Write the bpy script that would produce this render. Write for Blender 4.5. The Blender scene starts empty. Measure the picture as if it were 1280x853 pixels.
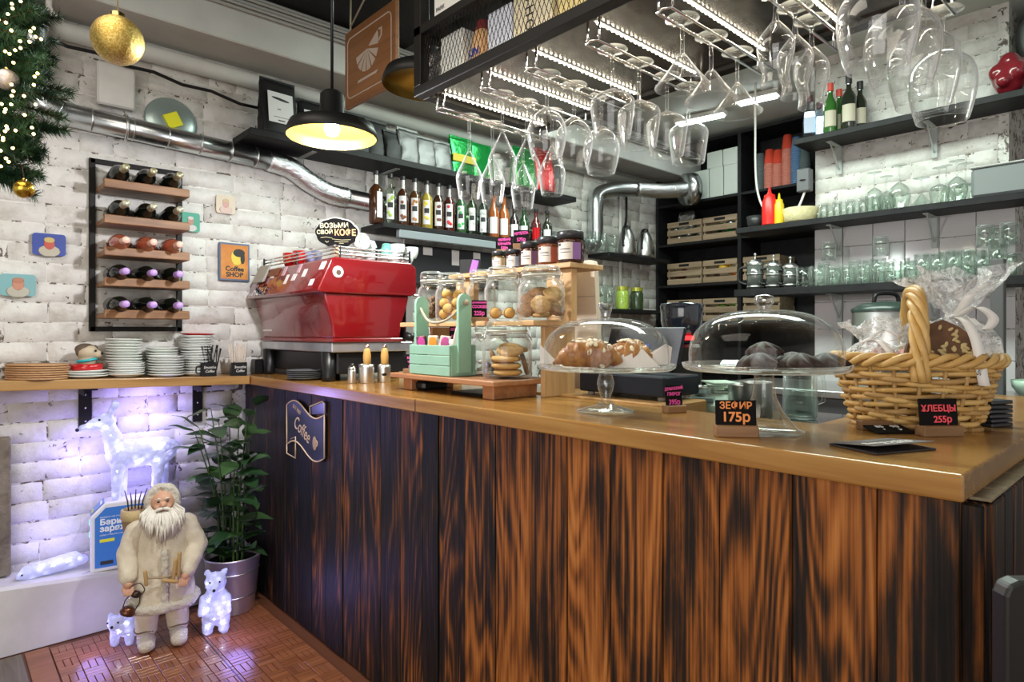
import bpy, bmesh, math, random
from mathutils import Matrix, Vector
from math import sin, cos, pi, radians, sqrt
random.seed(7)
SC = bpy.context.scene
C = SC.collection

# ------------------------------------------------------------------ camera, world, lights, exposure
H = 1.30            # eye height
FPX = 788.0         # focal length in pixels of a 1280 px wide frame
YAW = radians(42.5)
cam_d = bpy.data.cameras.new('camera')
cam_d.sensor_width = 36.0
cam_d.lens = FPX / 1280 * 36
cam_d.shift_y = -11.5 / 1280
cam_d.clip_start = 0.02
cam = bpy.data.objects.new('camera', cam_d)
cam.location = (0, 0, H)
cam.rotation_euler = (pi / 2, 0, -YAW)
C.objects.link(cam)
SC.camera = cam

world = bpy.data.worlds.new('world')
SC.world = world
world.use_nodes = True
bg = world.node_tree.nodes['Background']
bg.inputs[0].default_value = (1.0, 0.96, 0.90, 1)
bg.inputs[1].default_value = 0.34

def area(name, loc, rot, sx, sy, power, col):
    l = bpy.data.lights.new(name, 'AREA')
    l.shape = 'RECTANGLE'; l.size = sx; l.size_y = sy; l.energy = power; l.color = col
    o = bpy.data.objects.new(name, l)
    o.location = loc; o.rotation_euler = rot
    C.objects.link(o)
    return o
# unseen fill lights added to brighten the guests' side and the bar
area('guest_fill_light', (-0.3, 1.5, 2.84), (0, 0, 0), 1.2, 1.6, 16, (1.0, 0.90, 0.76))  # added soft fill from above, no fixture modelled
area('guest_side_fill', (-2.2, -1.0, 1.7), (radians(90), 0, radians(-62)), 2.6, 1.8, 36, (1.0, 0.97, 0.93))  # made-up source behind the camera, acts as daylight fill
area('bar_fill_light', (2.7, 1.6, 2.94), (0, 0, 0), 0.5, 2.4, 52, (0.84, 1.0, 0.90))  # extra fill above the bar, added beside the modelled tube lamps

vs = SC.view_settings
vs.view_transform = 'Standard'
vs.look = 'None'
vs.exposure = 0.80
vs.gamma = 1.0
vs.use_curve_mapping = False
SC.cycles.max_bounces = 10
SC.cycles.transparent_max_bounces = 40
SC.cycles.sample_clamp_indirect = 6.0
SC.cycles.caustics_reflective = False
SC.cycles.caustics_refractive = False

# ------------------------------------------------------------------ helpers
FW = (sin(YAW), cos(YAW)); RT = (cos(YAW), -sin(YAW))
def at_x(px, py, X):
    u = (px - 640) / FPX; d = X / (FW[0] + RT[0] * u)
    return (X, d * (FW[1] + RT[1] * u), H + (415 - py) / FPX * d)
def at_y(px, py, Y):
    u = (px - 640) / FPX; d = Y / (FW[1] + RT[1] * u)
    return (d * (FW[0] + RT[0] * u), Y, H + (415 - py) / FPX * d)
def at_z(px, py, z):
    u = (px - 640) / FPX; d = FPX * (H - z) / (py - 415)
    return (d * (FW[0] + RT[0] * u), d * (FW[1] + RT[1] * u), z)
def face_cam(x, y): return -math.atan2(x, y)

ORD = ['first', 'second', 'third', 'fourth', 'fifth', 'sixth', 'seventh', 'eighth', 'ninth', 'tenth', 'eleventh', 'twelfth', 'thirteenth', 'fourteenth', 'fifteenth', 'sixteenth', 'seventeenth', 'eighteenth', 'nineteenth', 'twentieth']

class MB:
    def __init__(self):
        self.v = []; self.f = []; self.xf = None; self.sm = []
    def add(self, vs, fs, smooth=False):
        n = len(self.v)
        if self.xf is not None:
            vs = [tuple(self.xf @ Vector(p)) for p in vs]
        self.v.extend(vs)
        for f in fs: self.f.append(tuple(i + n for i in f)); self.sm.append(smooth)
        return self
    def box(self, x0, y0, z0, x1, y1, z1):
        return self.add([(x0,y0,z0),(x1,y0,z0),(x1,y1,z0),(x0,y1,z0),(x0,y0,z1),(x1,y0,z1),(x1,y1,z1),(x0,y1,z1)],
                        [(3,2,1,0),(4,5,6,7),(0,1,5,4),(1,2,6,5),(2,3,7,6),(3,0,4,7)])
    def cbox(self, x0, y0, z0, x1, y1, z1, c=0.003):
        a = (x0,y0,z0); b = (x1,y1,z1)
        c = min(c, (x1-x0)*.45, (y1-y0)*.45, (z1-z0)*.45)
        vs = []; idx = {}
        for i in (0,1):
            for j in (0,1):
                for k in (0,1):
                    s = (i,j,k)
                    p = [b[q] if s[q] else a[q] for q in range(3)]
                    o = [-c if s[q] else c for q in range(3)]
                    for ax in range(3):   # vertex lying on the face normal to ax
                        w = [p[q] if q == ax else p[q] + o[q] for q in range(3)]
                        idx[(i,j,k,ax)] = len(vs); vs.append(tuple(w))
        fs = []
        def q(ax, s, ring): fs.append(tuple(idx[r + (ax,)] for r in (ring if s else ring[::-1])))
        for s in (0,1):
            q(0, s, [(s,0,0),(s,1,0),(s,1,1),(s,0,1)])
            q(1, s, [(0,s,0),(0,s,1),(1,s,1),(1,s,0)])
            q(2, s, [(0,0,s),(1,0,s),(1,1,s),(0,1,s)])
        for i in (0,1):
            for j in (0,1):
                fs.append((idx[(i,j,0,0)],idx[(i,j,1,0)],idx[(i,j,1,1)],idx[(i,j,0,1)]))
                fs.append((idx[(i,0,j,0)],idx[(i,1,j,0)],idx[(i,1,j,2)],idx[(i,0,j,2)]))
                fs.append((idx[(0,i,j,1)],idx[(1,i,j,1)],idx[(1,i,j,2)],idx[(0,i,j,2)]))
                for k in (0,1):
                    fs.append((idx[(i,j,k,0)],idx[(i,j,k,1)],idx[(i,j,k,2)]))
        return self.add(vs, fs)
    def lathe(self, prof, seg=24, c=(0,0,0), fn=None, smooth=True):
        vs = []; fs = []; rings = []
        for r, z in prof:
            if r < 1e-6:
                rings.append([len(vs)]); vs.append((c[0], c[1], c[2]+z))
            else:
                rr = []
                for i in range(seg):
                    t = 2*pi*i/seg
                    k = fn(t, z) if fn else 1.0
                    rr.append(len(vs)); vs.append((c[0]+r*k*cos(t), c[1]+r*k*sin(t), c[2]+z))
                rings.append(rr)
        for a, b in zip(rings, rings[1:]):
            if len(a) == 1 and len(b) == 1: continue
            for i in range(seg):
                j = (i+1) % seg
                if len(a) == 1: fs.append((a[0], b[j], b[i]))
                elif len(b) == 1: fs.append((a[i], a[j], b[0]))
                else: fs.append((a[i], a[j], b[j], b[i]))
        return self.add(vs, fs, smooth)
    def cyl(self, x, y, z0, z1, r, seg=20, r2=None):
        r2 = r if r2 is None else r2
        return self.lathe([(0,z0),(r,z0),(r2,z1),(0,z1)], seg, (x,y,0), smooth=False)
    def tube(self, pts, r, seg=8, closed=False, cap=True):
        pts = [Vector(p) for p in pts]; n = len(pts)
        rs = r if isinstance(r, (list, tuple)) else [r]*n
        vs = []; fs = []; up = None; rings = []
        for i, p in enumerate(pts):
            if closed: t = pts[(i+1) % n] - pts[i-1]
            else: t = pts[min(i+1, n-1)] - pts[max(i-1, 0)]
            if t.length < 1e-9: t = Vector((0,0,1))
            t.normalize()
            if up is None:
                up = Vector((0,0,1)) if abs(t.z) < .9 else Vector((1,0,0))
            a = t.cross(up)
            if a.length < 1e-6: a = t.cross(Vector((0,1,0.1)))
            a.normalize(); b = a.cross(t); up = b
            rr = []
            for k in range(seg):
                w = 2*pi*k/seg
                q = p + (a*cos(w) + b*sin(w))*rs[i]
                rr.append(len(vs)); vs.append(tuple(q))
            rings.append(rr)
        for i in range(n if closed else n-1):
            A = rings[i]; B = rings[(i+1) % n]
            for k in range(seg):
                j = (k+1) % seg
                fs.append((A[k], B[k], B[j], A[j]))
        if cap and not closed:
            fs.append(tuple(rings[0])); fs.append(tuple(reversed(rings[-1])))
        return self.add(vs, fs, True)
    def ball(self, c, r, seg=14, rings=8, s=(1,1,1)):
        prof = [(r*sin(pi*i/rings), -r*cos(pi*i/rings)) for i in range(rings+1)]
        prof[0] = (0,-r); prof[-1] = (0,r)
        old = self.xf
        m = Matrix.Translation(c) @ Matrix.Diagonal((s[0],s[1],s[2],1))
        self.xf = m if old is None else old @ m
        self.lathe(prof, seg); self.xf = old
        return self
    def limb(self, p0, p1, r0, r1, seg=14):
        p0 = Vector(p0); p1 = Vector(p1); t = (p1-p0); L = t.length; t.normalize()
        pts = []; rs = []
        for i in range(5):
            a = pi/2*(1 - i/4); pts.append(p0 - t*r0*sin(a)); rs.append(max(r0*cos(a), 1e-4))
        for i in range(5):
            a = pi/2*(i/4); pts.append(p1 + t*r1*sin(a)); rs.append(max(r1*cos(a), 1e-4))
        return self.tube(pts, rs, seg)
    def prism(self, poly, z0, z1):
        n = len(poly)
        vs = [(x,y,z0) for x,y in poly] + [(x,y,z1) for x,y in poly]
        fs = [tuple(range(n-1,-1,-1)), tuple(range(n,2*n))]
        for i in range(n): fs.append((i, (i+1)%n, n+(i+1)%n, n+i))
        return self.add(vs, fs)
    def grid(self, nu, nv, fn, smooth=True, flip=False):
        vs = [fn(i/nu, j/nv) for j in range(nv+1) for i in range(nu+1)]
        fs = []
        for j in range(nv):
            for i in range(nu):
                a = j*(nu+1)+i
                q = (a, a+1, a+nu+2, a+nu+1)
                fs.append(q[::-1] if flip else q)
        return self.add(vs, fs, smooth)
    def mesh(self, name):
        me = bpy.data.meshes.new(name)
        me.from_pydata([tuple(p) for p in self.v], [], self.f)
        me.polygons.foreach_set('use_smooth', self.sm)
        me.update()
        return me
    def build(self, name, mat, parent=None, loc=None):
        me = self.mesh(name)
        if mat: me.materials.append(mat)
        return link(name, me, parent, loc)

def link(name, me, parent=None, loc=None):
    o = bpy.data.objects.new(name, me); C.objects.link(o)
    if parent: o.parent = parent
    if loc: o.location = loc
    return o
def tag(o, label, cat, group=None):
    o['label'] = label; o['category'] = cat
    if group: o['group'] = group
    return o
def thing(name, label, cat, loc=(0,0,0), rz=0, group=None):
    o = bpy.data.objects.new(name, None); C.objects.link(o)
    o.empty_display_size = .05
    o.location = loc; o.rotation_euler = (0,0,rz)
    return tag(o, label, cat, group)
def struct(o):
    o['kind'] = 'structure'; return o
def dup(root, loc, rz=None, label=None, group=None, scale=None):
    r = root.copy(); C.objects.link(r); r.location = loc
    if rz is not None: r.rotation_euler = (0,0,rz)
    if label: r['label'] = label
    if group: r['group'] = group
    if scale: r.scale = scale
    for ch in list(root.children):
        c = ch.copy(); C.objects.link(c); c.parent = r
        for g in list(ch.children):
            d = g.copy(); C.objects.link(d); d.parent = c
    return r
def blob(name, mb, mat, parent=None, voxel=.006, smooth=6, loc=None, noise=0, nscale=20):
    me = mb.mesh(name)
    o = bpy.data.objects.new(name, me); C.objects.link(o)
    m = o.modifiers.new('r', 'REMESH'); m.mode = 'VOXEL'; m.voxel_size = voxel; m.use_smooth_shade = True
    if smooth:
        s = o.modifiers.new('s', 'SMOOTH'); s.factor = .5; s.iterations = smooth
    dg = bpy.context.evaluated_depsgraph_get()
    m2 = bpy.data.meshes.new_from_object(o.evaluated_get(dg))
    bpy.data.objects.remove(o); bpy.data.meshes.remove(me)
    if noise:
        from mathutils import noise as N
        m2.update()
        ns = [v.normal.copy() for v in m2.vertices]
        for v, n in zip(m2.vertices, ns):
            v.co += n * noise * N.noise(v.co * nscale)
    m2.name = name
    m2.materials.clear(); m2.materials.append(mat)
    for p in m2.polygons: p.use_smooth = True
    return link(name, m2, parent, loc)

ROT_X = Matrix(((0,0,-1),(-1,0,0),(0,1,0)))   # text plane facing -X
ROT_Y = Matrix(((1,0,0),(0,0,-1),(0,1,0)))    # text plane facing -Y
ROT_Z = Matrix.Identity(3)
def txt(parent, s, size, loc, rot, mat, name='lettering', align='CENTER', ex=.0004, shear=0, sx=1, bold=0):
    cu = bpy.data.curves.new('t', 'FONT')
    cu.body = s; cu.size = size; cu.align_x = align; cu.align_y = 'CENTER'; cu.extrude = ex; cu.shear = shear
    cu.offset = bold; cu.resolution_u = 3
    o = bpy.data.objects.new('t', cu); C.objects.link(o)
    me = bpy.data.meshes.new_from_object(o)
    bpy.data.objects.remove(o); bpy.data.curves.remove(cu)
    me.materials.clear(); me.materials.append(mat); me.name = name
    t = link(name, me, parent)
    t.matrix_local = Matrix.Translation(loc) @ rot.to_4x4() @ Matrix.Diagonal((sx,1,1,1))
    return t

# ------------------------------------------------------------------ materials
def nodes(name):
    m = bpy.data.materials.new(name); m.use_nodes = True
    nt = m.node_tree
    return m, nt, nt.nodes['Principled BSDF']
def N(nt, kind, **kw):
    n = nt.nodes.new(kind)
    for k, v in kw.items():
        if k in n.inputs.keys(): n.inputs[k].default_value = v
        else: setattr(n, k, v)
    return n
def rgba(c): return (c[0], c[1], c[2], 1)
def ramp(nt, stops, src, interp='LINEAR'):
    r = nt.nodes.new('ShaderNodeValToRGB'); e = r.color_ramp; e.interpolation = interp
    while len(e.elements) < len(stops): e.elements.new(.5)
    for el, (p, c) in zip(e.elements, stops): el.position = p; el.color = rgba(c)
    nt.links.new(src, r.inputs[0])
    return r
def coords(nt, scale=(1,1,1), rnd=True, kind='Object'):
    tc = N(nt, 'ShaderNodeTexCoord'); mp = N(nt, 'ShaderNodeMapping')
    mp.inputs['Scale'].default_value = scale
    src = tc.outputs[kind]
    if rnd:
        oi = N(nt, 'ShaderNodeObjectInfo')
        mu = N(nt, 'ShaderNodeVectorMath', operation='MULTIPLY_ADD')
        cv = N(nt, 'ShaderNodeCombineXYZ')
        for i in range(3): nt.links.new(oi.outputs['Random'], cv.inputs[i])
        nt.links.new(cv.outputs[0], mu.inputs[0]); mu.inputs[1].default_value = (17.3, 31.7, 11.9)
        nt.links.new(src, mu.inputs[2]); src = mu.outputs[0]
    nt.links.new(src, mp.inputs[0])
    return mp.outputs[0]
def bump(nt, bsdf, src, strength=.3, dist=.004):
    b = N(nt, 'ShaderNodeBump'); b.inputs['Strength'].default_value = strength; b.inputs['Distance'].default_value = dist
    nt.links.new(src, b.inputs['Height']); nt.links.new(b.outputs[0], bsdf.inputs['Normal'])
def M(name, col, rough=.5, metal=0., col2=None, scale=8, bmp=0, bscale=None, spec=.5, emit=None, es=0, coat=0, stretch=(1,1,1), sub=0, lo=.35, hi=.65, rnd=True, bdist=.004):
    m, nt, b = nodes(name)
    b.inputs['Base Color'].default_value = rgba(col)
    b.inputs['Roughness'].default_value = rough
    b.inputs['Metallic'].default_value = metal
    b.inputs['Specular IOR Level'].default_value = spec
    b.inputs['Coat Weight'].default_value = coat; b.inputs['Coat Roughness'].default_value = .05
    if sub: b.inputs['Subsurface Weight'].default_value = sub; b.inputs['Subsurface Radius'].default_value = (.02,.015,.01)
    if emit: b.inputs['Emission Color'].default_value = rgba(emit); b.inputs['Emission Strength'].default_value = es
    if col2 or bmp:
        v = coords(nt, stretch, rnd)
        if col2:
            n = N(nt, 'ShaderNodeTexNoise', Scale=scale, Detail=6, Roughness=.6); nt.links.new(v, n.inputs['Vector'])
            r = ramp(nt, [(lo, col), (hi, col2)], n.outputs['Fac'])
            nt.links.new(r.outputs[0], b.inputs['Base Color'])
        if bmp:
            n2 = N(nt, 'ShaderNodeTexNoise', Scale=bscale or scale, Detail=5, Roughness=.6); nt.links.new(v, n2.inputs['Vector'])
            bump(nt, b, n2.outputs['Fac'], bmp, bdist)
    return m
def wood(name, c1, c2, c3, axis=1, freq=26, rough=.45, coat=0, along=.06, bmp=.12):
    m, nt, b = nodes(name)
    st = [1,1,1]; st[axis] = along
    v = coords(nt, st)
    n = N(nt, 'ShaderNodeTexNoise', Scale=freq, Detail=7, Roughness=.62, Distortion=.6); nt.links.new(v, n.inputs['Vector'])
    r = ramp(nt, [(.28, c1), (.5, c2), (.72, c3)], n.outputs['Fac'])
    n2 = N(nt, 'ShaderNodeTexNoise', Scale=freq*.18, Detail=3); nt.links.new(v, n2.inputs['Vector'])
    mx = N(nt, 'ShaderNodeMix', data_type='RGBA', blend_type='MULTIPLY'); mx.inputs[0].default_value = .5
    nt.links.new(r.outputs[0], mx.inputs[6])
    r2 = ramp(nt, [(.3, (.62,.58,.52)), (.7, (1.2,1.2,1.2))], n2.outputs['Fac']); nt.links.new(r2.outputs[0], mx.inputs[7])
    nt.links.new(mx.outputs[2], b.inputs['Base Color'])
    b.inputs['Roughness'].default_value = rough; b.inputs['Coat Weight'].default_value = coat; b.inputs['Coat Roughness'].default_value = .15
    if bmp: bump(nt, b, n.outputs['Fac'], bmp, .003)
    return m
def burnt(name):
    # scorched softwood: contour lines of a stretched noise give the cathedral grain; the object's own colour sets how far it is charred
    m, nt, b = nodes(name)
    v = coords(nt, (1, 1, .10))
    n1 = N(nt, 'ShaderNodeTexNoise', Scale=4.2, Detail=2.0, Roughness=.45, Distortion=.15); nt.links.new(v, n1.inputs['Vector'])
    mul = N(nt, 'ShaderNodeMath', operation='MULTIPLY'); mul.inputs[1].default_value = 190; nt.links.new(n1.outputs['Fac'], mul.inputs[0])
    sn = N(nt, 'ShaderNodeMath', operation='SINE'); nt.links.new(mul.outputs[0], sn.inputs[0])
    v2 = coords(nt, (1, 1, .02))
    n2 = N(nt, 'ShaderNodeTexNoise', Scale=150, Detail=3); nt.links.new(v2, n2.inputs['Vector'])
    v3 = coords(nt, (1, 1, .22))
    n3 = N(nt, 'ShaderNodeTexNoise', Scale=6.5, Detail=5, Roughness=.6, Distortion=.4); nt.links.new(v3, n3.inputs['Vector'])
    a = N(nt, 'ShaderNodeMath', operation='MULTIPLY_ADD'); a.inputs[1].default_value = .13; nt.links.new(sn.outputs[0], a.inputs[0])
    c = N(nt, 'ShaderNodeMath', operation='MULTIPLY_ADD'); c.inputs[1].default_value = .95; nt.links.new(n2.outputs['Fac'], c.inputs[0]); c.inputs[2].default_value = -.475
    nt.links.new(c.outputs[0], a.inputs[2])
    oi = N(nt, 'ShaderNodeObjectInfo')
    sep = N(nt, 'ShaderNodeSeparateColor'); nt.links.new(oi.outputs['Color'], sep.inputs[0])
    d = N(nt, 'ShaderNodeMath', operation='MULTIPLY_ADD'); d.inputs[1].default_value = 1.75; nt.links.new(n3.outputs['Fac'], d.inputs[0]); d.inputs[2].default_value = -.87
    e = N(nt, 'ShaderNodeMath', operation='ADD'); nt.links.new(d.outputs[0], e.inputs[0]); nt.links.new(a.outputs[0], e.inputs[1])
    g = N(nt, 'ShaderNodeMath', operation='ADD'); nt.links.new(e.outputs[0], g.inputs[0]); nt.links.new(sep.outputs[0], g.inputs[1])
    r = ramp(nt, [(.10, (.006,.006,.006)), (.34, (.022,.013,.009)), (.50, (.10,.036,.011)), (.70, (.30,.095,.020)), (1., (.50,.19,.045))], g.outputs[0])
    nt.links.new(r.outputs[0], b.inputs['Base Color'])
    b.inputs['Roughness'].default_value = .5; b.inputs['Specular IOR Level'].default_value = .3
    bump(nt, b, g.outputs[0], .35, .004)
    return m
def glass(name, tint=(1,1,1), ior=1.5, gain=1.0, base=.02, pwr=3.4, edge_glint=0.0):
    m = bpy.data.materials.new(name); m.use_nodes = True; nt = m.node_tree; nt.nodes.clear()
    out = N(nt, 'ShaderNodeOutputMaterial')
    tr = N(nt, 'ShaderNodeBsdfTransparent'); tr.inputs[0].default_value = rgba(tint)
    gl = N(nt, 'ShaderNodeBsdfGlossy'); gl.inputs['Roughness'].default_value = .03
    lw = N(nt, 'ShaderNodeLayerWeight'); lw.inputs[0].default_value = .5
    pw = N(nt, 'ShaderNodeMath', operation='POWER'); pw.inputs[1].default_value = pwr; nt.links.new(lw.outputs['Facing'], pw.inputs[0])
    ma = N(nt, 'ShaderNodeMath', operation='MULTIPLY_ADD', use_clamp=True); ma.inputs[1].default_value = gain; ma.inputs[2].default_value = base
    nt.links.new(pw.outputs[0], ma.inputs[0])
    mx = N(nt, 'ShaderNodeMixShader'); nt.links.new(ma.outputs[0], mx.inputs[0]); nt.links.new(tr.outputs[0], mx.inputs[1]); nt.links.new(gl.outputs[0], mx.inputs[2])
    last = mx
    if edge_glint:      # white mixed in at grazing edges imitates refracted lamp light
        df = N(nt, 'ShaderNodeBsdfDiffuse'); df.inputs[0].default_value = (.92,.93,.92,1)
        tl = N(nt, 'ShaderNodeBsdfTranslucent'); tl.inputs[0].default_value = (.92,.93,.92,1)
        dm = N(nt, 'ShaderNodeMixShader'); dm.inputs[0].default_value = .5; nt.links.new(df.outputs[0], dm.inputs[1]); nt.links.new(tl.outputs[0], dm.inputs[2])
        p2 = N(nt, 'ShaderNodeMath', operation='POWER'); p2.inputs[1].default_value = 3.2; nt.links.new(lw.outputs['Facing'], p2.inputs[0])
        m3 = N(nt, 'ShaderNodeMath', operation='MULTIPLY', use_clamp=True); m3.inputs[1].default_value = edge_glint; nt.links.new(p2.outputs[0], m3.inputs[0])
        last = N(nt, 'ShaderNodeMixShader'); nt.links.new(m3.outputs[0], last.inputs[0]); nt.links.new(mx.outputs[0], last.inputs[1]); nt.links.new(dm.outputs[0], last.inputs[2])
    nt.links.new(last.outputs[0], out.inputs[0])
    return m
def emis(name, col, s):
    m = bpy.data.materials.new(name); m.use_nodes = True; nt = m.node_tree; nt.nodes.clear()
    out = N(nt, 'ShaderNodeOutputMaterial'); e = N(nt, 'ShaderNodeEmission'); e.inputs[0].default_value = rgba(col); e.inputs[1].default_value = s
    nt.links.new(e.outputs[0], out.inputs[0]); return m
def wrapmat(name):
    m = bpy.data.materials.new(name); m.use_nodes = True; nt = m.node_tree; nt.nodes.clear()
    out = N(nt, 'ShaderNodeOutputMaterial')
    tr = N(nt, 'ShaderNodeBsdfTransparent')
    gl = N(nt, 'ShaderNodeBsdfGlossy'); gl.inputs['Roughness'].default_value = .12
    df = N(nt, 'ShaderNodeBsdfDiffuse'); df.inputs[0].default_value = (.9,.9,.9,1)
    v = coords(nt, (1,1,1))
    n = N(nt, 'ShaderNodeTexNoise', Scale=38, Detail=6, Roughness=.7, Distortion=1.5); nt.links.new(v, n.inputs['Vector'])
    bp = N(nt, 'ShaderNodeBump'); bp.inputs['Strength'].default_value = .9; bp.inputs['Distance'].default_value = .01
    nt.links.new(n.outputs['Fac'], bp.inputs['Height']); nt.links.new(bp.outputs[0], gl.inputs['Normal'])
    r = ramp(nt, [(.42, (.10,)*3), (.62, (.75,)*3)], n.outputs['Fac'])
    m1 = N(nt, 'ShaderNodeMixShader'); nt.links.new(r.outputs[0], m1.inputs[0]); nt.links.new(tr.outputs[0], m1.inputs[1]); nt.links.new(df.outputs[0], m1.inputs[2])
    m2 = N(nt, 'ShaderNodeMixShader'); m2.inputs[0].default_value = .20; nt.links.new(m1.outputs[0], m2.inputs[1]); nt.links.new(gl.outputs[0], m2.inputs[2])
    nt.links.new(m2.outputs[0], out.inputs[0]); return m
def brickpaint(name, chip=.60):
    m, nt, b = nodes(name)
    v = coords(nt, (1,1,1))
    n = N(nt, 'ShaderNodeTexNoise', Scale=9, Detail=6, Roughness=.65); nt.links.new(v, n.inputs['Vector'])
    r = ramp(nt, [(.3, (.50,.47,.42)), (.5, (.67,.65,.61)), (.72, (.76,.75,.72))], n.outputs['Fac'])
    n2 = N(nt, 'ShaderNodeTexNoise', Scale=24, Detail=5, Roughness=.65, Distortion=.8); nt.links.new(v, n2.inputs['Vector'])
    r2 = ramp(nt, [(chip, (0,0,0)), (chip+.05, (1,1,1))], n2.outputs['Fac'])
    mx = N(nt, 'ShaderNodeMix', data_type='RGBA'); nt.links.new(r2.outputs[0], mx.inputs[0]); nt.links.new(r.outputs[0], mx.inputs[6]); mx.inputs[7].default_value = (.10,.075,.055,1)
    nt.links.new(mx.outputs[2], b.inputs['Base Color'])
    b.inputs['Roughness'].default_value = .5
    n3 = N(nt, 'ShaderNodeTexNoise', Scale=30, Detail=6, Roughness=.7); nt.links.new(v, n3.inputs['Vector'])
    bump(nt, b, n3.outputs['Fac'], .5, .01)
    return m

mt = {}
mt['brick'] = brickpaint('white_painted_brick', .645)
mt['mortar'] = brickpaint('white_painted_mortar', .53)
mt['plaster'] = M('white_plaster', (.70,.69,.66), .6, col2=(.60,.58,.55), scale=5, bmp=.3, bscale=14)
mt['beam'] = M('greyish_white_beam', (.66,.68,.64), .6, col2=(.56,.57,.54), scale=3, bmp=.12)
mt['dark_ceiling'] = M('dark_ceiling', (.012,.012,.013), .7, spec=.2, col2=(.03,.03,.032), scale=2)
mt['white_ceiling'] = M('pale_ceiling', (.62,.66,.62), .7)
mt['burnt'] = burnt('scorched_plank')
mt['top'] = wood('amber_varnished_wood', (.21,.082,.014), (.36,.17,.036), (.47,.255,.066), 1, 30, .26, .4, .045, .05)
mt['topx'] = wood('amber_shelf_wood', (.36,.18,.055), (.50,.28,.10), (.58,.36,.15), 0, 30, .35, .2, .045, .05)
mt['pine'] = wood('pale_pine', (.52,.30,.13), (.66,.42,.20), (.74,.52,.28), 2, 24, .5, 0, .05)
mt['pinex'] = wood('pale_pine_board', (.50,.28,.12), (.62,.38,.18), (.72,.50,.27), 1, 24, .5, 0, .05)
mt['redwood'] = wood('reddish_board', (.28,.12,.05), (.42,.19,.08), (.50,.26,.12), 1, 26, .45, .1, .05)
mt['rackwood'] = wood('rack_plank', (.14,.065,.028), (.25,.12,.05), (.33,.18,.08), 0, 28, .5, 0, .06)
mt['cratewood'] = wood('crate_slat', (.26,.18,.11), (.36,.26,.17), (.44,.34,.23), 1, 28, .6, 0, .06)
mt['stand'] = wood('tag_stand_wood', (.16,.08,.035), (.27,.14,.06), (.33,.19,.09), 0, 40, .5, 0, .06)
mt['parquet'] = wood('red_brown_parquet', (.20,.065,.025), (.32,.115,.045), (.40,.16,.07), 0, 34, .3, .25, .08, .06)
mt['greyplank'] = wood('grey_floor_plank', (.12,.095,.07), (.20,.17,.13), (.27,.23,.19), 1, 30, .6, 0, .06)
mt['blackwood'] = M('black_shelf', (.010,.010,.011), .55, col2=(.018,.018,.019), scale=20, spec=.25)
mt['blackmetal'] = M('black_metal', (.010,.009,.008), .5, spec=.22)
mt['bracketgrey'] = M('grey_bracket', (.42,.45,.43), .5)
mt['green'] = M('mint_paint', (.27,.50,.36), .5, col2=(.31,.55,.41), scale=12, bmp=.1)
mt['steel'] = M('brushed_steel', (.66,.66,.64), .33, 1, bmp=.03, bscale=60)
mt['chrome'] = M('chrome', (.82,.82,.82), .07, 1)
mt['duct'] = M('galvanised_duct', (.62,.65,.66), .27, 1, col2=(.48,.51,.52), scale=5, bmp=.12, bscale=9)
mt['foil'] = M('crinkled_duct_foil', (.72,.74,.75), .22, 1, bmp=.9, bscale=55, bdist=.008)
mt['rackpanel'] = M('dark_brushed_sheet', (.16,.15,.14), .24, .85, bmp=.02, bscale=12)
mt['glass'] = glass('clear_glass', (.985,.992,.988), 1.5, .8, .03)
mt['rackglass'] = glass('polished_stem_glass', (.985,.988,.985), 1.5, .9, .03, 2.6, .75)
mt['greenglass'] = glass('greenish_glass', (.945,.975,.955), 1.5, .9, .04, 2.6, .5)
mt['jarglass'] = glass('jar_glass', (.98,.985,.975), 1.45, .8, .02, 3.0, .5)
mt['red'] = M('candy_red_enamel', (.20,.0015,.005), .25, .1, coat=.8)
mt['redcup'] = M('red_ceramic', (.50,.008,.012), .15, coat=.5)
mt['board'] = M('chalkboard', (.008,.007,.007), .8, spec=.12)
mt['pink'] = M('pink_chalk', (.86,.10,.42), .7)
mt['coral'] = M('coral_chalk', (.95,.09,.12), .7)
mt['orange'] = M('orange_chalk', (.90,.30,.08), .7)
mt['chalk'] = M('white_chalk', (.85,.84,.80), .7)
mt['peach'] = M('peach_chalk', (.85,.45,.25), .7)
mt['white'] = M('white_ceramic', (.78,.80,.77), .22, coat=.3)
mt['paper'] = M('white_paper', (.78,.76,.72), .75)
mt['cream'] = M('cream_panel', (.74,.62,.48), .5)
mt['black'] = M('black_plastic', (.009,.009,.010), .35, spec=.35)
mt['navy'] = M('dark_navy_plastic', (.012,.016,.025), .4, spec=.3)
mt['liquor'] = M('dark_liquor', (.05,.018,.008), .08, coat=1)
# ------------------------------------------------------------------ the setting
WY = 3.40      # wall with the wine rack
RX = 4.05      # brick pier behind the bar
fl = struct(MB().box(-4, -3, -.06, 6, WY+.3, -.004).build('floor', M('floor_under', (.16,.06,.028), .4)))
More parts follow.
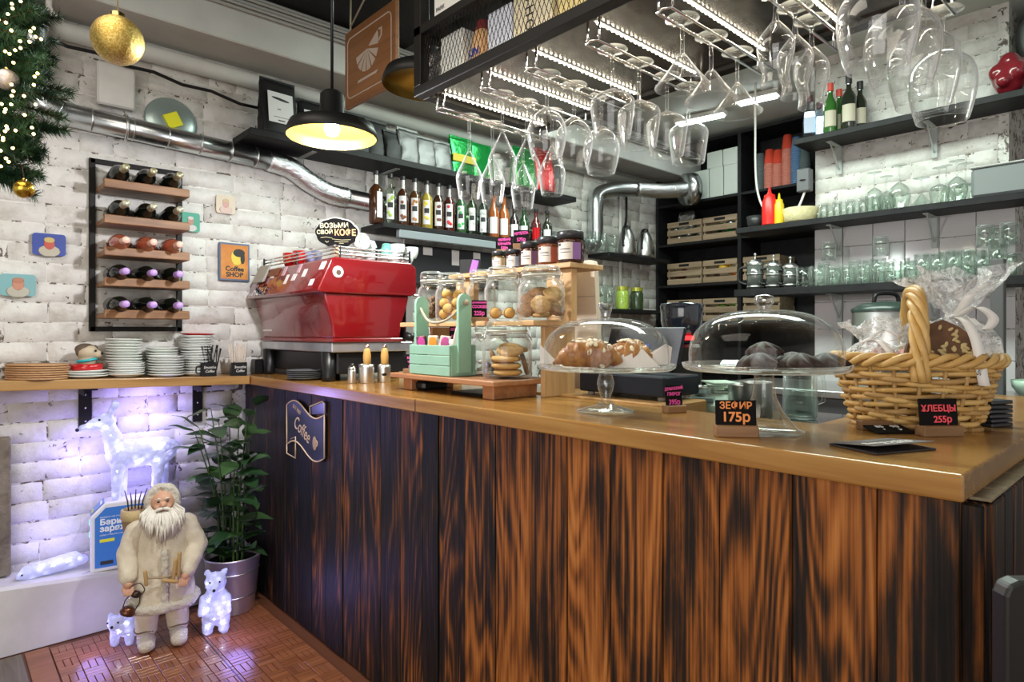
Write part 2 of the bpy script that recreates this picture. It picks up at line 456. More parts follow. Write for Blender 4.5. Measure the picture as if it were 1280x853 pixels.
# mosaic parquet: little squares of three strips, laid in alternating directions
SQ = .072
strip_me = [MB().cbox(-SQ/2+.0012, -SQ/6+.0010, -.004, SQ/2-.0012, SQ/6-.0010, z, .0012).mesh('parquet_strip') for z in (0, .0008, .0003)]
for q in strip_me: q.materials.append(mt['parquet'])
cand = []
for i in range(0, 12):
    for j in range(0, 38):
        cx, cy = .385 + i*SQ, .62 + j*SQ
        d = FW[0]*cx + FW[1]*cy; l = RT[0]*cx + RT[1]*cy
        if d < .5: continue
        px = 640 + FPX*l/d; py = 415 + FPX*H/d
        if cx > 1.16 or cy > 3.18 or px > 520 or py > 920: continue
        cand.append((py, cx, cy, (i+j) % 2))
cand.sort(key=lambda c: c[0], reverse=True)
for py, cx, cy, alt in cand[:100]:
    for k in (-1, 0, 1):
        s = link('parquet_strip', random.choice(strip_me), fl, (cx + (k*SQ/3 if alt else 0), cy + (0 if alt else k*SQ/3), .0045))
        s.rotation_euler = (0, 0, pi/2 if alt else 0)
rest = MB()
for py, cx, cy, alt in cand[100:]:
    for k in (-1, 0, 1):
        x, y = (cx + (k*SQ/3 if alt else 0), cy + (0 if alt else k*SQ/3))
        a, b = (SQ/6-.001, SQ/2-.001) if alt else (SQ/2-.001, SQ/6-.001)
        rest.box(x-a, y-b, 0, x+a, y+b, .0045)
if rest.v:
    o = rest.build('parquet_field', mt['parquet'], fl); o['kind'] = 'stuff'
# grey boards and a border strip at the left edge of the parquet
for k in range(7):
    MB().cbox(-.60+k*.123, .8, -.004, -.60+k*.123+.120, 3.20, .005, .0015).build('floor_plank', mt['greyplank'], fl)
MB().cbox(.268, .8, -.004, .345, 3.20, .0048, .0015).build('border_strip', mt['parquet'], fl)
MB().cbox(.838, .8, 0, .843, 3.20, .0056, .0005).build('floor_joint', mt['black'], fl)

cg = struct(MB().box(-4, -3, 2.93, 2.0, WY+.3, 3.05).build('ceiling', mt['dark_ceiling']))
cg2 = struct(MB().box(2.0, -3, 2.99, 6, WY+.3, 3.11).build('ceiling_over_bar', mt['white_ceiling']))

# wall bricks
def brick_mesh(L, Hh, seed, depth=.006):
    rr = random.Random(seed)
    US = [0, .025, .3, .7, .975, 1]; VS = [0, .08, .5, .92, 1]; nu, nv = 5, 4
    ox = [rr.uniform(-.004,.004) for _ in range(4)]
    mb = MB()
    def fn(u, v):
        u = US[round(u*nu)]; v = VS[round(v*nv)]
        x = (u-.5)*L; z = (v-.5)*Hh
        y = (-depth if 0 < u < 1 and 0 < v < 1 else .001) + rr.uniform(-.0014,.0014)
        jx = rr.uniform(-.002,.002) if 0 < u < 1 else rr.uniform(-.003,.001)*(1 if u == 0 else -1)
        return (x + jx, y, z + rr.uniform(-.0018,.0018) + ox[int(u*3)]*.4)
    mb.grid(nu, nv, fn, True)
    return mb.mesh('brick')
CH, BL = .086, .262
bvar = [brick_mesh(BL-.004, CH-.004, 100+i) for i in range(14)]
hvar = [brick_mesh(BL/2-.004, CH-.004, 200+i) for i in range(5)]
for q in bvar + hvar: q.materials.append(mt['brick'])

wl = struct(MB().box(-2.5, WY, 0, 5.6, WY+.12, 3.05).build('wall_left', mt['mortar']))
spots = []
r = 0; z = .05
while z < 2.72:
    x = -.30 + (r % 2)*BL/2 + random.uniform(-.02,.02)
    while x < 4.95:
        half = random.random() < .12
        L = BL/2 if half else BL
        spots.append((x + L/2, z + CH/2, half)); x += L
    z += CH; r += 1
vis = []
for x, z, half in spots:
    d = FW[0]*x + FW[1]*WY; px = 640 + FPX*(RT[0]*x + RT[1]*WY)/d; py = 415 - FPX*(z-H)/d
    if px < -25 or z < .2: continue
    if px > 300 and z < 1.12: continue
    vis.append((d, x, z, half))
vis.sort()
far = MB()
for n, (d, x, z, half) in enumerate(vis):
    me = random.choice(hvar if half else bvar)
    if n < 300:
        b = link('brick', me, wl, (x, WY-.0005, z))
        b.rotation_euler = (random.uniform(-.02,.02), random.uniform(-.006,.006), random.uniform(-.01,.01))
        b.scale = (random.uniform(.985,1.01), random.uniform(.7,1.3), random.uniform(.96,1.03))
    else:
        far.xf = Matrix.Translation((x, WY, z))
        far.add([tuple(v.co) for v in me.vertices], [tuple(p.vertices) for p in me.polygons], True)
o = far.build('far_bricks', mt['brick'], wl); o['kind'] = 'stuff'

# brick pier and tiles behind the bar
wr = struct(MB().box(RX, .66, 0, 5.25, 1.62, 3.0).build('wall_right', mt['mortar']))
z = 1.985; r = 0
while z < 2.95:
    y = 1.62 - (BL/2 if r % 2 else 0)
    first = r % 2
    ys = []
    if first: ys.append((1.62-BL/4, True))
    while y - BL > .64: ys.append((y-BL/2, False)); y -= BL
    if y - BL/2 > .64: ys.append((y-BL/4, True))
    for yy, half in ys:
        b = link('brick', random.choice(hvar if half else bvar), wr, (RX, yy, z+CH/2)); b.rotation_euler = (random.uniform(-.01,.01), 0, -pi/2)
    z += CH; r += 1
TS = .165
tile = MB().cbox(-.008, -TS/2+.0015, -TS/2+.0015, .004, TS/2-.0015, TS/2-.0015, .002).mesh('wall_tile')
tile.materials.append(M('white_glazed_tile', (.60,.58,.58), .12, coat=.4))
for i in range(6):
    for j in range(6):
        link('wall_tile', tile, wr, (RX-.006, 1.62-TS*(i+.5)+.0, 1.975-TS*(j+.5)))
wb = struct(MB().box(5.27, .5, 0, 5.4, WY, 3.05).build('wall_back', mt['plaster']))
wn = struct(MB().box(4.75, -1.5, 0, 4.9, .66, 3.0).build('wall_niche', M('grey_recess', (.22,.23,.23), .6)))

# boxed beam under the ceiling along the left wall, with cables and a white pipe
bm = struct(MB().cbox(-2.5, 3.10, 2.68, 5.2, WY, 2.93, .006).build('trim_1', mt['beam']))
bm['label'] = 'boxed greyish white beam under the dark ceiling'
mb = MB()
for k in range(5):
    y = 3.085 - .006*(k % 2); z = 2.835 + k*.018
    mb.tube([(-2.4, y, z+.004), (.6, y, z), (1.6, y-.004, z+.006), (3.2, y, z), (5.1, y, z)], .0085, 6)
tag(mb.build('cable_bundle', M('grey_cable', (.42,.43,.40), .6)), 'bundle of grey cables along the top of the beam', 'cable')
mb = MB().tube([(-2.4, 3.355, 2.615), (5.0, 3.355, 2.615)], .04, 14)
tag(mb.build('wall_pipe', mt['beam']), 'thick white painted pipe under the boxed beam', 'pipe')
mb = MB().tube([at_y(48+i*36, 42+i*12+(4 if i%2 else 0), 3.31) for i in range(9)], .008, 6)
tag(mb.build('black_cable', mt['black']), 'black cable sagging along the white pipe', 'cable')
mb = MB().tube([at_y(62, -10, 3.06), at_y(61, 8, 3.06), at_y(66, 18, 3.07), at_y(78, 26, 3.09)], .011, 8)
tag(mb.build('white_conduit', mt['plaster']), 'white bent conduit coming down from the beam at left', 'conduit')

# plastered ledge along the foot of the wall
lx = [(-2.4, .30), (.2, .280), (.55, .247), (1.16, .24)]
mb = MB()
top = [(x, z) for x, z in lx]
vs = []; fs = []
for x, z in top:
    vs += [(x, 3.225, 0), (x, 3.215, z-.012), (x, 3.228, z), (x, WY, z+.004)]
for i in range(len(top)-1):
    a = i*4; b = a+4
    for k in range(3): fs.append((a+k, b+k, b+k+1, a+k+1))
fs.append((12,13,14,15))
mb.add(vs, fs)
ld = struct(mb.build('trim_2', mt['plaster'])); ld['label'] = 'white plastered ledge along the foot of the brick wall'
mb = MB().cbox(-.25, 3.33, .29, .235, 3.40, .86, .004)
tr = struct(mb.build('trim_3', mt['greyplank'])); tr['label'] = 'dark wooden post at the left edge above the ledge'

# ------------------------------------------------------------------ bar counter
bc = thing('bar_counter', 'bar front of vertical scorched wooden planks under the amber worktop', 'counter', (1.2, 1.8, 0))
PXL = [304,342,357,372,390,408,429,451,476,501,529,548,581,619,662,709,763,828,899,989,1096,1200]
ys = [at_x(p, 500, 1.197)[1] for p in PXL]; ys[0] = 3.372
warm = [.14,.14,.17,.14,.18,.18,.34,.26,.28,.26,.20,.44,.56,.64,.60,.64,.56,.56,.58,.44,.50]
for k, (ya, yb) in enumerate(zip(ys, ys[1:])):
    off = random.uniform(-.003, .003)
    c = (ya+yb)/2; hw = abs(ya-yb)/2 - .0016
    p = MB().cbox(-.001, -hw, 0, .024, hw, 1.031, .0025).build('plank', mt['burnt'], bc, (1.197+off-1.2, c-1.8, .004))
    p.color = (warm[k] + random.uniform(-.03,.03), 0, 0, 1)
MB().box(1.222-1.2, .262-1.8, .004, 1.50-1.2, 3.37-1.8, 1.034).build('carcass', mt['blackwood'], bc)
MB().box(1.50-1.2, .262-1.8, .004, 2.7-1.2, .60-1.8, 1.034).build('carcass', mt['blackwood'], bc)
xs = [1.222, 1.238, 1.33, 1.40, 1.50, 1.62, 1.75, 1.9, 2.1, 2.3]
for k, (xa, xb) in enumerate(zip(xs, xs[1:])):
    yo = .222 if k else .232
    p = MB().cbox(xa+.001, yo, 0, xb-.001, .262, 1.024 - random.uniform(0,.006), .003).build('end_plank', mt['burnt'], bc, (-1.2, -1.8, .004))
    p.color = (.34 + random.uniform(-.05,.05), 0, 0, 1)
    if k: MB().cbox(xa+.003, yo+.002, 1.0235, xb-.003, .262, 1.0285, .001).build('sawn_end', M('pale_sawn_end', (.34,.27,.17), .8, col2=(.22,.17,.10), scale=30), p)

mb = MB()
mb.prism([(1.165,.245),(2.75,.245),(2.75,.62),(1.56,.62),(1.56,1.62),(1.80,1.62),(1.80,3.375),(1.165,3.375)], 1.036, 1.08)
wt = mb.build('worktop', mt['top'])
bv = wt.modifiers.new('b', 'BEVEL'); bv.width = .004; bv.segments = 2; bv.limit_method = 'ANGLE'
tag(wt, 'thick amber varnished wooden worktop of the bar', 'worktop')
MB().cbox(1.1635, at_x(519, 500, 1.165)[1]-.0008, 1.038, 1.166, at_x(519, 500, 1.165)[1]+.0008, 1.079, .0002).build('board_joint', mt['black'], wt)

# wall shelf that continues the worktop along the brick wall
SHX0, SHX1 = -.45, 1.162
def shz(x): return 1.08 + (1.165 - x)*.026
mb = MB()
mb.add([(SHX0,3.205,shz(SHX0)-.042),(SHX1,3.205,shz(SHX1)-.042),(SHX1,3.39,shz(SHX1)-.042),(SHX0,3.39,shz(SHX0)-.042),
        (SHX0,3.205,shz(SHX0)),(SHX1,3.205,shz(SHX1)),(SHX1,3.39,shz(SHX1)),(SHX0,3.39,shz(SHX0))],
       [(3,2,1,0),(4,5,6,7),(0,1,5,4),(1,2,6,5),(2,3,7,6),(3,0,4,7)])
ws = mb.build('wall_shelf', mt['topx'])
bv = ws.modifiers.new('b', 'BEVEL'); bv.width = .004; bv.segments = 2
tag(ws, 'amber wooden wall shelf with crockery along the brick wall', 'shelf')
for x, w in ((.50, .05), (.97, .045)):
    zt = shz(x) - .044
    b = MB().cbox(x-w/2, 3.383, zt-.19, x+w/2, 3.391, zt, .001).cbox(x-w/2, 3.24, zt-.008, x+w/2, 3.391, zt, .001).cbox(x-w/2, 3.24, zt-.03, x-w/2+.004, 3.385, zt, .001).build('bracket', mt['blackmetal'], ws)
    for k in range(3):
        MB().ball((x, 3.381, zt-.035-.06*k), .005, 8, 4).build('screw', mt['steel'], b)

# lower work surface behind the bar
ww = thing('back_worktop', 'dark work surface behind the bar under the scales', 'worktop', (1.9, 1.2, 0))
MB().cbox(1.575-1.9, .63-1.2, 1.012, 2.15-1.9, 1.60-1.2, 1.035, .003).build('glass_slab', M('dark_glass', (.02,.03,.03), .08, coat=.6), ww)
MB().box(1.58-1.9, .64-1.2, 0, 2.14-1.9, 1.59-1.2, 1.011).build('cabinet', mt['blackwood'], ww)

# shelves on the right: three long black boards with brackets
def board(name, label, x0, y0, x1, y1, ztop, th=.035):
    return tag(MB().cbox(x0, y0, ztop-th, x1, y1, ztop, .003).build(name, mt['blackwood']), label, 'shelf')
UZ, MZ, LZ = 2.455, 1.965, 1.57
su = board('bar_shelf', 'top black shelf with liquor bottles on the brick pier', 3.80, -.3, 4.034, 1.65, UZ)
sm_ = board('bar_shelf', 'middle black shelf with upturned stem glasses', 3.80, -.3, 4.034, 2.02, MZ)
sl = board('bar_shelf', 'bottom black shelf crowded with tumblers', 3.80, .36, 4.03, 2.03, LZ, .045)
def tri_bracket(par, x, y, z, L=.17):
    mb = MB()
    mb.cbox(x-L, y-.014, z-.006, x, y+.014, z, .001).cbox(x-.006, y-.014, z-L, x, y+.014, z, .001)
    mb.xf = Matrix.Translation((x-.01, y, z-L+.03)) @ Matrix.Rotation(radians(-45), 4, 'Y')
    mb.cbox(-.003, -.004, 0, .003, .004, L*1.12, .001)
    mb.xf = None
    return mb.build('bracket', mt['bracketgrey'], par)
for par, z in ((su, UZ-.036), (sm_, MZ-.036), (sl, LZ-.046)):
    for y in (1.47, .98):
        tri_bracket(par, RX-.020, y, z)

# tall black shelf unit in the corner
UX = 4.90
un = thing('shelf_unit', 'tall black open shelf unit with slatted crates in the corner', 'shelf unit', (UX, 2.5, 0))
def ub(name, x0, y0, z0, x1, y1, z1): return MB().cbox(x0-UX, y0-2.5, z0, x1-UX, y1-2.5, z1, .002).build(name, mt['blackwood'], un)
ub('side_panel', UX, 3.36, 0, 5.25, 3.385, 2.96)
ub('side_panel', UX, 2.555, 0, 5.25, 2.585, 2.96)
ub('side_panel', UX, 1.66, 0, 5.25, 1.685, 2.96)
ub('back_panel', 5.245, 1.66, 0, 5.262, 3.385, 2.96)
for z in (2.96, 2.45, 2.09, 1.72, 1.39, 1.0):
    ub('shelf_board', UX, 2.585, z-.022, 5.245, 3.36, z)
    ub('shelf_board', UX, 1.685, z-.022, 5.245, 2.555, z)
# ------------------------------------------------------------------ left wall: ducts
def smoothpath(pts, n=6):
    P = [Vector(p) for p in pts]; out = []
    for i in range(len(P)-1):
        p0 = P[max(i-1,0)]; p1 = P[i]; p2 = P[i+1]; p3 = P[min(i+2,len(P)-1)]
        for k in range(n):
            t = k/n
            out.append(.5*((2*p1) + (p2-p0)*t + (2*p0-5*p1+4*p2-p3)*t*t + (3*p1-p0-3*p2+p3)*t**3))
    out.append(P[-1]); return out
dt = thing('ventilation_duct', 'round galvanised ventilation duct running along the brick wall', 'duct', (1.0, 3.31, 2.2))
def dseg(name, pts, r, mat, rings=0):
    b = MB().tube([(p[0]-1.0, p[1]-3.31, p[2]-2.2) for p in pts], r, 20).build(name, mat, dt); return b
dy = 3.32
A = (.40, dy, 2.245); B = (1.30, dy, 2.205)
dseg('riser', smoothpath([(.305, 3.27, 2.66), (.305, 3.28, 2.45), (.318, dy, 2.33), (.35, dy, 2.265), A], 5), .052, mt['duct'])
dseg('pipe_section', [A, B], .050, mt['duct'])
dseg('flexible_section', smoothpath([B, (1.42, dy, 2.185), (1.52, dy, 2.13), (1.64, dy, 2.085), (1.75, dy, 2.075)], 8), [.054+.003*(i%2) for i in range(33)], mt['foil'])
dseg('pipe_section', [(1.75, dy, 2.075), (3.90, dy, 2.0)], .050, mt['duct'])
dseg('elbow', smoothpath([(3.90, dy, 2.0), (3.955, dy, 2.03), (3.965, dy, 2.12), (3.965, dy, 2.32), (4.0, dy, 2.42), (4.14, 3.27, 2.475), (4.32, 3.18, 2.49)], 6), .062, mt['duct'])
dseg('flexible_section', smoothpath([(4.32, 3.18, 2.49), (4.55, 3.06, 2.49), (4.74, 2.96, 2.52)], 8), [.060+.003*(i%2) for i in range(17)], mt['foil'])
dseg('end_collar', [(4.72, 2.97, 2.515), (4.80, 2.93, 2.525)], .135, mt['duct'])
for t in (.12, .30, .46, .62, .78, .92):
    p = Vector(A).lerp(Vector(B), t); q = Vector(A).lerp(Vector(B), t+.006)
    dseg('seam_ring', [p, q], .0525, mt['steel'])
p = Vector(A).lerp(Vector(B), .27)
MB().tube([(p.x-1+.06*cos(a)*0, p.y-3.31+.058*cos(a), p.z-2.2+.058*sin(a)) for a in [i*2*pi/20 for i in range(20)]], .006, 6, True).build('pipe_clamp', mt['steel'], dt)

# small junction box and round tin lid on the wall
vb = MB().cbox(-.075, -.05, -.11, .075, 0, .085, .008).build('vent_box', mt['plaster']); vb.location = at_y(143, 107, WY-.025)
tag(vb, 'white painted vent box on the wall below the golden ball', 'vent box')
x, y, z = at_y(220, 147, 3.30)
td = thing('round_tin_lid', 'round pale metal lid with a yellow sticker behind the duct', 'lid', (x, 3.383, z), 0)
mb = MB(); mb.xf = Matrix.Rotation(radians(86), 4, 'X'); mb.lathe([(0,-.012),(.112,-.010),(.118,0),(.110,.006),(.08,.018),(0,.026)], 32)
mb.build('lid', M('pale_metal_lid', (.40,.50,.48), .3, .6), td)
mb = MB(); mb.xf = Matrix.Translation((0,-.034,.0)) @ Matrix.Rotation(radians(-28),4,'Y'); mb.cbox(-.034,-.004,-.034,.034,0.012,.034,.001)
mb.build('yellow_sticker', M('yellow_sticker', (.80,.78,.02), .6), td)

# ------------------------------------------------------------------ upper wall shelf with pouches
us = tag(MB().cbox(1.14, 3.14, 2.268, 3.53, 3.392, 2.305, .003).build('wall_shelf', mt['blackwood']), 'long black shelf of coffee pouches high on the brick wall', 'shelf')
for x in (1.50, 2.02, 3.0):
    mb = MB().cbox(x-.014, 3.20, 2.262, x+.014, 3.388, 2.267, .001).cbox(x-.014, 3.383, 2.262-.12, x+.014, 3.390, 2.267, .001)
    mb.build('bracket', mt['bracketgrey'], us)
def pouch_mesh(w, d, h, seed=0, crink=.004):
    rr = random.Random(seed); mb = MB(); nu = 24; nz = 10; vs = []; fs = []
    for j in range(nz+1):
        t = j/nz; hd = d/2*(1 - t**1.6) + .0025
        for i in range(nu):
            a = 2*pi*i/nu
            ex = .28
            x = w/2*math.copysign(abs(cos(a))**ex, cos(a)); y = hd*math.copysign(abs(sin(a))**ex, sin(a))
            y *= (1 - .25*t*abs(cos(a)))
            k = crink if 0 < j < nz else 0
            vs.append((x + rr.uniform(-k,k), y + rr.uniform(-k,k)*.8, t*h))
    for j in range(nz):
        for i in range(nu):
            a = j*nu+i; b = j*nu+(i+1)%nu
            fs.append((a,b,b+nu,a+nu))
    fs.append(tuple(range(nu-1,-1,-1))); fs.append(tuple(range(nz*nu, nz*nu+nu)))
    mb.add(vs, fs, True); return mb
mt['pouchblack'] = M('matt_black_pouch', (.010,.010,.011), .5, spec=.3)
mt['pouchsilver'] = M('silver_pouch', (.085,.085,.085), .4, .5, bmp=.4, bscale=12)
mt['pouchgreen'] = M('green_foil', (.01,.25,.05), .2, .6, bmp=.7, bscale=40)
mt['pouchred'] = M('red_foil', (.5,.02,.02), .2, .6, bmp=.7, bscale=40)
mt['labelw'] = M('white_label', (.72,.72,.72), .6)
mt['ink'] = M('black_ink', (.02,.02,.02), .6)
def pouch(px0, px1, y, w, d, h, mat, label, lab=False, seed=0, z=2.305):
    x = at_y((px0+px1)/2, 160, y)[0]
    t = thing('coffee_pouch', label, 'pouch', (x, y, z + .0005), random.uniform(-.06,.06), 'pouches on the high wall shelf')
    pouch_mesh(w, d, h, seed).build('pouch', mat, t)
    MB().cbox(-w/2-.001, -.004, h-.014, w/2+.001, .004, h+.004, .001).build('seal_strip', mat, t)
    if lab:
        mb = MB(); lean = math.atan2(d*.36, h*.75)
        mb.xf = Matrix.Translation((0, -d/2-.0022, .22*h)) @ Matrix.Rotation(-lean*.72, 4, 'X')
        mb.cbox(-w*.36, -.001, 0, w*.36, .0012, .55*h, .0004)
        lb = mb.build('label', mt['labelw'], t)
        m2 = MB(); m2.xf = mb.xf @ Matrix.Translation((0,-.0018,.43*h)) @ Matrix.Rotation(radians(7),4,'Y')
        m2.ball((0,0,0), w*.26, 14, 6, (1,.004,.14)); m2.build('printed_mark', mt['ink'], lb)
        m3 = MB(); m3.xf = mb.xf
        m3.box(-w*.1,-.0014,.035*h,w*.1,-.0009,.055*h); m3.box(-w*.22,-.0014,.10*h,w*.22,-.0009,.108*h); m3.box(-w*.1,-.0014,.24*h,w*.0,-.0009,.255*h); m3.build('printed_lines', mt['ink'], lb)
    return t
pouch(318,375,3.24,.185,.10,.295,mt['pouchblack'],'tall black coffee pouch with white label at the shelf end',True,1)
pouch(378,400,3.28,.15,.09,.25,mt['pouchblack'],'black coffee pouch half behind the tall one with white label',True,2)
pouch(404,428,3.28,.15,.09,.245,mt['pouchblack'],'black coffee pouch above the glowing pendant lamp',True,3)
pouch(432,455,3.28,.15,.09,.245,mt['pouchblack'],'black coffee pouch right of the glowing pendant lamp with label',True,4)
pouch(458,480,3.28,.15,.09,.235,mt['pouchblack'],'plain black pouch just right of the lamp shade',False,5)
pouch(482,497,3.26,.12,.08,.19,mt['pouchblack'],'last plain black pouch next to the silver ones',False,6)
pouch(497,520,3.26,.15,.08,.225,mt['pouchsilver'],'silver pouch nearest the black pouches',False,7)
pouch(520,541,3.26,.14,.08,.20,mt['pouchsilver'],'middle silver pouch on the high shelf',False,8)
pouch(541,561,3.26,.14,.08,.20,mt['pouchsilver'],'silver pouch beside the green packets',False,9)
t = pouch(562,590,3.26,.19,.08,.26,mt['pouchgreen'],'green packet with a yellow band left of the shiny ones',False,10)
MB().cbox(-.097,-.043,.09,.097,-.036,.14,.002).build('yellow_band', M('yellow_print', (.45,.36,.02), .5), t)
pouch(588,615,3.26,.18,.08,.25,mt['pouchgreen'],'shiny green foil packet behind the hanging glasses',False,11)
pouch(640,668,3.26,.21,.09,.30,mt['pouchgreen'],'shiny green foil packet beside the red one',False,12)
pouch(668,690,3.26,.19,.09,.33,mt['pouchred'],'shiny red foil packet near the end of the shelf',False,13)
pouch(688,698,3.26,.09,.07,.30,mt['pouchsilver'],'narrow silver packet at the right end of the shelf',False,14)

# ------------------------------------------------------------------ syrup bottles on the lower wall shelf
bs = tag(MB().cbox(1.88, 3.13, 1.895, 3.35, 3.392, 1.925, .003).build('wall_shelf', mt['blackwood']), 'black shelf carrying the row of syrup bottles', 'shelf')
MB().cbox(1.98, 3.122, 1.845, 2.72, 3.16, 1.893, .004).build('metal_rail', M('pale_metal_rail', (.30,.34,.36), .4, .3), bs)
def bottle_mesh(r, h, neck=.013, sh=.62, nk=.74):
    return [(0,0),(r*.93,0),(r,.006),(r,h*sh),(r*.86,h*(sh+.05)),(neck*1.15,h*nk),(neck,h*(nk+.04)),(neck,h*.93),(neck*1.1,h*.935)]
def label_mb(r, z0, z1, a0, a1, off=.0006, n=8):
    mb = MB()
    return mb.grid(n, 1, lambda u, v: ((r+off)*sin(a0+(a1-a0)*u), -(r+off)*cos(a0+(a1-a0)*u), z0+(z1-z0)*v), True)
bottle_cols = [(.10,.035,.012),(.75,.80,.72),(.09,.03,.012),(.12,.05,.015),(.55,.42,.06),(.07,.025,.012),(.10,.02,.015),(.05,.14,.05),(.55,.72,.50),(.62,.70,.66)]
fruit = [('chocolate brown print',(.16,.05,.02)),('lime print',(.35,.55,.06)),('cinnamon print',(.20,.06,.02)),('caramel print',(.45,.20,.05)),('lemon print',(.75,.62,.05)),('coffee bean print',(.18,.05,.03)),('red berry print',(.65,.02,.03)),('mint leaf print',(.05,.42,.10)),('pale plain label',(.5,.55,.45)),('second pale label',(.5,.55,.5))]
mt['cap'] = M('black_cap', (.02,.02,.022), .35)
for k, px in enumerate([470, 488, 503.5, 518.5, 533.5, 548, 561.5, 576, 590, 604]):
    x, y, z = at_y(px, 250, 3.21)
    c = bottle_cols[k]
    lab = 'syrup bottle with %s, %s from the left in the row' % (fruit[k][0], ORD[k])
    t = thing('syrup_bottle', lab, 'bottle', (x, y, 1.9255), face_cam(x, y), 'syrup bottles in a row')
    r = .036 if k else .040; h = .30
    clear = k in (1, 8, 9)
    mat = glass('bottle_glass', c, 1.5, 1.0, .04) if clear else M('syrup', tuple(q*.6 for q in c), .08, spec=.5)
    MB().lathe(bottle_mesh(r, h) + [(0,h*.935)], 18).build('bottle', mat, t)
    if not clear:
        MB().lathe([(.0145,h*.74),(.014,h*.93)], 14).build('neck_glass', mt['steel'], t)
    MB().lathe([(0,h*.925),(.0165,h*.925),(.0165,h*1.0),(0,h*1.0)], 14, smooth=False).build('cap', mt['cap'], t)
    if k:
        lb = label_mb(r, .03, .178, -.62, .62).build('label', mt['labelw'], t)
        label_mb(r, .098, .128, -.42, .42, .0012).build('black_patch', mt['ink'], lb)
        mb = MB()
        for q in range(5):
            a = random.uniform(-.3,.3); zz = random.choice((random.uniform(.135,.165), random.uniform(.045,.08)))
            mb.ball(((r+.001)*sin(a), -(r+.001)*cos(a), zz), .010, 8, 5, (1,.15,1))
        mb.build('printed_fruit', M('print', fruit[k][1], .5), lb)['kind'] = 'stuff'
    else:
        lb = label_mb(r, .03, .178, .15, 1.1).build('label', mt['labelw'], t)
# amber bottles further right and a few dark ones behind the jars
for k, (px, lab, c) in enumerate([(617,'amber bottle with pale label left of the other amber one',(.30,.08,.02)),(630,'amber bottle with pale label behind the caramel tag',(.33,.09,.02)),(643,'dark bottle peeking out right of the amber ones',(.03,.02,.02)),(655,'dark green bottle behind the hazelnut tag',(.02,.06,.02)),(670,'bottle with a red label behind the honey jars',(.10,.02,.02)),(684,'last dark bottle behind the honey jars',(.03,.03,.02))]):
    x, y, z = at_y(px, 250, 3.20)
    t = thing('liquor_bottle', lab, 'bottle', (x, y, 1.9255), face_cam(x,y), 'liquor bottles behind the jars')
    h = .31 if k < 2 else .25
    MB().lathe(bottle_mesh(.038, h, .014, .56, .72) + [(0,h*.935)], 18).build('bottle', M('amber', c, .06, coat=1), t)
    MB().lathe([(0,h*.925),(.017,h*.925),(.017,h),(0,h)], 14, smooth=False).build('cap', mt['cap'], t)
    label_mb(.038, .03, h*.45, -.7, .7).build('label', mt['redcup'] if k == 4 else mt['labelw'], t)
t = thing('dark_cabinet', 'dark grey cabinet front under the syrup bottle shelf', 'cabinet', (2.40, 3.33, 1.60), 0)
MB().cbox(-.50,-.03,0,.50,.045,.243,.004).build('body', M('charcoal_front', (.035,.038,.042), .5, spec=.3), t)
for k, (x_, w_, h_) in enumerate(((-.10,.035,.05),(.12,.03,.10),(.30,.03,.07))):
    MB().cbox(x_-w_,-.033,.235-h_,x_+w_,-.0305,.235,.0008).build('paper_strip', mt['paper'], t)

# ------------------------------------------------------------------ wine rack
wx0, wx1 = at_y(113, 300, 3.372)[0], at_y(227, 300, 3.372)[0]
wz0, wz1 = 1.302, 2.085
wrk = thing('wine_rack', 'black metal wall rack with five wooden planks of wine bottles', 'rack', ((wx0+wx1)/2, 3.38, wz0))
W = wx1 - wx0; HH = wz1 - wz0
def wrb(n, x0, z0, x1, z1): MB().cbox(x0-W/2, -.006, z0, x1-W/2, .014, z1, .0015).build(n, mt['blackmetal'], wrk)
wrb('frame_post', -.004, 0, .020, HH); wrb('frame_post', W-.020, 0, W+.004, HH); wrb('frame_rail', 0, 0, W, .022); wrb('frame_rail', 0, HH-.022, W, HH)
plz = [at_y(113, p, 3.372)[2] - wz0 for p in (234, 277, 316, 353, 392)]
winegreen = M('dark_wine_bottle', (.006,.008,.006), .12, spec=.35)
rose = M('rose_wine', (.42,.11,.06), .08, coat=1)
kinds = [('dark bottle with gold cap', winegreen, M('gold_cap', (.36,.33,.20), .3, .5)), ('dark bottle with gold cap', winegreen, M('pale_gold_cap', (.40,.38,.27), .3, .4)),
         ('rose bottle with pink cap', rose, M('pink_cap', (.78,.46,.36), .4)), ('dark bottle with violet cap', winegreen, M('violet_cap', (.44,.27,.60), .4)), ('dark bottle with violet cap', winegreen, M('lilac_cap', (.46,.28,.62), .4))]
bot_prof = [(0,0),(.034,0),(.0375,.008),(.0375,.17),(.030,.195),(.0155,.225),(.0135,.24),(.0135,.262)]
cap_prof = [(.0150,.232),(.0150,.288),(.013,.291),(0,.291)]
rown = ['top', 'second', 'third', 'fourth', 'bottom']
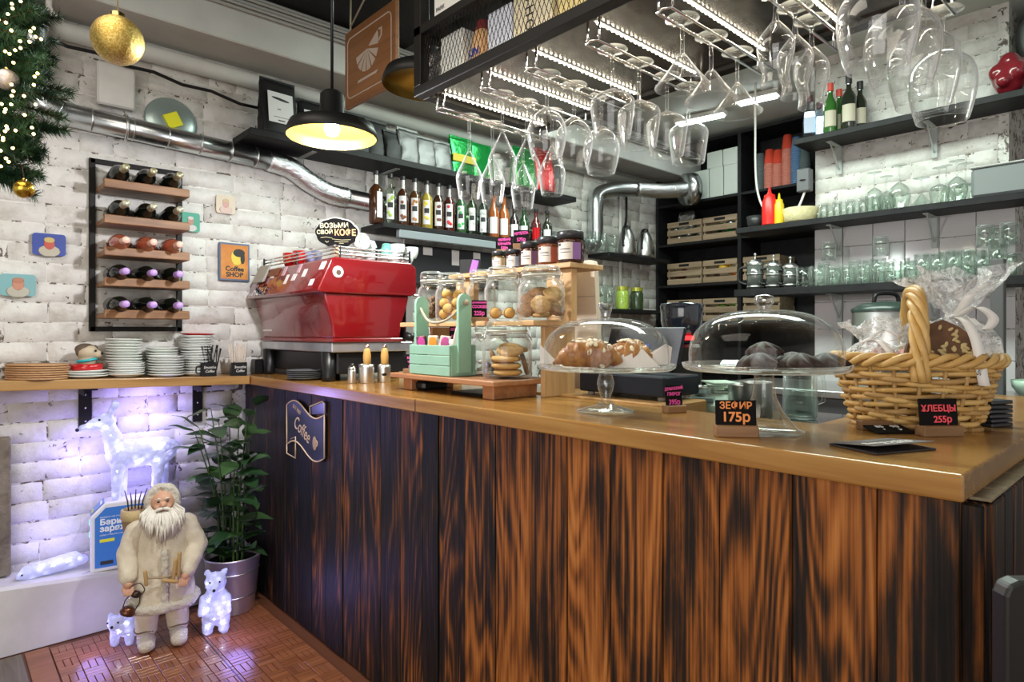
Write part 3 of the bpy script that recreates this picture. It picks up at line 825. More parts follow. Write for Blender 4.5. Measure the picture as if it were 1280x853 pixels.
for i, zt in enumerate(plz):
    up = i < 2
    pl = MB().cbox(-W/2+.022, -.172, zt-.024, W/2-.012, -.010, zt, .003).build('plank', mt['rackwood'], wrk)
    MB().cbox(-W/2+.022, -.186, zt-.024, W/2-.012, -.1725, zt+.014, .003).build('front_lip', mt['rackwood'], pl)
    kd, bm_, cm_ = kinds[i]
    for k in range(3):
        x = -W/2 + .085 + k*.105
        lab = 'wine %s, %s plank, %s' % (kd, rown[i], ['left', 'middle', 'right'][k])
        X = (wx0+wx1)/2 + x; Z = wz0 + zt
        t = thing('wine_bottle', lab, 'bottle', (X, 3.36, Z + .0385), 0, 'wine bottles in the rack')
        R = Matrix.Rotation(radians(90 - (3 if up else -.5)), 4, 'X')
        m1 = MB(); m1.xf = Matrix.Translation((0,.020,0)) @ R; m1.lathe(bot_prof + [(0,.262)], 20)
        m1.build('bottle', bm_, t)
        m2 = MB(); m2.xf = m1.xf; m2.lathe(cap_prof, 16); m2.build('capsule', cm_, t)
# ring holders under the planks (top two rows show the bottle bodies below)
for i in (0, 1, 2, 3, 4):
    for k in range(3):
        x = -W/2 + .085 + k*.105
        MB().tube([(x+.043*cos(a), -.127, plz[i]+.0385-.001+.043*sin(a)) for a in [pi+j*pi/10 for j in range(11)]], .0022, 6).build('holder_ring', mt['blackmetal'], wrk)

# ------------------------------------------------------------------ little pictures
def picture(px, py, w, h, label, cols, tilt=0):
    x, y, z = at_y(px, py, WY-.022)
    t = thing('picture_tile', label, 'picture', (x, y, z-h/2), 0, 'small portrait tiles on the brick wall')
    mb = MB(); poly = []
    rr = .012
    for cx, cz, a0 in ((w/2-rr, rr, -pi/2), (w/2-rr, h-rr, 0), (-w/2+rr, h-rr, pi/2), (-w/2+rr, rr, pi)):
        for k in range(5): poly.append((cx+rr*cos(a0+k*pi/8), cz+rr*sin(a0+k*pi/8)))
    mb.xf = Matrix.Rotation(pi/2, 4, 'X')
    mb.prism(poly, -.004, .004); mb.build('tile', cols[0], t)
    m = MB(); m.ball((0,-.0045,h*.20), w*.34, 14, 6, (1,.012,.62)); m.build('printed_shoulders', cols[1], t)
    m = MB(); m.ball((0,-.0050,h*.54), w*.17, 14, 6, (1,.02,1.3)); m.build('printed_face', cols[2], t)
    m = MB(); m.ball((0,-.0053,h*.71), w*.17, 14, 6, (1,.02,.6)); m.build('printed_hair', cols[3], t)
    return t
pm = lambda n, c: M(n, c, .5)
picture(61.5,306,.118,.094,'portrait tile with blue background left of the wine rack',(pm('t1',(.03,.06,.32)),pm('t2',(.46,.42,.33)),pm('t3',(.50,.08,.05)),pm('t4',(.55,.42,.14))))
picture(22.5,356.5,.120,.092,'portrait tile with teal background at far left',(pm('t5',(.20,.42,.44)),pm('t6',(.46,.44,.36)),pm('t7',(.55,.25,.16)),pm('t8',(.45,.20,.12))))
picture(238,278,.085,.095,'portrait tile with green background partly behind the wine rack',(pm('t9',(.06,.36,.24)),pm('t10',(.60,.58,.56)),pm('t11',(.48,.26,.18)),pm('t12',(.62,.60,.56))))
picture(282,256,.094,.094,'pale portrait tile with a pink face right of the wine rack',(pm('t13',(.62,.54,.42)),pm('t14',(.60,.45,.40)),pm('t15',(.56,.32,.28)),pm('t16',(.52,.40,.24))))
x, y, z = at_y(292.5, 328, WY-.022)
t = thing('coffee_shop_poster', 'orange poster reading coffee shop with a blue frame', 'poster', (x, y, z-.098), 0)
MB().cbox(-.077,-.008,0,.077,.006,.196,.004).build('frame', pm('blue_frame',(.10,.14,.22)), t)
MB().cbox(-.068,-.0095,.010,.068,-.006,.186,.001).build('print', M('orange_print',(.50,.16,.03),.6,col2=(.60,.26,.04),scale=14), t)
MB().ball((.01,-.0095,.122), .036, 14, 6, (.8,.02,1.15)).build('printed_face', pm('yellow_face',(.66,.52,.06)), t)
m = MB().ball((.022,-.0102,.146), .030, 14, 6, (1,.02,.7)).ball((.040,-.0102,.118), .014, 10, 6, (.8,.02,2.0)); m.build('printed_hair', mt['ink'], t)
txt(t, 'Coffee', .034, (0,-.0100,.062), ROT_Y, mt['ink'], bold=.0012)
txt(t, 'SHOP', .034, (0,-.0100,.032), ROT_Y, mt['ink'], bold=.0012)

# ------------------------------------------------------------------ hanging things near the ceiling
gold_in = M('gold_shade_inside', (.30,.19,.035), .35, .9)
def pendant(loc, label, lit, ceil=2.93):
    t = thing('pendant_lamp', label, 'lamp', loc, 0, 'pendant lamps over the bar')
    R = .152
    MB().lathe([(R,0),(R+.003,.004),(R,.022),(R*.93,.046),(.055,.068),(.042,.075),(.040,.150),(.026,.162),(.010,.166)], 40).build('shade', M('black_shade',(.010,.010,.010),.45, spec=.3), t)
    MB().lathe([(R-.001,.001),(R-.004,.018),(R*.92,.040),(.055,.062),(.046,.066),(0,.068)], 40).build('shade_lining', gold_in, t)
    MB().tube([(0,0,.16),(0,0,ceil-loc[2])], .0055, 8).build('cord', mt['black'], t)
    MB().lathe([(0,.006),(.018,.010),(.026,.028),(.022,.050),(.012,.072)], 16).build('bulb', emis('bulb_glow', (.86,.90,1.0), 120) if lit else mt['paper'], t)
    if lit:
        l = bpy.data.lights.new('pendant_light', 'POINT'); l.energy = 27; l.color = (.95,.96,1.0); l.shadow_soft_size = .03
        lo = bpy.data.objects.new('pendant_light', l); C.objects.link(lo); lo.parent = t; lo.location = (0,0,-.03)
    return t
pendant((1.02, 2.04, 1.975), 'lit black pendant lamp with golden inside over the counter', True)
pendant((1.275, 1.835, 2.165), 'unlit black pendant lamp with golden inside beside the wooden sign', False)

sx = 1.47
t = thing('hanging_sign', 'wooden sign with a citrus teacup emblem hanging on ropes', 'sign', (sx, 2.56, 2.39), 0)
mb = MB().cbox(-.011, -.225, -.02, .011, .225, .345, .003)
mb.build('board', wood('sign_board', (.20,.08,.025), (.28,.12,.04), (.34,.15,.055), 1, 24, .5, 0, .06), t)
sg = M('sign_print', (.55,.45,.36), .6)
def rrect(w0, w1, z0, z1, r, n=6):
    out = []
    for cy, cz, a0 in ((w1-r, z0+r, -pi/2), (w1-r, z1-r, 0), (w0+r, z1-r, pi/2), (w0+r, z0+r, pi)):
        for k in range(n+1): out.append((cy+r*cos(a0+k*pi/2/n), cz+r*sin(a0+k*pi/2/n)))
    return out
MB().tube([(-.0115, y, z) for y, z in rrect(-.195,.195,.02,.305,.03)], .0032, 6, True).build('border_line', sg, t)
mb = MB()
mb.xf = Matrix(((0,0,-1,0),(-1,0,0,0),(0,1,0,0),(0,0,0,1)))      # drawn in the plane of the board, u to the viewer's right
for k in range(6):
    a0 = pi*1.02 + k*pi/6.6 + .05; a1 = pi*1.02 + (k+1)*pi/6.6 - .05
    q = [(-.012, .205)] + [(-.012+.100*cos(a0+(a1-a0)*i/4), .205+.100*sin(a0+(a1-a0)*i/4)) for i in range(5)]
    mb.prism([(u, v-.0) for u, v in q], .0112, .0125)
mb.prism([(.0,.214),(.083,.198),(.088,.215),(.085,.245),(.078,.258)], .0112, .0125)
mb.prism([(-.10,.070),(.07,.070),(.085,.082),(-.09,.082)], .0112, .0125)
mb.prism([(.092,.205),(.118,.225),(.118,.262),(.090,.262),(.091,.254),(.108,.254),(.108,.230),(.092,.216)], .0112, .0125)
mb.build('citrus_cup_emblem', sg, t)
rope = M('rope', (.40,.34,.24), .8, bmp=.5, bscale=80)
MB().tube([(0,.19,.345),(0,.19,.40),(0,.185,.54)], .0045, 6).tube([(0,.19,.37),(0,-.02,.50),(0,-.19,.52)], .0045, 6).tube([(0,-.19,.345),(0,-.19,.54)], .0045, 6).build('rope', rope, t)

x, y, z = at_z(147, 50, 2.04) if False else (.343, 1.856, 2.04)
t = thing('golden_ball', 'golden glitter ball hanging at the upper left', 'bauble', (x, y, z))
MB().ball((0,0,0), .060, 32, 20).build('ball', M('gold_glitter', (.55,.36,.07), .30, .75, col2=(.80,.62,.22), scale=210, lo=.45, hi=.6, bmp=1.0, bscale=260, bdist=.002), t)
MB().lathe([(.016,.057),(.016,.068),(.009,.072),(0,.072)], 14).build('cap', M('gold_metal', (.62,.45,.14), .25, 1), t)
MB().tube([(0,0,.07),(0,0,2.93-z)], .0018, 6).build('cord', M('gold_cord', (.45,.33,.12), .6), t)

# ------------------------------------------------------------------ fir garland
gx, gy = .118, 1.846
gl_ = thing('fir_garland', 'green fir garland with warm fairy lights at the upper left edge', 'garland', (gx, gy, 1.70))
needle_mats = [M('fir_green', (.02,.075,.025), .6, col2=(.035,.11,.035), scale=30), M('fir_green_dark', (.012,.05,.02), .6)]
bark = M('twig_brown', (.06,.035,.02), .8)
rr = random.Random(5)
bulbs = MB(); bl = M('bulb_wire', (.03,.05,.03), .6)
ends = []
def sprig(p0, p1, n):
    mb = MB(); p0 = Vector(p0); p1 = Vector(p1); ax = (p1-p0); L = ax.length; ax.normalize()
    for i in range(n):
        t = rr.random()
        base = p0 + (p1-p0)*t
        a = Vector((rr.gauss(0,1), rr.gauss(0,1), rr.gauss(0,1))); a -= ax*a.dot(ax); a.normalize()
        d = (a*.9 + ax*rr.uniform(.3,.9)).normalized()*rr.uniform(.024,.040)*(1.1-.4*t)
        s = d.cross(ax).normalized()*.0011; q = d.cross(s).normalized()*.0011
        tip = base + d
        mb.add([tuple(base+s), tuple(base-s*.5+q), tuple(base-s*.5-q), tuple(tip)], [(0,1,3),(1,2,3),(2,0,3)])
    return mb
R3 = Vector((RT[0], RT[1], 0)); F3 = Vector((FW[0], FW[1], 0))
k = 0
for z, out, n in [(.48,.03,5),(.43,.08,5),(.385,.085,5),(.34,.11,6),(.29,.12,6),(.24,.125,6),(.19,.13,6),(.14,.12,6),(.09,.11,6),(.05,.09,6),(.01,.07,6),(-.03,.055,6)]:
    for j in range(n):
        a = rr.uniform(-.5,.5)
        base = R3*(-.06) + F3*rr.uniform(-.02,.03) + Vector((0,0,z+rr.uniform(-.02,.02)))
        tip = R3*(out*rr.uniform(.5,1.05)) + F3*rr.uniform(-.07,.06) + Vector((0,0,z+rr.uniform(-.06,.05)))
        br = MB().tube([base, (base+tip)/2, tip], [.004,.003,.0015], 5).build('branch', bark, gl_)
        nd = sprig(base, tip, 380).build('needles', needle_mats[k % 2], br); nd['kind'] = 'stuff'
        k += 1
mb = MB()
for i in range(70):
    z = rr.uniform(-.06,.40); w = .10*(1-abs(z-.18)/.6)
    p = R3*rr.uniform(.055, .085+w*.9) + F3*rr.uniform(-.135,-.10) + Vector((0,0,z))
    mb.ball(p, .0031, 8, 5)
o = mb.build('fairy_lights', emis('warm_fairy_light', (1.0,.62,.18), 9), gl_); o['kind'] = 'stuff'
MB().tube([R3*-.06 + Vector((0,0,.95)), R3*-.06 + Vector((0,0,.4)), R3*-.06 + Vector((0,0,-.06))], .007, 6).build('main_stem', bark, gl_)
def bauble(px, py, d, r, label, mat):
    u = (px-640)/FPX; x = d*(FW[0]+RT[0]*u); y = d*(FW[1]+RT[1]*u); z = H+(415-py)/FPX*d
    t = thing('bauble', label, 'bauble', (x, y, z))
    MB().ball((0,0,0), r, 24, 14).build('ball', mat, t)
    MB().lathe([(r*.28,r*.94),(r*.28,r*1.15),(r*.12,r*1.22),(0,r*1.22)], 12).build('cap', M('gold_cap_metal', (.6,.45,.15), .25, 1), t)
    MB().tube([(0,0,r*1.2),(-.004,.003,r*1.2+.03)], .001, 5).build('thread', bark, t)
bauble(30, 236.5, 1.42, .0205, 'small golden bauble hanging below the fir garland', M('gold_bauble', (.62,.40,.05), .22, .85))
bauble(9, 100, 1.40, .0230, 'pinkish silver glitter bauble in the fir garland', M('silver_glitter', (.50,.44,.42), .35, .5, col2=(.8,.75,.74), scale=200, bmp=.8, bscale=220, bdist=.002))
# ------------------------------------------------------------------ hanging glass rack over the bar
GX0, GX1, GY0, GY1, GZ = 1.10, 1.66, -.05, 1.654, 2.03
gr = thing('glass_rack', 'black hanging bar rack with wire mesh front and lit glass rails', 'rack', (1.38, .8, GZ))
def gp(name, x0, y0, z0, x1, y1, z1, mat=mt['blackmetal'], c=.002):
    return MB().cbox(x0-1.38, y0-.8, z0-GZ, x1-1.38, y1-.8, z1-GZ, c).build(name, mat, gr)
gp('bottom_sheet', GX0+.034, GY0+.03, GZ+.012, GX1-.03, GY1-.034, GZ+.016, mt['rackpanel'])
gp('frame_bar', GX0, GY0, GZ, GX0+.035, GY1, GZ+.03)
gp('frame_bar', GX1-.035, GY0, GZ, GX1, GY1, GZ+.03)
gp('frame_bar', GX0+.035, GY1-.035, GZ, GX1-.035, GY1, GZ+.03)
gp('frame_bar', GX0, GY0, GZ+.185, GX0+.03, GY1, GZ+.213)
gp('frame_bar', GX1-.03, GY0, GZ+.185, GX1, GY1, GZ+.213)
gp('frame_bar', GX0+.03, GY1-.03, GZ+.185, GX1-.03, GY1, GZ+.213)
gp('shelf_sheet', GX0+.03, GY0, GZ+.196, GX1-.03, GY1-.03, GZ+.2)
for x in (GX0, GX1-.035):
    gp('post', x, GY1-.036, GZ+.03, x+.035, GY1, 2.925)
    gp('post', x, GY0, GZ+.03, x+.035, GY0+.035, 2.925)
# diamond wire mesh on the front
mb = MB(); zA, zB = GZ+.028, GZ+.187; hgt = zB-zA; run = hgt*.42; step = .0165
y = GY0 - run
while y < GY1-.03:
    for s in (1, -1):
        ya, yb = (y, y+run) if s > 0 else (y+run, y)
        a = Vector((GX0+.012-1.38, ya-.8, zA-GZ)); b = Vector((GX0+.0135-1.38, yb-.8, zB-GZ))
        lo, hi = GY0+.03-.8, GY1-.034-.8
        t0, t1 = 0., 1.
        dyv = b.y-a.y
        for lim, sg_ in ((lo, 1), (hi, -1)):
            ta = (lim-a.y)/dyv
            if (dyv > 0) == (sg_ > 0): t0 = max(t0, ta)
            else: t1 = min(t1, ta)
        if t1 - t0 > .05: mb.tube([a.lerp(b, t0), a.lerp(b, t1)], .0011, 4)
    y += step
o = mb.build('wire_mesh', mt['blackmetal'], gr); o['kind'] = 'stuff'
lt = gp('inner_lamp_strip', GX0+.0355, GY0+.05, GZ+.0165, GX0+.0425, GY1-.05, GZ+.0205, emis('inner_lamp', (1.0,.90,.72), 12), .001)
# rails for the feet of the glasses with a string of small lamps above each
RY = [1.58, 1.365, 1.18, .97, .77, .58, .375]
led = emis('warm_white_led', (1.0, .90, .68), 60)
RZ = 1.985
for k, ry in enumerate(RY):
    mb = MB()
    for s in (-1, 1):
        yy = ry + s*.0175
        mb.tube([(1.145-1.38, yy-.8, RZ-GZ), (1.62-1.38, yy-.8, RZ-GZ)], .0033, 8)
    mb.tube([(1.145-1.38, ry-.0175-.8, RZ-GZ), (1.138-1.38, ry-.8, RZ-GZ), (1.145-1.38, ry+.0175-.8, RZ-GZ)], .0033, 8)
    for xx in (1.150, 1.60):
        for s in (-1, 1):
            mb.tube([(xx-1.38, ry+s*.0175-.8, RZ-GZ), (xx-1.38, ry+s*.0175-.8, .014)], .003, 6)
    rl = mb.build('glass_rail', mt['chrome'], gr)
    mb = MB()
    for i in range(24):
        mb.cbox(1.165+i*.0185-1.38, ry-.0025-.8, .0045, 1.165+i*.0185+.005-1.38, ry+.0025-.8, .0085, .0008)
    MB().cbox(1.155-1.38, ry-.005-.8, .0085, 1.615-1.38, ry+.005-.8, .0118, .0005).build('lamp_tape', mt['paper'], rl)
    o = mb.build('small_lamps', led, rl); o['kind'] = 'stuff'

# stem glasses, drawn upside down: z = 0 at the foot (top), negative towards the rim
def stemware(kind):
    if kind == 'tulip':   bowl = [(.0045,-.108),(.008,-.118),(.026,-.155),(.0415,-.190),(.0395,-.220),(.033,-.262)]; foot = .034
    elif kind == 'round': bowl = [(.0045,-.088),(.016,-.096),(.040,-.118),(.052,-.150),(.050,-.185),(.040,-.226)]; foot = .036
    elif kind == 'wide':  bowl = [(.0045,-.095),(.022,-.104),(.046,-.118),(.054,-.132),(.051,-.165),(.044,-.215)]; foot = .036
    elif kind == 'martini': bowl = [(.0045,-.078),(.010,-.083),(.034,-.118),(.060,-.150)]; foot = .036
    elif kind == 'beer':  bowl = [(.006,-.060),(.016,-.072),(.032,-.094),(.0365,-.115),(.031,-.145),(.0255,-.168),(.029,-.192)]; foot = .036
    else:                 bowl = [(.005,-.085),(.030,-.094),(.056,-.120),(.0635,-.155),(.059,-.195),(.049,-.235)]; foot = .038
    P = smoothpath([(r, 0, z) for r, z in bowl], 4)
    outer = [(0,0),(foot,0),(foot+.001,-.0012),(foot*.5,-.005),(.006,-.010),(.0042,-.02),(.004,bowl[0][1]*.6)] + [(p.x, p.z) for p in P]
    inner = [(max(p.x-.0012, .0), p.z) for p in reversed(P)]
    inner[-1] = (0, P[0].z-.006)
    inner = [q for q in inner if q[1] <= P[0].z-.004] + [(0, P[0].z-.005)]
    rim = outer[-1]
    prof = outer + [(rim[0]-.0005, rim[1]-.0009)] + inner
    return MB().lathe(prof, 32).mesh('stem_glass')
SG = {k: stemware(k) for k in ('tulip','round','wide','martini','beer','snifter')}
for q in SG.values(): q.materials.append(mt['rackglass'])
names = {'tulip':'tulip wine glass','round':'round-bowled wine glass','wide':'wide-shouldered wine glass','martini':'martini glass','beer':'curved tulip beer glass','snifter':'big balloon wine glass'}
rails = [('tulip', [1.262,1.360,1.500]), ('tulip', [1.213,1.310,1.42]), ('round', [1.208,1.316,1.435]), ('wide', [1.222,1.330,1.455,1.56]), ('martini', [1.214,1.336,1.458]), ('beer', [1.255,1.345,1.43]), ('snifter', [1.195,1.330,1.465,1.60])]
wide_at_back = {(0,1):'wide',(2,2):'wide'}
for k, (kind, xs_) in enumerate(rails):
    for i, x in enumerate(xs_):
        o = link('stem_glass', SG[kind], None, (x, RY[k], RZ+.0048))
        o.rotation_euler = (0,0,random.uniform(0,6))
        tag(o, 'upturned %s on the %s glass rail, %s from the guests' % (names[kind], ORD[k], ORD[i]), 'glass', 'stem glasses hanging in the rack')

# packages lying in the rack behind the mesh
def pack(name, label, cat, x0, x1, ya, yb, z0, z1, mat):
    return tag(MB().cbox(-(x1-x0)/2, -(ya-yb)/2, 0, (x1-x0)/2, (ya-yb)/2, z1-z0, .004).build(name, mat, None, ((x0+x1)/2, (ya+yb)/2, z0)), label, cat)
z0 = GZ+.0165
crk = M('crinkled_silver', (.6,.6,.58), .22, .9, bmp=.9, bscale=35, bdist=.01)
def ry_(px): return at_x(px, 80, 1.13)[1]
o = tag(pouch_mesh(.10,.05,.15,31,.006).build('foil_bag', crk, None, (1.176, ry_(533), z0)), 'silver crinkled foil bag at the corner of the rack', 'bag'); o.rotation_euler = (0,0,-pi/2)
o = pack('white_carton', 'white carton behind the wire mesh left of the orange bottle', 'carton', 1.146, 1.21, ry_(545), ry_(572), z0, z0+.155, mt['white'])
t = thing('paper_bottle', 'orange printed bottle with red cap behind the wire mesh', 'bottle', (1.182, ry_(586), z0), -pi/2)
MB().lathe([(0,0),(.030,0),(.032,.01),(.032,.105),(.024,.128),(.016,.135),(.016,.140)], 20).build('bottle', M('orange_paper', (.70,.38,.16), .5, col2=(.80,.55,.30), scale=18), t)
MB().lathe([(0,.134),(.022,.134),(.017,.160),(0,.160)], 16, smooth=False).build('cap', M('brick_red', (.30,.03,.03), .5), t)
txt(t, 'UN', .030, (0,-.0335,.062), ROT_Y, M('blue_ink', (.03,.05,.35), .5), bold=.001)
txt(t, 'DF', .030, (0,-.0335,.032), ROT_Y, M('blue_ink2', (.03,.05,.35), .5), bold=.001)
o = pack('white_carton', 'white carton behind the wire mesh right of the orange bottle', 'carton', 1.150, 1.27, ry_(602), ry_(632), z0, z0+.150, M('bluish_white_card', (.70,.74,.85), .5))
t = thing('lettered_box', 'cream box with tall dark vertical letters behind the mesh', 'box', (1.206, (ry_(634)+ry_(682))/2, z0), -pi/2)
w = ry_(634)-ry_(682)
MB().cbox(-w/2, -.055, 0, w/2, .08, .16, .003).build('box', M('cream_card', (.80,.72,.52), .55), t)
for k, ch in enumerate('ПОНД'):
    txt(t, ch, .040, (-.004, -.0562, .022+.037*k), ROT_Y @ Matrix.Rotation(pi/2, 3, 'Z'), mt['ink'])
t2 = tag(MB().ball((0,0,.018), .026, 18, 9, (1,1,.7)).build('violet_ball', M('violet_plastic', (.45,.03,.62), .4), None, (1.172, ry_(633)+.004, z0)), 'violet ball lying at the foot of the mesh', 'ball')
o = pack('yellow_carton', 'pale yellow carton behind the mesh at the top edge of the photo', 'carton', 1.150, 1.31, ry_(690), ry_(745), z0, z0+.150, M('yellow_card', (.80,.66,.30), .5))
o = pack('white_carton', 'long white carton behind the mesh at the top edge', 'carton', 1.150, 1.31, ry_(750), ry_(840), z0, z0+.150, mt['paper'])
t = thing('white_box', 'white box with small print standing on top of the rack', 'box', (1.20, at_x(556, 10, 1.13)[1], GZ+.2135), -pi/2)
MB().cbox(-.07, -.06, 0, .07, .06, .22, .003).build('box', mt['paper'], t)
txt(t, 'PARK', .018, (-.035, -.0612, .045), ROT_Y, mt['ink'])
# ------------------------------------------------------------------ coffee machine
MX, MY = 1.20, 2.53        # lower left front edge of the hood and its near end
ML, MD = .83, .50
cmx = thing('coffee_machine', 'glossy red espresso machine at the far end of the bar', 'coffee machine', (MX, MY, 1.081))
def sect(prof, y0, y1, name, mat, rnd=.0):
    # profile in (x, z), extruded along y
    mb = MB(); n = len(prof)
    mb.xf = Matrix(((1,0,0,0),(0,0,-1,0),(0,1,0,0),(0,0,0,1)))
    mb.prism([(x, z) for x, z in prof], -y1, -y0)
    o = mb.build(name, mat, cmx)
    if rnd:
        b = o.modifiers.new('b', 'BEVEL'); b.width = rnd; b.segments = 4; b.limit_method = 'ANGLE'; b.angle_limit = radians(25)
        for p in o.data.polygons: p.use_smooth = True
    return o
hood = sect([(.000,.400),(.005,.388),(.47,.388),(.50,.400),(.50,.520),(.47,.545),(.08,.545),(.062,.535)], 0, ML, 'hood', mt['red'], .018)
body = sect([(.035,.392),(.048,.33),(.070,.26),(.078,.20),(.078,.188),(.42,.188),(.42,.2),(.43,.26),(.455,.33),(.47,.392)], .015, ML-.015, 'body', mt['red'], .012)
MB().cbox(.070,.01,.172,.432,ML-.01,.190,.004).build('bottom_rail', mt['red'], cmx)
MB().cbox(.075,.02,.128,.49,ML-.02,.172,.004).build('drip_tray', M('veined_steel', (.50,.51,.53), .25, .7, col2=(.30,.30,.31), scale=5), cmx)
MB().cbox(.11,.04,.03,.48,ML-.04,.128,.006).build('base', mt['black'], cmx)
for y in (.05, ML-.11):
    for x in (.09, .42):
        MB().lathe([(0,0),(.030,0),(.028,.02),(.034,.13),(0,.13)], 18, (x+.0, y+.03, 0)).build('foot', mt['black'], cmx)
# cup rails on top
for k in range(3):
    z = .562 + k*.016
    MB().tube(smoothpath([(.085, ML-.02, z), (.085, .06, z), (.115, .03, z), (.48, .03, z)], 4), .0042, 8).build('cup_rail', mt['chrome'], cmx)
for x, y in ((.085, ML-.02), (.085, .40), (.118, .03), (.30, .03), (.48, .03)):
    MB().cyl(x, y, .543, .605, .005, 8).build('rail_post', mt['black'], cmx)
# stickers on the sloping front
sl_ = math.atan2(.062, .135)
SM = Matrix.Translation((.031, 0, .4675)) @ Matrix.Rotation(sl_, 4, 'Y')
stk = MB()
for k, (y, z, w, h, col) in enumerate([(.70,.035,.018,.055,'p'),(.60,.045,.022,.05,'p'),(.47,.050,.02,.05,'r'),(.40,.00,.018,.05,'p'),(.30,.05,.018,.045,'r'),(.32,.005,.025,.035,'p'),(.22,.02,.022,.04,'p'),(.06,.045,.028,.04,'p'),(.10,-.035,.024,.032,'p')]):
    mb = MB(); mb.xf = SM; mb.cbox(-.0022, y-w, z-h/2, .0006, y+w*.6, z+h/2, .0005)
    mb.build('sticker', mt['paper'] if col == 'p' else M('pinkish_sticker', (.62,.40,.45), .6), cmx)
mb = MB(); mb.xf = SM; mb.lathe([(0,0)], 3) if False else None
mb.xf = Matrix.Translation((.092, -.001, .480)) @ Matrix.Rotation(pi/2, 4, 'X'); mb.lathe([(0,0),(.025,0),(.025,.003),(0,.003)], 24, smooth=False)
sk = mb.build('round_sticker', mt['white'], cmx)
mb = MB(); mb.xf = Matrix.Translation((.094, -.0042, .477)) @ Matrix.Rotation(pi/2, 4, 'X'); mb.lathe([(0,0),(.012,0),(.012,.001),(0,.001)], 18, smooth=False); mb.build('printed_eye', M('brown_print', (.10,.06,.04), .6), sk)
mb = MB(); mb.xf = SM; mb.cbox(-.004, ML-.30, .03, -.0005, ML-.17, .075, .002); mb.build('brown_patch', M('brown_leather', (.22,.07,.03), .6), cmx)
mb = MB(); mb.xf = SM; mb.cbox(-.012, ML-.16, .00, -.004, ML-.02, .10, .002); mb.build('paper_note', M('crumpled_note', (.42,.40,.34), .7, bmp=.6, bscale=30), cmx)
lg = txt(cmx, 'Atlas', .085, (0,0,0), ROT_X, mt['chrome'], name='chrome_badge', ex=.003, shear=.3, bold=.0015)
lg.matrix_local = SM @ Matrix.Translation((-.004, ML-.16, -.045)) @ ROT_X.to_4x4()
MB().cbox(.0735,.09,.245,.0785,.14,.275,.001).build('rating_plate', mt['paper'], cmx)
MB().cbox(.0735,ML-.15,.222,.0785,ML-.03,.232,.001).build('rating_strip', mt['paper'], cmx)
# group heads, steam wand and portafilter on the barista's side
for y in (.22, .60):
    g = MB().cyl(.52, y, .27, .33, .036, 20).build('group_head', mt['chrome'], cmx)
    MB().tube([(.53,y,.265),(.60,y,.262),(.68,y,.255)], [.010,.013,.012], 10).build('portafilter_handle', mt['black'], g)
MB().tube(smoothpath([(.50,.05,.40),(.56,.04,.38),(.58,.03,.30),(.60,.02,.16)], 5), .006, 8).build('steam_wand', mt['chrome'], cmx)
MB().tube([(.43,-.012,.20),(.47,-.035,.19)], .02, 12).build('steam_knob', mt['black'], cmx)
MB().box(.46,.03,.10,.50,ML-.03,.39).build('rear_plate', mt['steel'], cmx)

# cups on the machine
def cup_mb(r=.036, h=.055, wall=.003):
    return MB().lathe([(0,0),(r*.6,0),(r*.72,.004),(r*.95,h*.5),(r,h),(r-wall,h),(r*.9-wall,h*.5),(r*.6,.006),(0,.006)], 20)
def cup(label, loc, mat, r=.036, h=.055, handle=True, rx=0, rz=0, group='cups on the coffee machine'):
    t = thing('coffee_cup', label, 'cup', loc, rz, group)
    t.rotation_euler = (rx, 0, rz)
    cup_mb(r, h).build('cup', mat, t)
    if handle: MB().tube([(r*.92+.020*sin(a), 0, h*.55+.018*cos(a)) for a in [pi*i/8 for i in range(9)]], .0035, 6).build('handle', mat, t)
    return t
mz = 1.081 + .5455
mint = M('mint_ceramic', (.20,.55,.45), .2)
def on_m(px, yy): return at_y(px, 300, yy)[0]
cup('red cup at the left end of the machine top', (MX+.15, MY+.62, mz), mt['redcup'], .042, .075, False)
cup('red cup beside the cloud-shaped sign', (MX+.15, MY+.50, mz), mt['redcup'], .042, .075, True, 0, 3.5)
cup('lilac cup behind the machine rail', (MX+.15, MY+.36, mz), M('lilac_ceramic', (.36,.38,.62), .25), .040, .062, False)
cup('white cup lying on its side next to the cloud sign', (on_m(445,MY+.10), MY+.10, mz+.080), mt['white'], .037, .055, False, radians(80), .2)
cup('white upturned cup right of the lying one', (on_m(462,MY+.13), MY+.13, mz+.105), mt['white'], .036, .055, False, pi, 0)
cup('mint cup tipped behind the machine rail', (on_m(483,MY+.15), MY+.15, mz+.040), mint, .036, .055, True, radians(25), 2.0)
cup('white cup with a handle near the right end of the machine', (on_m(497,MY+.12), MY+.12, mz+.045), mt['white'], .036, .055, True, 0, .4)
cup('white cup at the right end of the machine top', (on_m(514,MY+.14), MY+.14, mz+.040), mt['white'], .036, .055, False, 0, 0)
for k, px in enumerate((447, 462, 478, 493, 508)):
    cup('white cup of the lower layer on the machine, %s from the left' % ORD[k], (on_m(px,MY+.085+.02*(k%2)), MY+.085+.02*(k%2), mz), mt['white'], .034, .040, False)

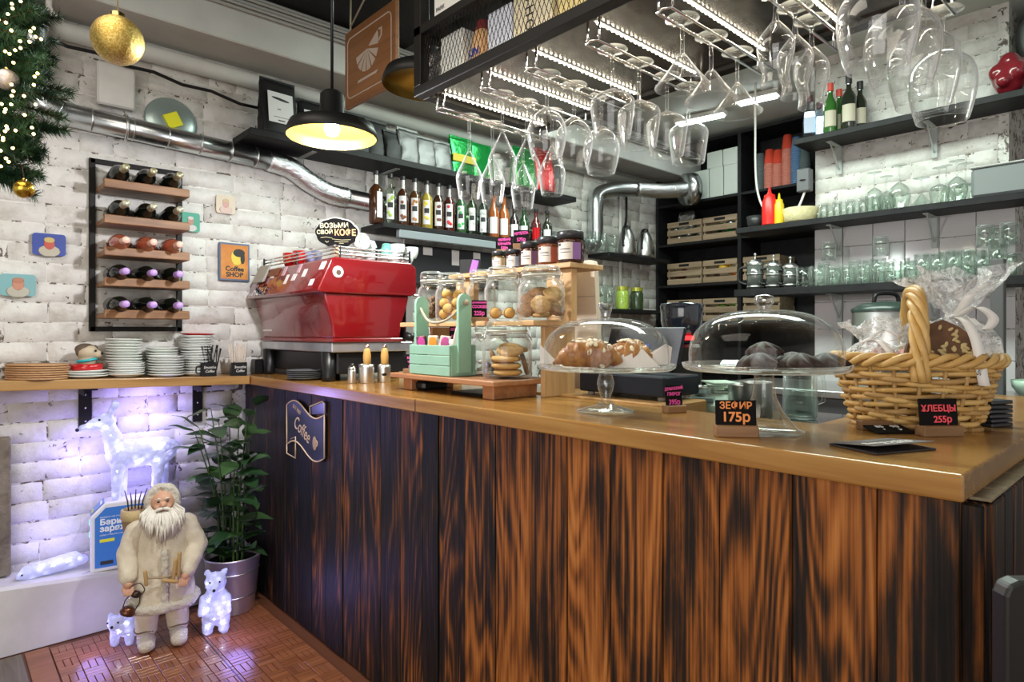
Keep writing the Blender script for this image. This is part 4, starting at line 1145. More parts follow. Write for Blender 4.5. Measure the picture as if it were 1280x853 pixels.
# cloud-shaped sign
x, y, z = at_x(412, 303, MX+.10)
t = thing('cloud_sign', 'black cloud-shaped sign with chalk writing on the coffee machine', 'sign', (MX+.135, y, mz), face_cam(MX+.1, y))
poly = []
for i in range(72):
    a = 2*pi*i/72
    k = 1 + .045*abs(sin(4.5*a+.4))
    poly.append((.090*k*cos(a), .064*k*sin(a) + .118))
mb = MB(); mb.xf = Matrix.Rotation(pi/2, 4, 'X'); mb.prism(poly, -.003, .003); mb.build('cloud_board', mt['board'], t)
mb = MB(); mb.xf = Matrix.Rotation(pi/2, 4, 'X') @ Matrix.Translation((.003,.002,-.0035)); mb.prism([(x*1.03, (z-.118)*1.04+.118) for x, z in poly], -.002, .0005); mb.build('pale_edge', mt['paper'], t)
MB().cbox(-.008,-.002,0,.008,.004,.07,.001).build('stick', mt['pine'], t)
cy_ = M('cream_chalk', (.66,.58,.34), .7)
txt(t, 'ВОЗЬМИ', .029, (-.012,-.0036,.150), ROT_Y @ Matrix.Rotation(.06,3,'Z'), cy_, bold=.0006)
txt(t, 'СВОЙ', .024, (-.052,-.0036,.119), ROT_Y @ Matrix.Rotation(.06,3,'Z'), cy_, bold=.0005)
txt(t, 'КОФЕ', .039, (.036,-.0036,.120), ROT_Y @ Matrix.Rotation(.03,3,'Z'), M('tan_chalk', (.72,.36,.16), .7), bold=.001, sx=.86)
mb = MB()
for (u0, u1, v, c) in ((-.07,-.02,.094,.004),(-.02,.06,.090,-.003),(-.01,.05,.080,-.002),(-.05,-.035,.080,-.006),(.01,.03,.072,0)):
    mb.tube([(u0,-.0036,v),((u0+u1)/2,-.0036,v+c),(u1,-.0036,v)], .0011, 5)
o = mb.build('chalk_strokes', cy_, t); o['kind'] = 'stuff'

# saucers under the machine, black cups and steel pots beside it
for k in range(5):
    x, y, z = at_x(372, 455, 1.245)
    o = MB().lathe([(0,0),(.04,0),(.078,.009),(.080,.011),(.076,.011),(.04,.004),(0,.004)], 28).build('saucer', M('dark_grey_ceramic', (.16,.17,.17), .3), None, (1.255, 2.78, 1.081+k*.0085))
    tag(o, 'dark grey saucer under the coffee machine, %s from the bottom' % ORD[k], 'saucer', 'saucers under the coffee machine')
cx_, cy2, _ = at_z(412, 472, 1.08)
for k in range(4):
    o = MB().lathe([(0,0),(.030,0),(.041,.085),(.0425,.087),(.0425,.090),(.039,.090),(.028,.004),(0,.004)], 24).build('paper_cup', mt['black'], None, (cx_+.02, cy2+.02, 1.0805 + k*.030))
    o.rotation_euler = (pi, 0, 0); o.location.z += .09
    tag(o, 'upturned black paper cup, %s from the bottom of the stack by the machine' % ORD[k], 'cup', 'black paper cups by the machine')
def steel_pot(px, py, r, h, label, lid=False, name='steel_shaker', cat='shaker'):
    x, y, z = at_z(px, py, 1.08)
    t = thing(name, label, cat, (x, y, 1.0805))
    MB().lathe([(0,0),(r,0),(r+.001,.003),(r,h*.78),(r*.97,h),(0 if lid else r*.9,h)] + ([] if lid else [(r*.9,.006),(0,.006)]), 24).build('body', mt['steel'], t)
    return t
t = steel_pot(440, 479.5, .017, .060, 'small steel dispenser beside the black cups', True)
MB().lathe([(.018,.058),(.014,.072),(.005,.076),(.004,.085),(0,.086)], 16).build('lid', mt['chrome'], t)
t = steel_pot(458, 479, .033, .080, 'steel pot holding a brush by the coffee machine')
t = steel_pot(480, 478, .028, .076, 'steel pot with a dark hole mark near the mint crate')
MB().ball((-.012,-.027,.035), .013, 12, 6, (1.2,.12,.5)).build('dark_mark', mt['black'], t)
bw = M('yellow_wood', (.62,.36,.10), .5)
for px, label in ((458, 'wooden-handled brush in the left steel pot'), (480, 'wooden-handled brush in the right steel pot')):
    x, y, z = at_z(px, 479 if px < 470 else 478, 1.08)
    t = thing('barista_brush', label, 'brush', (x+.003, y, 1.088), 0)
    MB().lathe([(0,.0),(.006,.0),(.006,.065),(.012,.066),(.016,.072),(.017,.11),(.013,.135),(.010,.14),(0,.14)], 14).build('handle', bw, t)
    MB().lathe([(0,.138),(.009,.138),(.009,.152),(.005,.158),(0,.16)], 12).build('metal_cap', mt['chrome'], t)

# ------------------------------------------------------------------ price tags
def price_tag(label, loc, rz, w, h, lines, mat, standw=None, sh=.018, sd=.026, name='price_tag'):
    t = thing(name, label, 'price tag', loc, rz, 'chalk price tags')
    sw = standw or w*1.06
    MB().cbox(-sw/2, -sd/2, 0, sw/2, sd/2, sh, .0015).build('stand', mt['stand'], t)
    b = MB(); b.xf = Matrix.Translation((0,0,sh-.006)) @ Matrix.Rotation(radians(-6), 4, 'X'); b.cbox(-w/2, -.0015, 0, w/2, .0015, h, .0006)
    b.build('chalkboard', mt['board'], t)
    R = Matrix.Rotation(radians(-6), 4, 'X')
    for s, size, v, kw in lines:
        p = Matrix.Translation((0,0,sh-.006)) @ R @ Vector((kw.get('u',0), -.0024, v))
        txt(t, s, size, p, R.to_3x3() @ ROT_Y @ Matrix.Rotation(kw.get('rot',0),3,'Z'), kw.get('mat', mat), sx=kw.get('sx',1), bold=kw.get('b',.0004))
    return t
x, y, z = at_z(920, 546, 1.08)
price_tag('price tag lettered orange 175 in front of the chocolate meringues', (x, y, 1.0802), -.86, .083, .058, [('ЗЕФИР', .020, .046, {'sx':.98}), ('175р', .028, .022, {'sx':1.0,'b':.0007})], mt['orange'], .086, .024, .028)
x, y, z = at_z(843, 516, 1.08)
price_tag('price tag lettered pink 395 beside the croissant stand', (x, y, 1.0802), -.42, .052, .060, [('ДОМАШНИЙ', .0105, .051, {'sx':.86,'rot':.06}), ('ПИРОГ', .0125, .036, {}), ('395р', .019, .014, {'sx':.9})], mt['pink'], .060, .020, .030)
x, y, z = at_z(1174, 545, 1.08)
price_tag('price tag lettered coral 255 in front of the wicker basket', (x, y, 1.0802), -.66, .086, .062, [('ХЛЕБЦЫ', .0185, .041, {}), ('255р', .0195, .018, {'u':.008})], mt['coral'], .088, .022, .03)

# lying tag and the folded menu
x, y, z = at_z(1098, 537, 1.08)
t = thing('fallen_price_tag', 'price tag lying on its back before the basket', 'price tag', (x, y, 1.0802), -.70)
MB().cbox(-.045,-.012,0,.045,.012,.020,.001).build('stand', mt['stand'], t)
mb = MB(); mb.xf = Matrix.Translation((0,-.012,.010)) @ Matrix.Rotation(radians(9),4,'X'); mb.cbox(-.043,-.055,-.0015,.043,0,.0015,.0005); mb.build('chalkboard', mt['board'], t)
Rz = Matrix.Rotation(radians(9),3,'X')
txt(t, '85   90', .019, (.0,-.030,.0108), Rz, mt['chalk'], bold=.0003)
txt(t, 'г       р', .014, (.0,-.050,.0080), Rz, mt['chalk'])
x, y, z = at_z(1102, 560, 1.08)
t = thing('folded_menu', 'dark folded menu with white print on the near worktop corner', 'menu', (x, y, 1.0802), -.40)
MB().cbox(-.075,-.052,0,.075,.052,.0035,.001).build('back_cover', M('dark_card', (.035,.03,.03), .5), t)
mb = MB(); mb.xf = Matrix.Translation((0,.052,.0045)) @ Matrix.Rotation(radians(-6),4,'X'); mb.cbox(-.075,-.102,0,.075,0,.0012,.0004); mb.build('front_cover', M('grey_card', (.13,.12,.13), .45), t)
RM = Matrix.Rotation(radians(-6),3,'X')
txt(t, 'Smoothie', .030, (-.01,-.018,.0142), RM, mt['chalk'], shear=.3, bold=.0005)
txt(t, '& Coffee', .019, (-.005,-.037,.0162), RM, mt['chalk'], shear=.3)
mb = MB(); mb.xf = Matrix.Translation((0,.052,.0058)) @ Matrix.Rotation(radians(-6),4,'X')
for k in range(3): mb.tube([(-.05+.01*k,-.002-.01*k,.0004),(-.01,-.028-.006*k,.0004),(.06,-.020-.008*k,.0004)], .0006, 4)
o = mb.build('printed_lines', M('pale_grey_print', (.4,.4,.4), .5), t); o['kind'] = 'stuff'
# ------------------------------------------------------------------ display riser with jars
rs = thing('display_riser', 'stepped pine display riser for jars behind the cookies', 'riser', (1.60, 1.80, 1.0805))
def rb(name, x0, y0, z0, x1, y1, z1, mat=mt['pinex']): return MB().cbox(x0-1.60, y0-1.80, z0-1.0805, x1-1.60, y1-1.80, z1-1.0805, .002).build(name, mat, rs)
rb('side_panel', 1.50, 1.478, 1.0805, 1.655, 1.496, 1.318, mt['pine'])
rb('side_panel', 1.50, 2.12, 1.0805, 1.655, 2.138, 1.318, mt['pine'])
rb('side_panel', 1.635, 1.478, 1.338, 1.665, 1.60, 1.522, mt['pine'])
rb('side_panel', 1.635, 2.02, 1.338, 1.665, 2.138, 1.522, mt['pine'])
rb('lower_shelf', 1.435, 1.462, 1.320, 1.657, 2.26, 1.338)
rb('upper_shelf', 1.612, 1.462, 1.523, 1.79, 2.16, 1.541)

# low reddish board on two feet
lb_ = thing('low_serving_board', 'reddish wooden serving board on two feet at the front of the bar', 'board', (1.42, 1.80, 1.0805))
MB().cbox(-.130, -.305, .045, .130, .305, .063, .003).build('board_top', mt['redwood'], lb_)
for y in (-.27, .20):
    MB().cbox(-.10, y, 0, .10, y+.055, .0445, .003).build('foot', mt['redwood'], lb_)
BT = 1.0805+.063

# swing-top jars
def jar_mesh(r, h):
    o = [(0,0),(r*.86,0),(r*.97,.006),(r,.018),(r,h*.58),(r*.93,h*.66),(r*.78,h*.715),(r*.76,h*.73),(r*.80,h*.745),(r*.80,h*.80)]
    i = [(r*.77,h*.80),(r*.73,h*.73),(r*.90,h*.655),(r*.965,h*.58),(r*.965,.022),(r*.9,.010),(0,.010)]
    return MB().lathe(o+i, 36)
def jar_lid(r, h):
    return MB().lathe([(0,h*.985),(r*.55,h*.985),(r*.60,h*1.0),(r*.74,h*.985),(r*.80,h*.955),(r*.82,h*.90),(r*.80,h*.845),(r*.80,h*.835),(0,h*.835)], 36)
rubber = M('pale_rubber_ring', (.58,.56,.46), .5)
def jar(label, loc, r, h, rz=0):
    t = thing('swing_top_jar', label, 'jar', loc, rz, 'swing-top glass jars')
    jar_mesh(r, h).build('glass_body', mt['jarglass'], t)
    l = jar_lid(r, h).build('glass_lid', mt['greenglass'], t)
    MB().lathe([(r*.79,h*.803),(r*.83,h*.805),(r*.83,h*.832),(r*.79,h*.834)], 32).build('rubber_ring', rubber, t)
    MB().tube([(r*.81*cos(a), r*.81*sin(a), h*.775) for a in [i*2*pi/32 for i in range(32)]], .0016, 6, True).build('wire_band', mt['chrome'], t)
    MB().tube([(r*.85*cos(a), r*.85*sin(a), h*.90) for a in [i*2*pi/32 for i in range(32)]], .0016, 6, True).build('wire_band', mt['chrome'], t)
    for s in (-1, 1):
        MB().tube(smoothpath([(s*r*.83,-.006,h*.90),(s*(r*.90),-.010,h*.86),(s*r*.92,-.012,h*.76),(s*r*.98,-.01,h*.66),(s*r*.93,.010,h*.74),(s*r*.83,.008,h*.775)], 3), .0016, 6).build('wire_clip', mt['chrome'], t)
    return t
def cookie_mesh(r, th, seed):
    rr = random.Random(seed); mb = MB()
    ph = [rr.uniform(0,6) for _ in range(4)]
    mb.lathe([(0,0),(r*.8,0),(r*.98,th*.3),(r,th*.5),(r*.9,th*.85),(r*.5,th*1.05),(0,th*1.08)], 18, fn=lambda t, z: 1+.035*sin(3*t+ph[0])+.03*sin(5*t+ph[1])+.02*sin(9*t+ph[2]+z*300))
    return mb.mesh('cookie')
oat = M('oat_cookie', (.38,.20,.06), .85, col2=(.58,.37,.15), scale=55, bmp=1, bscale=60, bdist=.006)
brown = M('brown_cookie', (.17,.075,.025), .85, col2=(.30,.15,.06), scale=45, bmp=1, bscale=50, bdist=.006)
golden = M('golden_cookie', (.55,.30,.08), .75, col2=(.66,.42,.15), scale=22, bmp=.5, bscale=40)
ck = [cookie_mesh(.036, .014, i) for i in range(4)]
ckm = {}
def cookie(loc, rot, mat, label, s=1):
    key = (random.randrange(4), mat.name)
    if key not in ckm:
        me = ck[key[0]].copy(); me.materials.append(mat); ckm[key] = me
    o = link('cookie', ckm[key], None, loc); o.rotation_euler = rot; o.scale = (s,s,s)
    return tag(o, label, 'cookie', 'cookies in the glass jars')
SZ = 1.3385
def jx(px, X): return at_x(px, 360, X)[1]
# jars on the lower shelf of the riser, left to right
JX = 1.525
jars = {}
y = jx(676.5, JX); jars['oat'] = (JX, y)
jar('big swing-top jar of oat cookies on the riser', (JX, y, SZ), .079, .186, -.5)
a = face_cam(JX, y)
def loc_in(jx_, jy_, z, u, d, w):      # u to the viewer's right, d towards the viewer
    rt = (cos(a), sin(a)); fr = (sin(a), -cos(a))
    return (jx_ + rt[0]*u + fr[0]*d, jy_ + rt[1]*u + fr[1]*d, z + w)
E_ = [(.0,.045,.050,1.15,oat,'front oat cookie leaning on the jar glass'),(-.046,.012,.035,.9,brown,'brown oat cookie at the left of the riser jar'),(.040,.020,.085,.8,oat,'oat cookie leaning at the upper right of the riser jar'),(.046,.012,.030,.5,brown,'brown oat cookie at the right of the riser jar'),(-.008,-.015,.092,.5,brown,'brown oat cookie at the top of the riser jar'),(.0,.02,.012,.1,oat,'flat oat cookie at the bottom of the riser jar'),(-.035,-.03,.070,.8,brown,'brown oat cookie at the back of the riser jar'),(.03,-.035,.05,.6,oat,'oat cookie at the back of the riser jar')]
for u, d, w, tl, mat, lab in E_:
    cookie(loc_in(JX, y, SZ, u, d, w), (tl, u*6, a), mat, lab, .98)
def nut_mesh(): return MB().ball((0,0,0), .0215, 16, 10, (1,.82,.9)).mesh('nut_cookie')
nut = M('walnut_shaped_cookie', (.55,.29,.06), .6, col2=(.68,.42,.12), scale=16, bmp=.4, bscale=40)
nm = nut_mesh(); nm.materials.append(nut)
def nuts(cx, cy, z, pts, where):
    aa = face_cam(cx, cy); rt = (cos(aa), sin(aa)); fr = (sin(aa), -cos(aa))
    for k, (u, d, w) in enumerate(pts):
        t = thing('nut_cookie', 'walnut-shaped cookie, %s in the jar %s' % (ORD[k], where), 'cookie', (cx+rt[0]*u+fr[0]*d, cy+rt[1]*u+fr[1]*d, z+w), random.uniform(-.4,.4), 'walnut-shaped cookies')
        link('half_shell', nm, t)
        MB().tube([(.0217*cos(q), 0, .0195*sin(q)) for q in [i*2*pi/20 for i in range(20)]], .0016, 5, True).build('seam', brown, t)
yd = jx(628, JX+.012); jar('swing-top jar with two walnut-shaped cookies left of the oat cookies', (JX+.012, yd, SZ), .066, .200, -.4)
nuts(JX+.012, yd, SZ, [(-.024,.030,.030),(.026,.030,.030),(-.030,-.022,.031),(.020,-.025,.031)], 'left of the oat cookies')
yc = jx(602, JX+.02); jar('swing-top jar half hidden behind the cookies tag', (JX+.020, yc, SZ), .055, .198, 0)
yb = jx(565, JX); jar('swing-top jar full of walnut-shaped cookies behind the mint crate', (JX-.005, yb, SZ), .062, .196, -.3)
nuts(JX-.005, yb, SZ, [(-.030,.024,.031),(.016,.030,.031),(-.026,.026,.074),(.020,.024,.076),(-.012,.034,.054),(.032,-.01,.05),(-.018,.012,.112),(.024,.0,.108),(-.02,-.025,.04),(.0,-.03,.085)], 'behind the mint crate')
ya = jx(541, JX); jar('swing-top jar of dark crumbs at the left end of the riser', (JX-.005, ya, SZ), .058, .210, .3)
crumb = MB()
for k in range(60):
    rr = random.uniform(0,.040); q = random.uniform(0,6.28)
    crumb.ball((rr*cos(q), rr*sin(q), random.uniform(.022,.10)), random.uniform(.008,.012), 7, 5)
o = tag(crumb.build('dark_crumbs', M('dark_crumb', (.12,.06,.025), .8, col2=(.22,.12,.05), scale=60, bmp=.6), None, (JX-.005, ya, SZ)), 'heap of dark sugared crumbs in the leftmost riser jar', 'crumbs'); o['kind'] = 'stuff'
# tag of the cookies
p = at_x(600, 400, 1.455)
price_tag('price tag reading COOKIES 225 on the riser shelf', (1.452, p[1], SZ+.0002), -.62, .055, .068, [('домашние', .0105, .060, {'sx':.95}), ('COOKIES', .0155, .044, {'sx':.80,'b':.0006}), ('225р', .0215, .020, {'sx':.85,'b':.0006})], mt['pink'], .066, .014, .020)

# jars on the serving board
fx, fy = 1.425, 1.58
jar('swing-top jar of stacked golden cookies on the serving board', (fx, fy, BT), .084, .195, -.55)
a = face_cam(fx, fy)
for k, (u, d, w, tl, s, mat, lab) in enumerate([(.004,.020,.012,.03,1.35,golden,'bottom golden cookie of the stack in the front jar'),(.0,.022,.034,.02,1.38,golden,'second golden cookie of the stack in the front jar'),(-.003,.022,.058,.03,1.38,golden,'third golden cookie of the stack in the front jar'),(.010,.015,.088,.42,1.30,oat,'chocolate chip cookie leaning on top of the front stack'),(-.048,-.01,.050,1.25,1.2,brown,'brown cookie standing at the left of the front jar'),(.052,.0,.045,1.3,1.1,brown,'dark cookie standing at the right of the front jar'),(.03,-.030,.095,.6,1.2,golden,'golden cookie at the top right of the front jar')]):
    cookie(loc_in(fx, fy, BT, u, d, w), (tl if k < 4 else 0, (tl if k in (4,5) else 0.25*(k==6)), a), mat, lab, s)
gx_, gy_ = 1.485, 1.735
jar('swing-top jar of wrapped sweets between mint crate and front jar', (gx_, gy_, BT), .070, .185, .2)
aa = a; a = face_cam(gx_, gy_)
sw = M('brown_sweet', (.07,.04,.03), .4); swp = M('sweet_wrapper', (.68,.62,.55), .4)
for k in range(9):
    u, d = random.uniform(-.038,.038), random.uniform(-.03,.04)
    o = MB().cbox(-.022,-.010,-.006,.022,.010,.006,.003).build('wrapped_sweet', sw if k % 2 else swp, None, loc_in(gx_, gy_, BT, u, d, .022 + .0125*(k//3)))
    o.rotation_euler = (random.uniform(-.2,.2), random.uniform(-.2,.2), random.uniform(0,3))
    tag(o, 'wrapped sweet in the jar beside the mint crate', 'sweet', 'wrapped sweets in the jar')
# honey jars on the upper riser shelf
def honey(px, r, h, c1, lcol, label, X=1.66):
    x, y = X, jx(px, X)
    t = thing('honey_jar', label, 'jar', (x, y, 1.5415), face_cam(x, y) - .12, 'honey jars on top of the riser')
    MB().lathe([(0,0),(r*.94,0),(r,.004),(r,h*.66),(r*.86,h*.75),(r*.84,h*.78),(0,h*.78)], 26).build('jar', M('honey', c1, .07, coat=1), t)
    MB().lathe([(r*.93,h*.76),(r*.97,h*.765),(r*.97,h*.985),(r*.93,h),(0,h)], 26, fn=lambda q, z: 1+.012*cos(q*24)).build('lid', mt['cap'], t)
    lb = label_mb(r, h*.10, h*.62, -.9, .28, .0006, 10).build('label', M('cream_label', (.68,.60,.52), .6), t)
    label_mb(r, h*.10, h*.62, .28, .95, .0006, 6).build('coloured_label', M('label_colour', lcol, .6), t)
    label_mb(r, h*.52, h*.60, -.85, -.62, .0012, 3).build('printed_mark', mt['ink'], lb)
    label_mb(r, h*.40, h*.44, -.7, .1, .0012, 5).build('printed_line', M('grey_ink', (.2,.18,.17), .6), lb)
    label_mb(r, h*.31, h*.325, -.75, .15, .0012, 5).build('printed_line', mt['ink'], lb)
dk = (.045,.012,.006)
honey(713, .048, .112, dk, (.27,.13,.36), 'honey jar with a violet label at the right of the row')
honey(686, .042, .105, (.16,.035,.010), (.46,.10,.05), 'honey jar with a brick-red label in the row')
honey(662, .036, .098, dk, (.16,.08,.18), 'honey jar with a dark plum label in the row')
honey(642, .030, .075, dk, (.45,.50,.62), 'small honey jar with a blue-spotted label', 1.645)
honey(624, .030, .075, (.10,.05,.01), (.62,.46,.26), 'small honey jar with a golden label at the left of the row', 1.640)
p = jx(626, 1.715)
price_tag('three-line pink salted caramel price tag on top of the riser', (1.735, p, 1.5415), -.75, .062, .058, [('СОЛЁНАЯ', .0135, .047, {'sx':.78,'b':.0006,'rot':.08}), ('КАРАМЕЛЬ', .0135, .030, {'sx':.72,'b':.0006,'rot':.06}), ('535р', .017, .012, {'sx':.8,'b':.0006})], mt['pink'], .066, .098, .022)
p = jx(647, 1.715)
price_tag('two-line pink price tag reading 575 on top of the riser', (1.735, p, 1.5415), -.75, .062, .062, [('НУТЕЛЛА', .0150, .048, {'sx':.78,'b':.0006,'rot':.12}), ('575р', .020, .022, {'sx':.85,'b':.0006,'rot':.08})], mt['pink'], .066, .112, .022)

# mint crate with rope handle and its wrapped bars
gc = thing('mint_crate', 'mint painted wooden carrier with rope handle on the serving board', 'crate', (1.365, 1.868, BT+.0005))
cl, cw = .124, .055     # half length along y, half width along x
for k in range(3):
    for s in (-1, 1):
        MB().cbox(s*cw-.004, -cl, .002+k*.036, s*cw+.004, cl, .002+k*.036+.034, .0015).build('slat', mt['green'], gc)
MB().cbox(-cw+.005, -cl+.006, 0, cw-.005, cl-.006, .006, .001).build('bottom', mt['green'], gc)
for s in (-1, 1):
    MB().cbox(-cw+.0045, s*(cl-.006)-.006, .001, cw-.0045, s*(cl-.006)+.006, .110, .0015).build('end_board', mt['green'], gc)
    mb = MB(); mb.xf = Matrix.Translation((0, s*(cl+.006), 0)) @ Matrix.Rotation(pi/2, 4, 'X')
    mb.prism([(-.028,.012),(.028,.012),(.028,.262)] + [(.028*cos(q), .262+.028*sin(q)) for q in [i*pi/8 for i in range(1,8)]] + [(-.028,.262)], -.006, .006)
    mb.build('upright', mt['green'], gc)
    MB().ball((0, s*(cl+.018), .258), .011, 10, 6).build('rope_knot', rope, gc)
MB().tube(smoothpath([(-.006,-cl-.014,.258),(-.012,-cl*.6,.210),(-.014,0,.190),(-.012,cl*.6,.200),(-.006,cl+.014,.258)], 6), .005, 8).build('rope_handle', rope, gc)
bar_c = [((.55,.05,.28),'magenta'),((.80,.30,.02),'orange'),((.60,.08,.30),'pink'),((.66,.55,.40),'kraft')]
for k, (c, nm_) in enumerate(bar_c):
    y = 1.868 + .085 - k*.052
    t = thing('wrapped_bar', '%s labelled bar standing in the mint crate' % nm_, 'snack bar', (1.350, y, BT+.008), -1.0 + .1*k, 'bars in the mint crate')
    h = .135 if k < 3 else .175
    b_ = MB(); b_.xf = Matrix.Rotation(.12*(k-1), 4, 'Y'); b_.cbox(-.020,-.006,0,.020,.006,h,.004); b_.build('bar', M('bar_wrap', (.62,.55,.46) if k != 0 else (.06,.03,.03), .3, coat=.5), t)
    m2 = MB(); m2.xf = b_.xf
    if k < 3: m2.ball((0,-.0065,h*.80), .016, 14, 6, (1,.06,1.5)); m2.build('oval_label', M('oval_label', c, .5), t)
    else: m2.cbox(-.017,-.0075,.05,.017,-.0055,h*.92,.0004); m2.build('paper_label', M('bar_label', (.72,.64,.54), .6), t)
wr_ = M('clear_wrapper', (.75,.73,.70), .15, .2, bmp=.9, bscale=40, bdist=.01)
for k in range(3):
    o = pouch_mesh(.05,.03,.085,50+k,.006).build('wrapped_sweet_bag', wr_, None, (1.375+.012*k, 1.80+.055*k, BT+.045))
    o.rotation_euler = (0,0,-1.2); tag(o, 'small clear sweet bag at the back of the mint crate, %s from the right' % ORD[k], 'bag')
p = at_x(514, 466, 1.33)
price_tag('small pink-lettered price tag left of the mint crate', (1.345, p[1]+.022, BT+.0005), -.85, .050, .060, [('БАТОН', .0125, .046, {'sx':.8,'b':.0005}), ('ЧИКИ', .0125, .030, {'sx':.8,'b':.0005}), ('105р', .014, .012, {'sx':.8,'b':.0005})], mt['pink'], .058, .016, .03)
p = at_x(551, 400, 1.46)
price_tag('narrow price tag behind the rope handle of the mint crate', (1.465, 1.93, BT+.0005), -.85, .034, .078, [('КЕЙК', .013, .066, {'sx':.7,'b':.0006}), ('115р', .013, .040, {'sx':.7,'b':.0006})], mt['pink'], .038, .105, .02)
# small glass dispenser with fluffy tufts left of the crate
t = thing('glass_dispenser', 'small glass bottle with wrapped top left of the mint crate', 'bottle', (1.40, 2.06, BT+.0005), 0)
MB().lathe([(0,0),(.026,0),(.028,.05),(.020,.075),(.012,.09),(.013,.10),(0,.10)], 20).build('bottle', M('cloudy_glass', (.55,.56,.54), .12, coat=.6), t)
MB().ball((0,0,.125), .024, 12, 8, (1,1,1.2)).build('wrapped_top', wr_, t)

# dark scanner under the board, cream panel and register behind
o = tag(MB().cbox(-.06,-.05,0,.06,.05,.036,.010).build('card_terminal', mt['black'], None, (1.40, 2.0, 1.0805)), 'black card terminal tucked under the serving board', 'terminal')
o = tag(MB().cbox(-.08,-.10,0,.08,.10,.010,.004).build('black_folder', mt['black'], None, (1.43, 1.70, 1.0805)), 'flat black folder under the serving board', 'folder')
t = thing('cream_panel', 'cream leaning panel behind the pine riser', 'panel', (1.86, 1.60, 1.035), -pi/2)
mb = MB(); mb.xf = Matrix.Rotation(pi/2, 4, 'X')
mb.prism([(-.20,.0),(.075,.0),(.045,.52),(.038,.535),(.02,.54),(-.20,.54)], -.012, .012); mb.build('panel', mt['cream'], t)
MB().cbox(-.20,-.0135,.40,.052,-.0118,.402,.0003).build('fold_line', M('tan_line', (.40,.32,.24), .6), t)

# wooden block behind the counter and the cash register on it
t = thing('black_holder', 'black leaflet holder with a violet tag behind the jars', 'holder', (1.70, jx(588, 1.70), 1.5415), -.8)
MB().cbox(-.045,-.02,0,.045,.02,.07,.003).build('holder', mt['black'], t)
m_ = MB(); m_.xf = Matrix.Translation((.01,-.022,.004)) @ Matrix.Rotation(.25,4,'Y'); m_.cbox(-.014,-.001,0,.014,.001,.062,.0003); m_.build('violet_tag', M('violet_tag', (.34,.12,.50), .6), t)
wbk = tag(MB().cbox(-.11,-.275,0,.11,.275,.05,.004).build('wooden_block', mt['topx'], None, (1.685, 1.325, 1.0365)), 'yellow wooden beam behind the croissant stand', 'block')
rg = thing('cash_register', 'dark cash register behind the croissant stand', 'cash register', (1.72, 1.26, 1.088), 0)
MB().cbox(-.10,-.17,.012,.10,.17,.075,.005).build('drawer', mt['navy'], rg)
for sx_ in (-.07,.07):
    for sy_ in (-.14,.14): MB().cyl(sx_, sy_, 0, .013, .012, 12).build('foot', M('grey_foot',(.3,.3,.28),.5), rg)
sc_ = MB(); sc_.xf = Matrix.Translation((0,0,.075)) @ Matrix.Rotation(radians(20),4,'Y'); sc_.cbox(-.008,-.15,.03,.008,.15,.16,.004); sc_.build('screen', mt['navy'], rg)
MB().cbox(-.02,-.03,.074,.02,.03,.12,.004).build('screen_foot', mt['navy'], rg)
s2 = MB(); s2.xf = sc_.xf; s2.cbox(-.0095,-.03,.075,-.008,.06,.10,.0003); s2.build('blue_sticker', M('blue_sticker', (.05,.07,.50), .5), rg)

# ------------------------------------------------------------------ cake stands
def stand(label, loc, pr, pz, base_r, dome_r, dome_h, stem, knob, rim):
    t = thing('cake_stand', label, 'cake stand', loc, 0, 'glass cake stands')
    MB().lathe([(0,0),(base_r,0),(base_r+.001,.004),(base_r*.85,.008)] + stem + [(0,pz-.004)], 36).build('foot', mt['standglass'], t)
    MB().lathe([(0,pz-.004),(pr*.6,pz-.003),(pr*.96,pz-.001),(pr,pz+.004),(pr+.003,pz+.014),(pr-.003,pz+.014),(pr*.95,pz+.005),(0,pz+.003)], 64, fn=(lambda q, z: 1+(.012*cos(q*44) if z > pz+.003 else 0)) if rim else None).build('plate', mt['standglass'], t)
    return t
def dome(label, loc, r, h, knob):
    t = thing('glass_dome', label, 'glass dome', loc, 0, 'glass domes of the cake stands')
    P = [(r,0),(r,h*.25)] + [(r*cos(q)**.72 if cos(q) > 0 else 0, h*(.25+.75*sin(q)**.95)) for q in [i*pi/2/12 for i in range(1,12)]] + [(.016,h*1.0)]
    I = [(max(a_-.003,.0), b_-.003) for a_, b_ in reversed(P[:-1])]
    I[-1] = (r-.003, 0); I = [(0,h-.003)] + I + [(r,0)]
    MB().lathe(P + [(0,h)], 48).build('bell', mt['domeglass'], t)
    MB().lathe([(q[0], q[1]+h) for q in knob], 24).build('knob', mt['knobglass'], t)
    return t
mt['standglass'] = glass('cake_stand_glass', (.94,.96,.94), 1.5, .9, .09, 2.2, .5)
mt['domeglass'] = glass('dome_glass', (.985,.99,.985), 1.5, .8, .018, 3.4, .14)
mt['knobglass'] = glass('knob_glass', (.80,.82,.80), 1.5, 1.0, .25, 2.5, .4)
s1 = at_z(757, 515, 1.08); s2_ = at_z(955, 540, 1.08)
PZ1, PZ2 = .118, .136
stand('glass cake stand with croissants, its plate edge beaded', (s1[0], s1[1], 1.0802), .185, PZ1, .077, .17, .14, [(.028,.018),(.014,.030),(.013,.040),(.021,.062),(.024,.080),(.019,.098),(.016,.106),(.024,.113)], None, True)
dome('clear glass dome with a tapered knob over the croissants', (s1[0], s1[1], 1.0802+PZ1+.0145), .170, .125, [(0,0),(.014,0),(.013,.006),(.020,.036),(.021,.040),(0,.040)])
stand('plain glass cake stand with chocolate meringues on a fluted foot', (s2_[0], s2_[1], 1.0802), .172, PZ2, .082, .16, .11, [(.060,.020),(.040,.045),(.026,.075),(.021,.105),(.020,.122),(.030,.131)], None, False)
